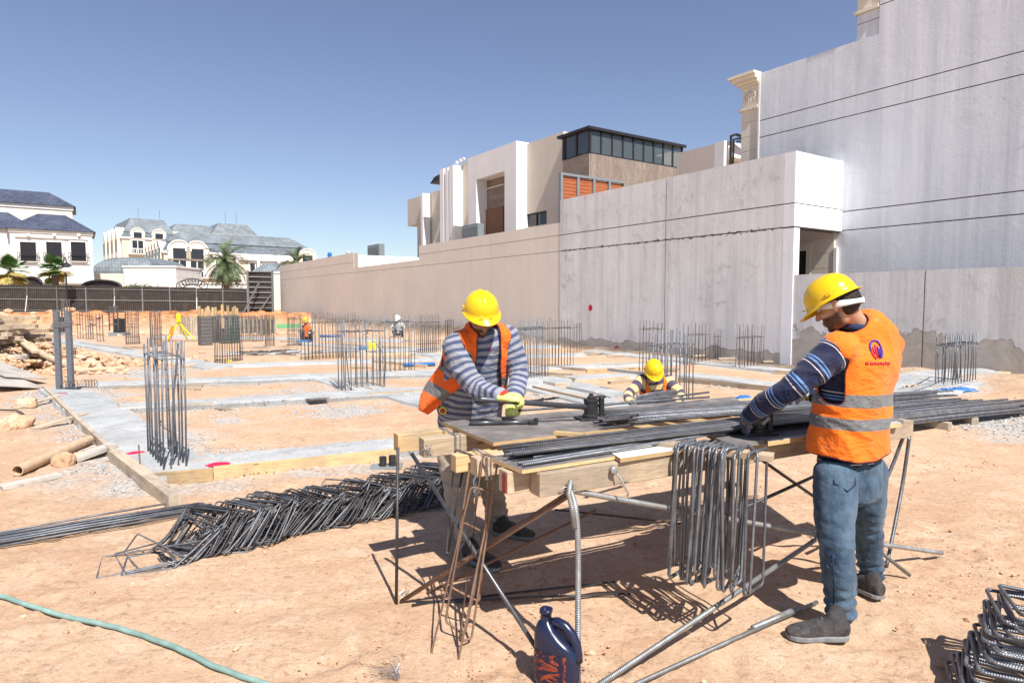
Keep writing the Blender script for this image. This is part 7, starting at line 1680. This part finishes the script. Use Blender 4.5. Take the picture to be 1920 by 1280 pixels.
def vest(root, org, T, side, zcut, neck, neck_r, holes, bands, mat, grow=.016, front=None, tilt=None, voxel=.008, fold=.008, seed=3, name='vest'):
    mb = MB(); loft(mb, [(p, a + grow, b + grow) for p, a, b in T], side, 30, power=2.3)
    for c, r_ in holes['bulge']: ell(mb, c, (r_, 0, 0), (0, r_, 0), (0, 0, r_))
    me = fuse(mb, voxel, 6); neck = Vector(neck)
    def keep(p):
        if p.z < zcut(p): return False
        q = p - neck
        if Vector((q.x, q.y, q.z * .35)).length < neck_r and q.z > -.12 * neck_r / .075 * 2.2: return False
        for c, ax, rr_, up_ in holes['arm']:
            q = p - Vector(c); ax_ = Vector(ax).normalized(); al = q.dot(ax_); w_ = q - ax_ * al; hz = w_.z; w2 = Vector((w_.x, w_.y, 0)).length
            if al > -.06 and (w2 / rr_) ** 2 + (hz / up_) ** 2 < 1: return False
        return not (front and front(p))
    cut_mesh(me, keep); o = finish(me, name, [M[mat]], root, org, fold=foldf(fold, 4, 9, seed), solid=.004)
    at = o.data.attributes.new('h', 'FLOAT', 'POINT')
    for v in o.data.vertices: at.data[v.index].value = bands(v.co + org)
    if voxel < .01:      # dark binding along every free edge
        bm = bmesh.new(); bm.from_mesh(o.data); todo = {e for e in bm.edges if e.is_boundary}
        while todo:
            e = todo.pop(); lp = [e.verts[0], e.verts[1]]
            while True:
                nx = next((q for q in lp[-1].link_edges if q in todo), None)
                if nx is None: break
                todo.discard(nx); lp.append(nx.other_vert(lp[-1]))
            if len(lp) < 14: continue
            pts = [v.co + org + v.normal * .002 for v in lp[:-1]]
            for _ in range(4): pts = [(pts[i - 1] + pts[i] * 2 + pts[(i + 1) % len(pts)]) / 4 for i in range(len(pts))]
            mb = MB(); mb.tube(pts[::2], .0038, 6, closed=True); mb.build('binding', M['binding'], o, smooth=True)
        bm.free()
    return o

# =============================== standing worker on the right
def worker_right():
    sh = (P(1568, 660, 3.12), P(1659, 652, 3.30)); side = (sh[1] - sh[0]); side.z = 0; side.normalize(); back = Vector((side.y, -side.x, 0))
    T = [(P(1592, 872, 3.22), .165, .125), (P(1594, 800, 3.22), .170, .125), (P(1600, 730, 3.22), .176, .122), (P(1611, 675, 3.22), .200, .116), (P(1616, 640, 3.22), .178, .098), (P(1608, 616, 3.20), .095, .070)]
    arms = [[(sh[0], .082), (P(1530, 692, 3.10), .076), (P(1480, 730, 3.12), .065), (P(1435, 756, 3.22), .057), (P(1406, 777, 3.31), .046), (P(1398, 790, 3.34), .036)],
            [(sh[1], .076), (P(1645, 705, 3.44), .062), (P(1615, 748, 3.54), .056), (P(1570, 746, 3.60), .052), (P(1524, 742, 3.66), .044), (P(1512, 741, 3.67), .034)]]
    hips = [(P(1594, 838, 3.22), .150, .115), (P(1596, 872, 3.22), .160, .124), (P(1598, 915, 3.22), .152, .12)]
    legs = [[(P(1566, 885, 3.14), .102), (P(1564, 960, 3.10), .097), (P(1568, 1020, 3.06), .080), (P(1573, 1085, 3.06), .076), (P(1577, 1150, 3.07), .066)],
            [(P(1626, 880, 3.32), .100), (P(1627, 940, 3.36), .090), (P(1628, 985, 3.41), .076), (P(1631, 1035, 3.46), .070), (P(1634, 1082, 3.50), .060)]]
    face = (-.68, .58, -.40); crown = (-.30, .22, .93); hd = P(1569, 574, 3.14); HK = .97
    root, org, so, to, bo, (L_, f, u, r) = person('worker in a yellow helmet, orange vest and navy striped shirt standing with his back turned', 'person', (P(1600, 900, 3.22).x, 3.22, 0), dict(side=side, torso=T, arms=arms, hips=hips, legs=legs, head=hd, face=face, crown=crown, shirt='shirt_navy', trousers='jeans', skin='skin_b', fold=.010, tfold=.007, seed=2, k=HK))
    helmet(root, org, hd + f * .004 + u * .012, f, u, .93, tilt=R(-6))
    mb = MB(); ell(mb, L_(0, -.016, .018), r * .078, f * .098, u * .082, 30, 22); me = mb.mesh('hair')
    cut_mesh(me, lambda p: (lambda q: (q.dot(f) < -.032 and q.dot(u) > -.066) or (q.dot(u) > .022 and q.dot(f) < .05))(p - hd)); o = finish(me, 'hair', [M['hair']], root, org, solid=.005)
    mb = MB(); n = 40; vs = []; rows = 5
    for i in range(n):
        a = 2 * math.pi * i / n; e = -.002 + .024 * math.cos(a); wd_ = .014 + .003 * math.sin(3 * a)
        for q in range(rows):
            z = e + wd_ * (q / (rows - 1) * 2 - 1); g_ = math.sqrt(max(0, 1 - (z / .11) ** 2)); vs.append(L_(.0855 * g_ * math.sin(a), -.018 + .108 * g_ * math.cos(a), z + .006))
    mb.add(vs, [[rows * i + q, rows * i + q + 1, rows * ((i + 1) % n) + q + 1, rows * ((i + 1) % n) + q] for i in range(n) for q in range(rows - 1)], [[(0, 0)] * 4] * (n * (rows - 1))); o = mb.build('headband', M['band_white'], root, smooth=True); s_ = o.modifiers.new('thick', 'SOLIDIFY'); s_.thickness = .003; s_.offset = 1
    # collar
    mb = MB(); nk = P(1601, 612, 3.19); mb.tube([nk + side * .072 * math.cos(a) - back * .064 * math.sin(a) + Vector((0, 0, .008 + .016 * math.sin(a))) for a in [2 * math.pi * i / 24 for i in range(24)]], .019, 10, closed=True); mb.build('collar', M['dark_navy'], root, smooth=True)
    # vest
    zb0 = .845
    holes = dict(bulge=[(sh[0] + side * .012 + Vector((0, 0, .006)), .093), (sh[1] - side * .012 + Vector((0, 0, .002)), .086)], arm=[(sh[0] - Vector((0, 0, .125)) - side * .050, -side - back * .28, .108, .132), (sh[1] - Vector((0, 0, .06)) + side * .055, side, .075, .13)])
    TV_ = [(P(1591, 858, 3.22), .178, .142), (P(1592, 800, 3.22), .176, .138)] + T[2:5] + [(P(1609, 620, 3.20), .115, .082)]
    vo = vest(root, org, TV_, side, lambda p: zb0 + .02 * math.sin((p - org).dot(side) * 14) - .03 * max(0, (p - org).dot(side)) * 0, P(1601, 600, 3.17), .066, holes, lambda p: p.z + .03 * (p - org).dot(side), 'vest_a', .020, seed=3, fold=.016)
    # emblem and lettering on the back
    bv = bvh_of(vo, org); dr = -back; E = P(1641, 655, 3.08); ex = side; q0 = E + back * .4
    def rib(pts, w_, mat, closed=False, name='emblem'): return strip_on(bv, [q0 + ex * x * EM + Vector((0, 0, y * EM)) for x, y in pts], w_ * EM, dr, .0075, name, mat, vo, org, closed)
    EM = .96
    for a0, a1, m_ in ((30, 190, 'logo_blue'), (190, 250, 'logo_red'), (-60, 30, 'logo_blue')): rib([(.030 * math.cos(R(a0 + (a1 - a0) * i / 12)) - .004, .046 * math.sin(R(a0 + (a1 - a0) * i / 12))) for i in range(13)], .008, m_)
    for x, y0, y1, m_ in ((-.020, -.022, .012, 'logo_red'), (-.008, -.040, .024, 'logo_red'), (.004, -.044, .016, 'logo_blue'), (.014, -.040, .006, 'logo_blue')): rib([(x, y0), (x, (y0 + y1) / 2), (x, y1)], .006, m_)
    # lettering: short strokes of a small line of text
    GL = {'M': [[(0, 0), (0, 1), (.5, .4), (1, 1), (1, 0)]], 'S': [[(1, .9), (.3, 1), (0, .75), (1, .3), (.7, 0), (0, .1)]], 'C': [[(1, .85), (.4, 1), (0, .5), (.4, 0), (1, .15)]], 'o': [[(0, .3), (.5, .6), (1, .3), (.5, 0), (0, .3)]], 'n': [[(0, 0), (0, .6), (.7, .6), (1, .4), (1, 0)]], 't': [[(.5, .9), (.5, .1), (.9, 0)], [(0, .6), (1, .6)]], 'r': [[(0, 0), (0, .6), (.9, .55)]], 'a': [[(.1, .6), (.9, .55), (.9, 0), (.1, .05), (.2, .35), (.9, .3)]], 'c': [[(1, .55), (.2, .55), (0, .3), (.2, 0), (1, .05)]], 'i': [[(.5, 0), (.5, .6)]], 'g': [[(.9, .55), (.1, .5), (.1, .1), (.9, .1)], [(.9, .6), (.9, -.35), (.1, -.3)]], 'G': [[(1, .85), (.4, 1), (0, .5), (.4, 0), (1, .1), (1, .5), (.6, .5)]], 'u': [[(0, .6), (0, .1), (.6, 0), (1, .1), (1, .6)]], 'p': [[(0, -.35), (0, .6), (.9, .55), (.9, .05), (0, 0)]]}
    x = -.074
    for ch in 'MS Contracting Group':
        wd = .0072 * (.5 if ch == 'i' else 1)
        if ch in GL:
            for st in GL[ch]:
                dn = [];
                for (xa, ya), (xb, yb) in zip(st, st[1:]): dn += [(xa, ya), ((xa + xb) / 2, (ya + yb) / 2)]
                dn.append(st[-1]); rib([(x + wd * .72 * a, -.072 + .0125 * b) for a, b in dn], .0024, 'logo_red', name='lettering')
        x += wd * 1.02
    # trousers details
    bt = bvh_of(to, org); kn = P(1561, 1000, 2.6)
    def pkt(pts, w_, nm, mat='seam'): return strip_on(bt, pts, w_, (0.0, 1, 0), .005, nm, mat, to, org)
    B_ = lambda x, y: P(x, y, 2.7) if False else Vector((P(x, y, 3.05).x, 2.6, P(x, y, 3.05).z))
    mbp = [B_(x, y) for x, y in ((1530, 958), (1532, 1000), (1538, 1020), (1560, 1022), (1582, 1019), (1583, 990), (1582, 955))]; pkt(mbp, .006, 'pocket_seam')
    pkt([B_(1527, 957), B_(1550, 955), B_(1583, 957)], .035, 'pocket_flap', 'jeans'); pkt([B_(x, y) for x, y in ((1562, 872), (1563, 905), (1585, 918), (1603, 908), (1606, 880))], .005, 'pocket_seam')
    pkt([B_(x, y) for x, y in ((1534, 880), (1537, 930), (1540, 950))], .005, 'side_seam'); pkt([B_(x, y) for x, y in ((1550, 1030), (1553, 1080), (1556, 1130))], .004, 'side_seam')
    # gloves
    gloves(root, org, 'glove', 'glove_grey', w=P(1400, 788, 3.34), d=(P(1392, 818, 3.42) - P(1400, 788, 3.34)), n=(.75, .35, -.2), right=False, curl=(30, 55, 45), sc=.95, fat=1.22)
    mb = MB(); loft(mb, [(P(1409, 773, 3.30), .044, .042), (P(1402, 783, 3.33), .041, .038)], side); mb.build('cuff', M['glove_grey'], root, smooth=True)
    gloves(root, org, 'glove', 'glove_white', w=P(1514, 740, 3.67), d=(P(1484, 738, 3.68) - P(1514, 740, 3.67)), n=(-.1, -.25, -1), right=True, curl=(38, 60, 45), sc=.95, fat=1.2)
    mb = MB(); loft(mb, [(P(1524, 741, 3.66), .034, .036), (P(1515, 741, 3.67), .033, .034)], (0, 0, 1)); mb.build('cuff', M['yellow_plastic'], root, smooth=True)
    h0 = G(1588, 1196, 0); h1 = G(1472, 1194, 0); shoe(root, org, h0, h0 + (h1 - h0).normalized() * .285, legs[0][-1][0], 'shoe_dark', .050)
    h0 = G(1652, 1124, 0); h1 = G(1590, 1092, 0); shoe(root, org, h0, h0 + (h1 - h0).normalized() * .28, legs[1][-1][0], 'shoe_dark', .049)
vestmat('vest_a', [(1.118, .031), (1.003, .028)]); simple('dark_navy', (.02, .03, .08), .9, 0, .1, 30, .1); simple('binding', (.10, .02, .02), .85, 0, .2, 30, .1); simple('seam', (.015, .03, .055), .9, 0, .1, 30, 0)
worker_right()

# =============================== bending worker on the left
def worker_left():
    shR, shL = P(858, 648, 3.90), P(948, 634, 4.03); side = (shL - shR); side.z = 0; side.normalize(); fwd = Vector((side.y, -side.x, 0))
    T = [(P(880, 800, 4.22), .200, .150), (P(880, 765, 4.19), .215, .165), (P(884, 720, 4.12), .212, .160), (P(892, 680, 4.05), .198, .140), (P(900, 648, 3.99), .175, .112), (P(903, 622, 3.94), .085, .075)]
    arms = [[(shR, .088), (P(868, 690, 3.85), .083), (P(892, 724, 3.80), .068), (P(918, 735, 3.73), .060), (P(936, 741, 3.68), .050), (P(944, 744, 3.67), .036)],
            [(shL, .086), (P(964, 668, 4.03), .074), (P(973, 702, 4.00), .062), (P(969, 728, 3.93), .056), (P(964, 744, 3.87), .046), (P(962, 752, 3.85), .034)]]
    hips = [(P(879, 770, 4.2), .196, .15), (P(879, 800, 4.24), .200, .155), (P(880, 835, 4.26), .19, .15)]
    legs = [[(P(850, 835, 4.22), .115), (P(856, 890, 4.16), .102), (P(862, 935, 4.10), .086), (P(872, 985, 4.04), .078), (P(882, 1030, 4.0), .066)],
            [(P(908, 835, 4.30), .112), (P(916, 880, 4.32), .10), (P(924, 920, 4.33), .084), (P(930, 955, 4.38), .076), (P(936, 985, 4.42), .064)]]
    face = (.26, -.76, -.60); crown = (.12, -.58, .80); hd = P(902, 592, 3.86)
    root, org, so, to, bo, (L_, f, u, r) = person('stout bearded worker in a blue and grey striped shirt bending over the bench', 'person', (P(880, 900, 4.2).x, 4.2, 0), dict(side=side, torso=T, arms=arms, hips=hips, legs=legs, head=hd, face=face, crown=crown, shirt='shirt_stripe', trousers='trouser_beige', skin='skin_a', fold=.013, tfold=.012, seed=4))
    helmet(root, org, hd + u * .010 - f * .004, f, u, .92, tilt=R(15))
    mb = MB(); ell(mb, L_(0, -.014, .028), r * .081, f * .102, u * .094, 26, 18); me = mb.mesh('hair'); cut_mesh(me, lambda p: (lambda q: q.dot(f) < .005 and q.dot(u) > -.055)(p - hd)); finish(me, 'hair', [M['hair']], root, org, solid=.004)
    holes = dict(bulge=[(shR + side * .04, .096), (shL - side * .045, .092)], arm=[(shR - Vector((0, 0, .075)) - side * .045, -side, .105, .16), (shL - Vector((0, 0, .06)) + side * .045, side, .085, .15)])
    def front(p):
        q = p - P(895, 680, 4.05); a = q.dot(side); fw = q.dot(fwd)
        if q.z < -.02 and a < .0: return True            # the near panel hangs loose, built separately
        if fw < -.01: return False
        return -.070 - .10 * max(0, .08 - q.z) < a < (.088 if q.z > .0 else .088 + .05 * min(1, -q.z / .2))
    vo = vest(root, org, T[1:], side, lambda p: .93 + .05 * (p - org).dot(side), P(903, 598, 3.91), .070, holes, lambda p: p.z, 'vest_b', .020, front=front, seed=8, fold=.008)
    # loose flap blown out behind him
    def flap(rows, name, bandsv):
        n = 14; m_ = len(rows); vs = []; uv = []; fs = []; uvs = []
        R2 = []
        for i in range(m_ - 1):
            for k in range(5): t = k / 5; R2.append((rows[i][0].lerp(rows[i + 1][0], t), rows[i][1].lerp(rows[i + 1][1], t), i + t))
        R2.append((rows[-1][0], rows[-1][1], m_ - 1))
        for a, b, s_ in R2:
            for j in range(n + 1):
                v = j / n; p = a.lerp(b, v); p = p + fwd * (.022 * math.sin(v * 7 + s_ * 1.3) + .03 * math.sin(math.pi * v)) ; vs.append(p); uv.append((v, s_ / (m_ - 1)))
        for i in range(len(R2) - 1):
            for j in range(n): q = [i * (n + 1) + j, i * (n + 1) + j + 1, (i + 1) * (n + 1) + j + 1, (i + 1) * (n + 1) + j]; fs.append(q); uvs.append([uv[x] for x in q])
        mb = MB(); mb.add(vs, fs, uvs); o = mb.build(name, M['vest_b'], vo, smooth=True); at = o.data.attributes.new('h', 'FLOAT', 'POINT')
        for v, (x, y) in zip(o.data.vertices, uv): at.data[v.index].value = bandsv(y)
        s_ = o.modifiers.new('thick', 'SOLIDIFY'); s_.thickness = .005; sb = o.modifiers.new('sub', 'SUBSURF'); sb.levels = sb.render_levels = 1; return o
    def bnd(y): return 1.10 if .12 < y < .34 or .50 < y < .68 else 0
    flap([(P(828, 655, 3.98), P(862, 690, 3.83)), (P(826, 676, 4.0), P(878, 712, 3.86)), (P(812, 698, 4.03), P(862, 728, 3.90)), (P(798, 722, 4.06), P(840, 748, 3.96)), (P(788, 745, 4.08), P(820, 765, 4.02)), (P(783, 768, 4.10), P(800, 777, 4.08))], 'loose_flap', bnd)
    # a striped shirt pocket and belt tape
    bs = bvh_of(so, org); Q = lambda x, y: P(x, y, 3.7)
    vd = (P(915, 660, 4.0) - Vector((0, 0, CAMZ))).normalized()
    strip_on(bs, [P(x, y, 3.6) for x, y in ((917, 651), (919, 655), (920, 659))], .006, vd, .005, 'badge', 'logo_red', so, org)
    c = P(831, 769, 4.02); mb = MB(); mb.lathe(c, [(.001, -.012), (.022, -.012), (.026, -.008), (.026, .012), (.022, .016), (.001, .016)], 7, fwd - side * .6); tp = mb.build('tape_measure', M['yellow_plastic'], root); mb = MB(); mb.lathe(c + (fwd - side * .6).normalized() * .016, [(.001, 0), (.017, 0), (.017, .003), (.001, .003)], 14, fwd - side * .6); mb.build('badge', M['red_faded'], tp)
    # belt
    gl = P(960, 747, 3.665)
    gloves(root, org, 'glove', 'glove_lime', w=P(945, 744, 3.66), d=(P(976, 746, 3.66) - P(945, 744, 3.665)), n=(.05, .25, -1), right=True, curl=(58, 70, 45), sc=1.0, fat=1.24, thumb=(.55, .6))
    mb = MB(); loft(mb, [(P(936, 741, 3.69), .044, .046), (P(944, 744, 3.67), .042, .044)], (0, 0, 1)); mb.build('cuff', M['glove_red'], root, smooth=True)
    gloves(root, org, 'glove', 'glove_lime', w=P(962, 754, 3.84), d=(P(962, 775, 3.78) - P(962, 754, 3.84)), n=(-.2, -.95, .1), right=False, curl=(45, 60, 45), sc=1.0, fat=1.22)
    h0 = G(872, 1046, 0); shoe(root, org, h0, h0 + Vector((.75, -.66, 0)).normalized() * .29, legs[0][-1][0], 'shoe_dark', .052); h0 = G(928, 1000, 0); shoe(root, org, h0, h0 + Vector((.93, -.36, 0)).normalized() * .29, legs[1][-1][0], 'shoe_camo', .052)
vestmat('vest_b', [(1.10, .028)], (.80, .115, .010)); worker_left()

# =============================== crouching worker behind the bench
def worker_mid():
    sh = (P(1203, 712, 8.95), P(1252, 713, 9.05)); side = Vector((1, .08, 0)).normalized()
    T = [(P(1228, 762, 9.15), .19, .14), (P(1228, 742, 9.12), .19, .14), (P(1227, 726, 9.05), .19, .13), (P(1227, 713, 9.0), .17, .11), (P(1227, 706, 8.96), .085, .07)]
    arms = [[(sh[0], .085), (P(1191, 726, 8.85), .078), (P(1178, 739, 8.75), .066), (P(1178, 749, 8.6), .056), (P(1184, 755, 8.5), .046), (P(1186, 758, 8.47), .034)],
            [(sh[1], .085), (P(1265, 727, 8.9), .078), (P(1277, 741, 8.8), .066), (P(1271, 751, 8.65), .056), (P(1258, 757, 8.55), .046), (P(1253, 759, 8.5), .034)]]
    hips = [(P(1228, 758, 9.16), .18, .14), (P(1228, 768, 9.2), .18, .15)]; z = .12
    def g(px, py, Y, zz): p = P(px, py, Y); p.z = zz; return p
    legs = [[(g(1218, 765, 9.1, .17), .11), (g(1205, 765, 8.85, .14), .10), (g(1195, 765, 8.6, .11), .08), (g(1205, 765, 8.85, .08), .07), (g(1212, 765, 9.15, .07), .06)], [(g(1238, 765, 9.1, .17), .11), (g(1252, 765, 8.85, .14), .10), (g(1260, 765, 8.65, .11), .08), (g(1250, 765, 8.9, .08), .07), (g(1244, 765, 9.2, .07), .06)]]
    face = (.0, -.80, -.6); crown = (0, -.58, .8); hd = P(1225, 696, 8.85)
    root, org, so, to, bo, (L_, f, u, r) = person('worker in a yellow and purple striped shirt crouching on the sand behind the bench', 'person', (P(1228, 700, 9.1).x, 9.1, 0), dict(side=side, torso=T, arms=arms, hips=hips, legs=legs, head=hd, face=face, crown=crown, shirt='shirt_rugby', trousers='dark_cloth', skin='skin_c', fold=.008, seed=9, voxel=.012, ))
    helmet(root, org, hd + u * .010, f, u, 1.08); fwd = Vector((side.y, -side.x, 0))
    holes = dict(bulge=[(sh[0] + Vector((.03, 0, 0)), .085), (sh[1] - Vector((.03, 0, 0)), .085)], arm=[(sh[0] - Vector((0, 0, .05)), -side, .12, .14), (sh[1] - Vector((0, 0, .05)), side, .12, .14)])
    vest(root, org, T[:], side, lambda p: .28, P(1227, 700, 8.9), .10, holes, lambda p: 0, 'vest_c', .018, front=lambda p: (p - org).dot(fwd) > 0 and abs((p - org).dot(side)) < .055 + .12 * max(0, p.z - .4), voxel=.012, seed=5)
    mb = MB(); mb.tube([L_(.07 * math.cos(a), .0 + .07 * math.sin(a), -.13) for a in [2 * math.pi * i / 18 for i in range(18)]], .018, 8, closed=True); mb.build('collar', M['shirt_plain'], root, smooth=True)
    for a, rt, nn in ((arms[0], True, (0, -.3, -1)), (arms[1], False, (0, -.3, -1))): gloves(root, org, 'glove', 'glove_grey', .006, w=a[-1][0], d=(Vector(a[-1][0]) - Vector(a[-2][0])), n=nn, right=rt, curl=(40, 50, 40), fat=1.2)
vestmat('vest_c', [], (.86, .15, .012)); worker_mid()

# =============================== two distant workers
def worker_far(px, Y, label, shirt, vm, hel, pose, seed):
    b = P(px, 640, Y); b.z = gz(b.x, b.y); V = lambda x, y, z: b + Vector((x, y, z)); side = Vector((1, 0, 0))
    if pose == 'squat':
        T = [(V(0, 0, .22), .18, .15), (V(.02, -.02, .40), .19, .14), (V(.0, -.05, .58), .20, .13), (V(-.02, -.08, .70), .10, .08)]; hd = V(-.04, -.12, .84)
        arms = [[(V(-.19, -.05, .60), .07), (V(-.28, -.2, .42), .06), (V(-.18, -.38, .34), .045), (V(-.16, -.4, .32), .03)], [(V(.19, -.05, .60), .07), (V(.26, -.2, .42), .06), (V(.12, -.38, .34), .045), (V(.1, -.4, .32), .03)]]
        legs = [[(V(-.1, 0, .2), .10), (V(-.2, -.3, .42), .085), (V(-.18, -.12, .06), .06)], [(V(.1, 0, .2), .10), (V(.2, -.3, .42), .085), (V(.18, -.12, .06), .06)]]; hips = [(V(0, .02, .16), .18, .15), (V(0, 0, .26), .18, .15)]
    else:
        T = [(V(.25, 0, .86), .17, .15), (V(.10, 0, .98), .17, .14), (V(-.14, 0, 1.02), .18, .14), (V(-.28, 0, .98), .09, .08)]; hd = V(-.38, 0, .90)
        arms = [[(V(-.2, -.16, .96), .07), (V(-.24, -.2, .68), .055), (V(-.3, -.2, .44), .04), (V(-.3, -.2, .4), .03)], [(V(-.2, .16, .96), .07), (V(-.24, .2, .68), .055), (V(-.3, .2, .44), .04), (V(-.3, .2, .4), .03)]]
        legs = [[(V(.24, -.1, .8), .10), (V(.16, -.12, .45), .08), (V(.2, -.12, .06), .06)], [(V(.26, .1, .8), .10), (V(.22, .12, .45), .08), (V(.3, .12, .06), .06)]]; hips = [(V(.22, 0, .78), .16, .14), (V(.24, 0, .9), .16, .15)]
    root, org, so, to, bo, (L_, f, u, r) = person(label, 'person', b, dict(side=side, torso=T, arms=arms, hips=hips, legs=legs, head=hd, face=(-.3, -.7, -.5), crown=(-.1, -.4, .9), shirt=shirt, trousers='dark_cloth', skin='skin_c', voxel=.02, fold=.006, seed=seed))
    if hel: helmet(root, org, hd, f, u, 1.1, mat=hel)
    if vm: vest(root, org, T, side, lambda p: .2, T[-1][0] + Vector((0, 0, .08)), .09, dict(bulge=[], arm=[(arms[0][0][0], (-1, 0, 0), .09, .12), (arms[1][0][0], (1, 0, 0), .09, .12)]), lambda p: 0, vm, .02, voxel=.02)
worker_far(578, 26, 'distant worker in an orange vest squatting among the far bars by the green board', 'shirt_plain', 'vest_c', 'helmet_yellow', 'squat', 11)
worker_far(748, 29, 'distant worker in a pale shirt squatting behind the bars below the beige wall', 'shirt_plain', None, 'white_plastic', 'squat', 12)
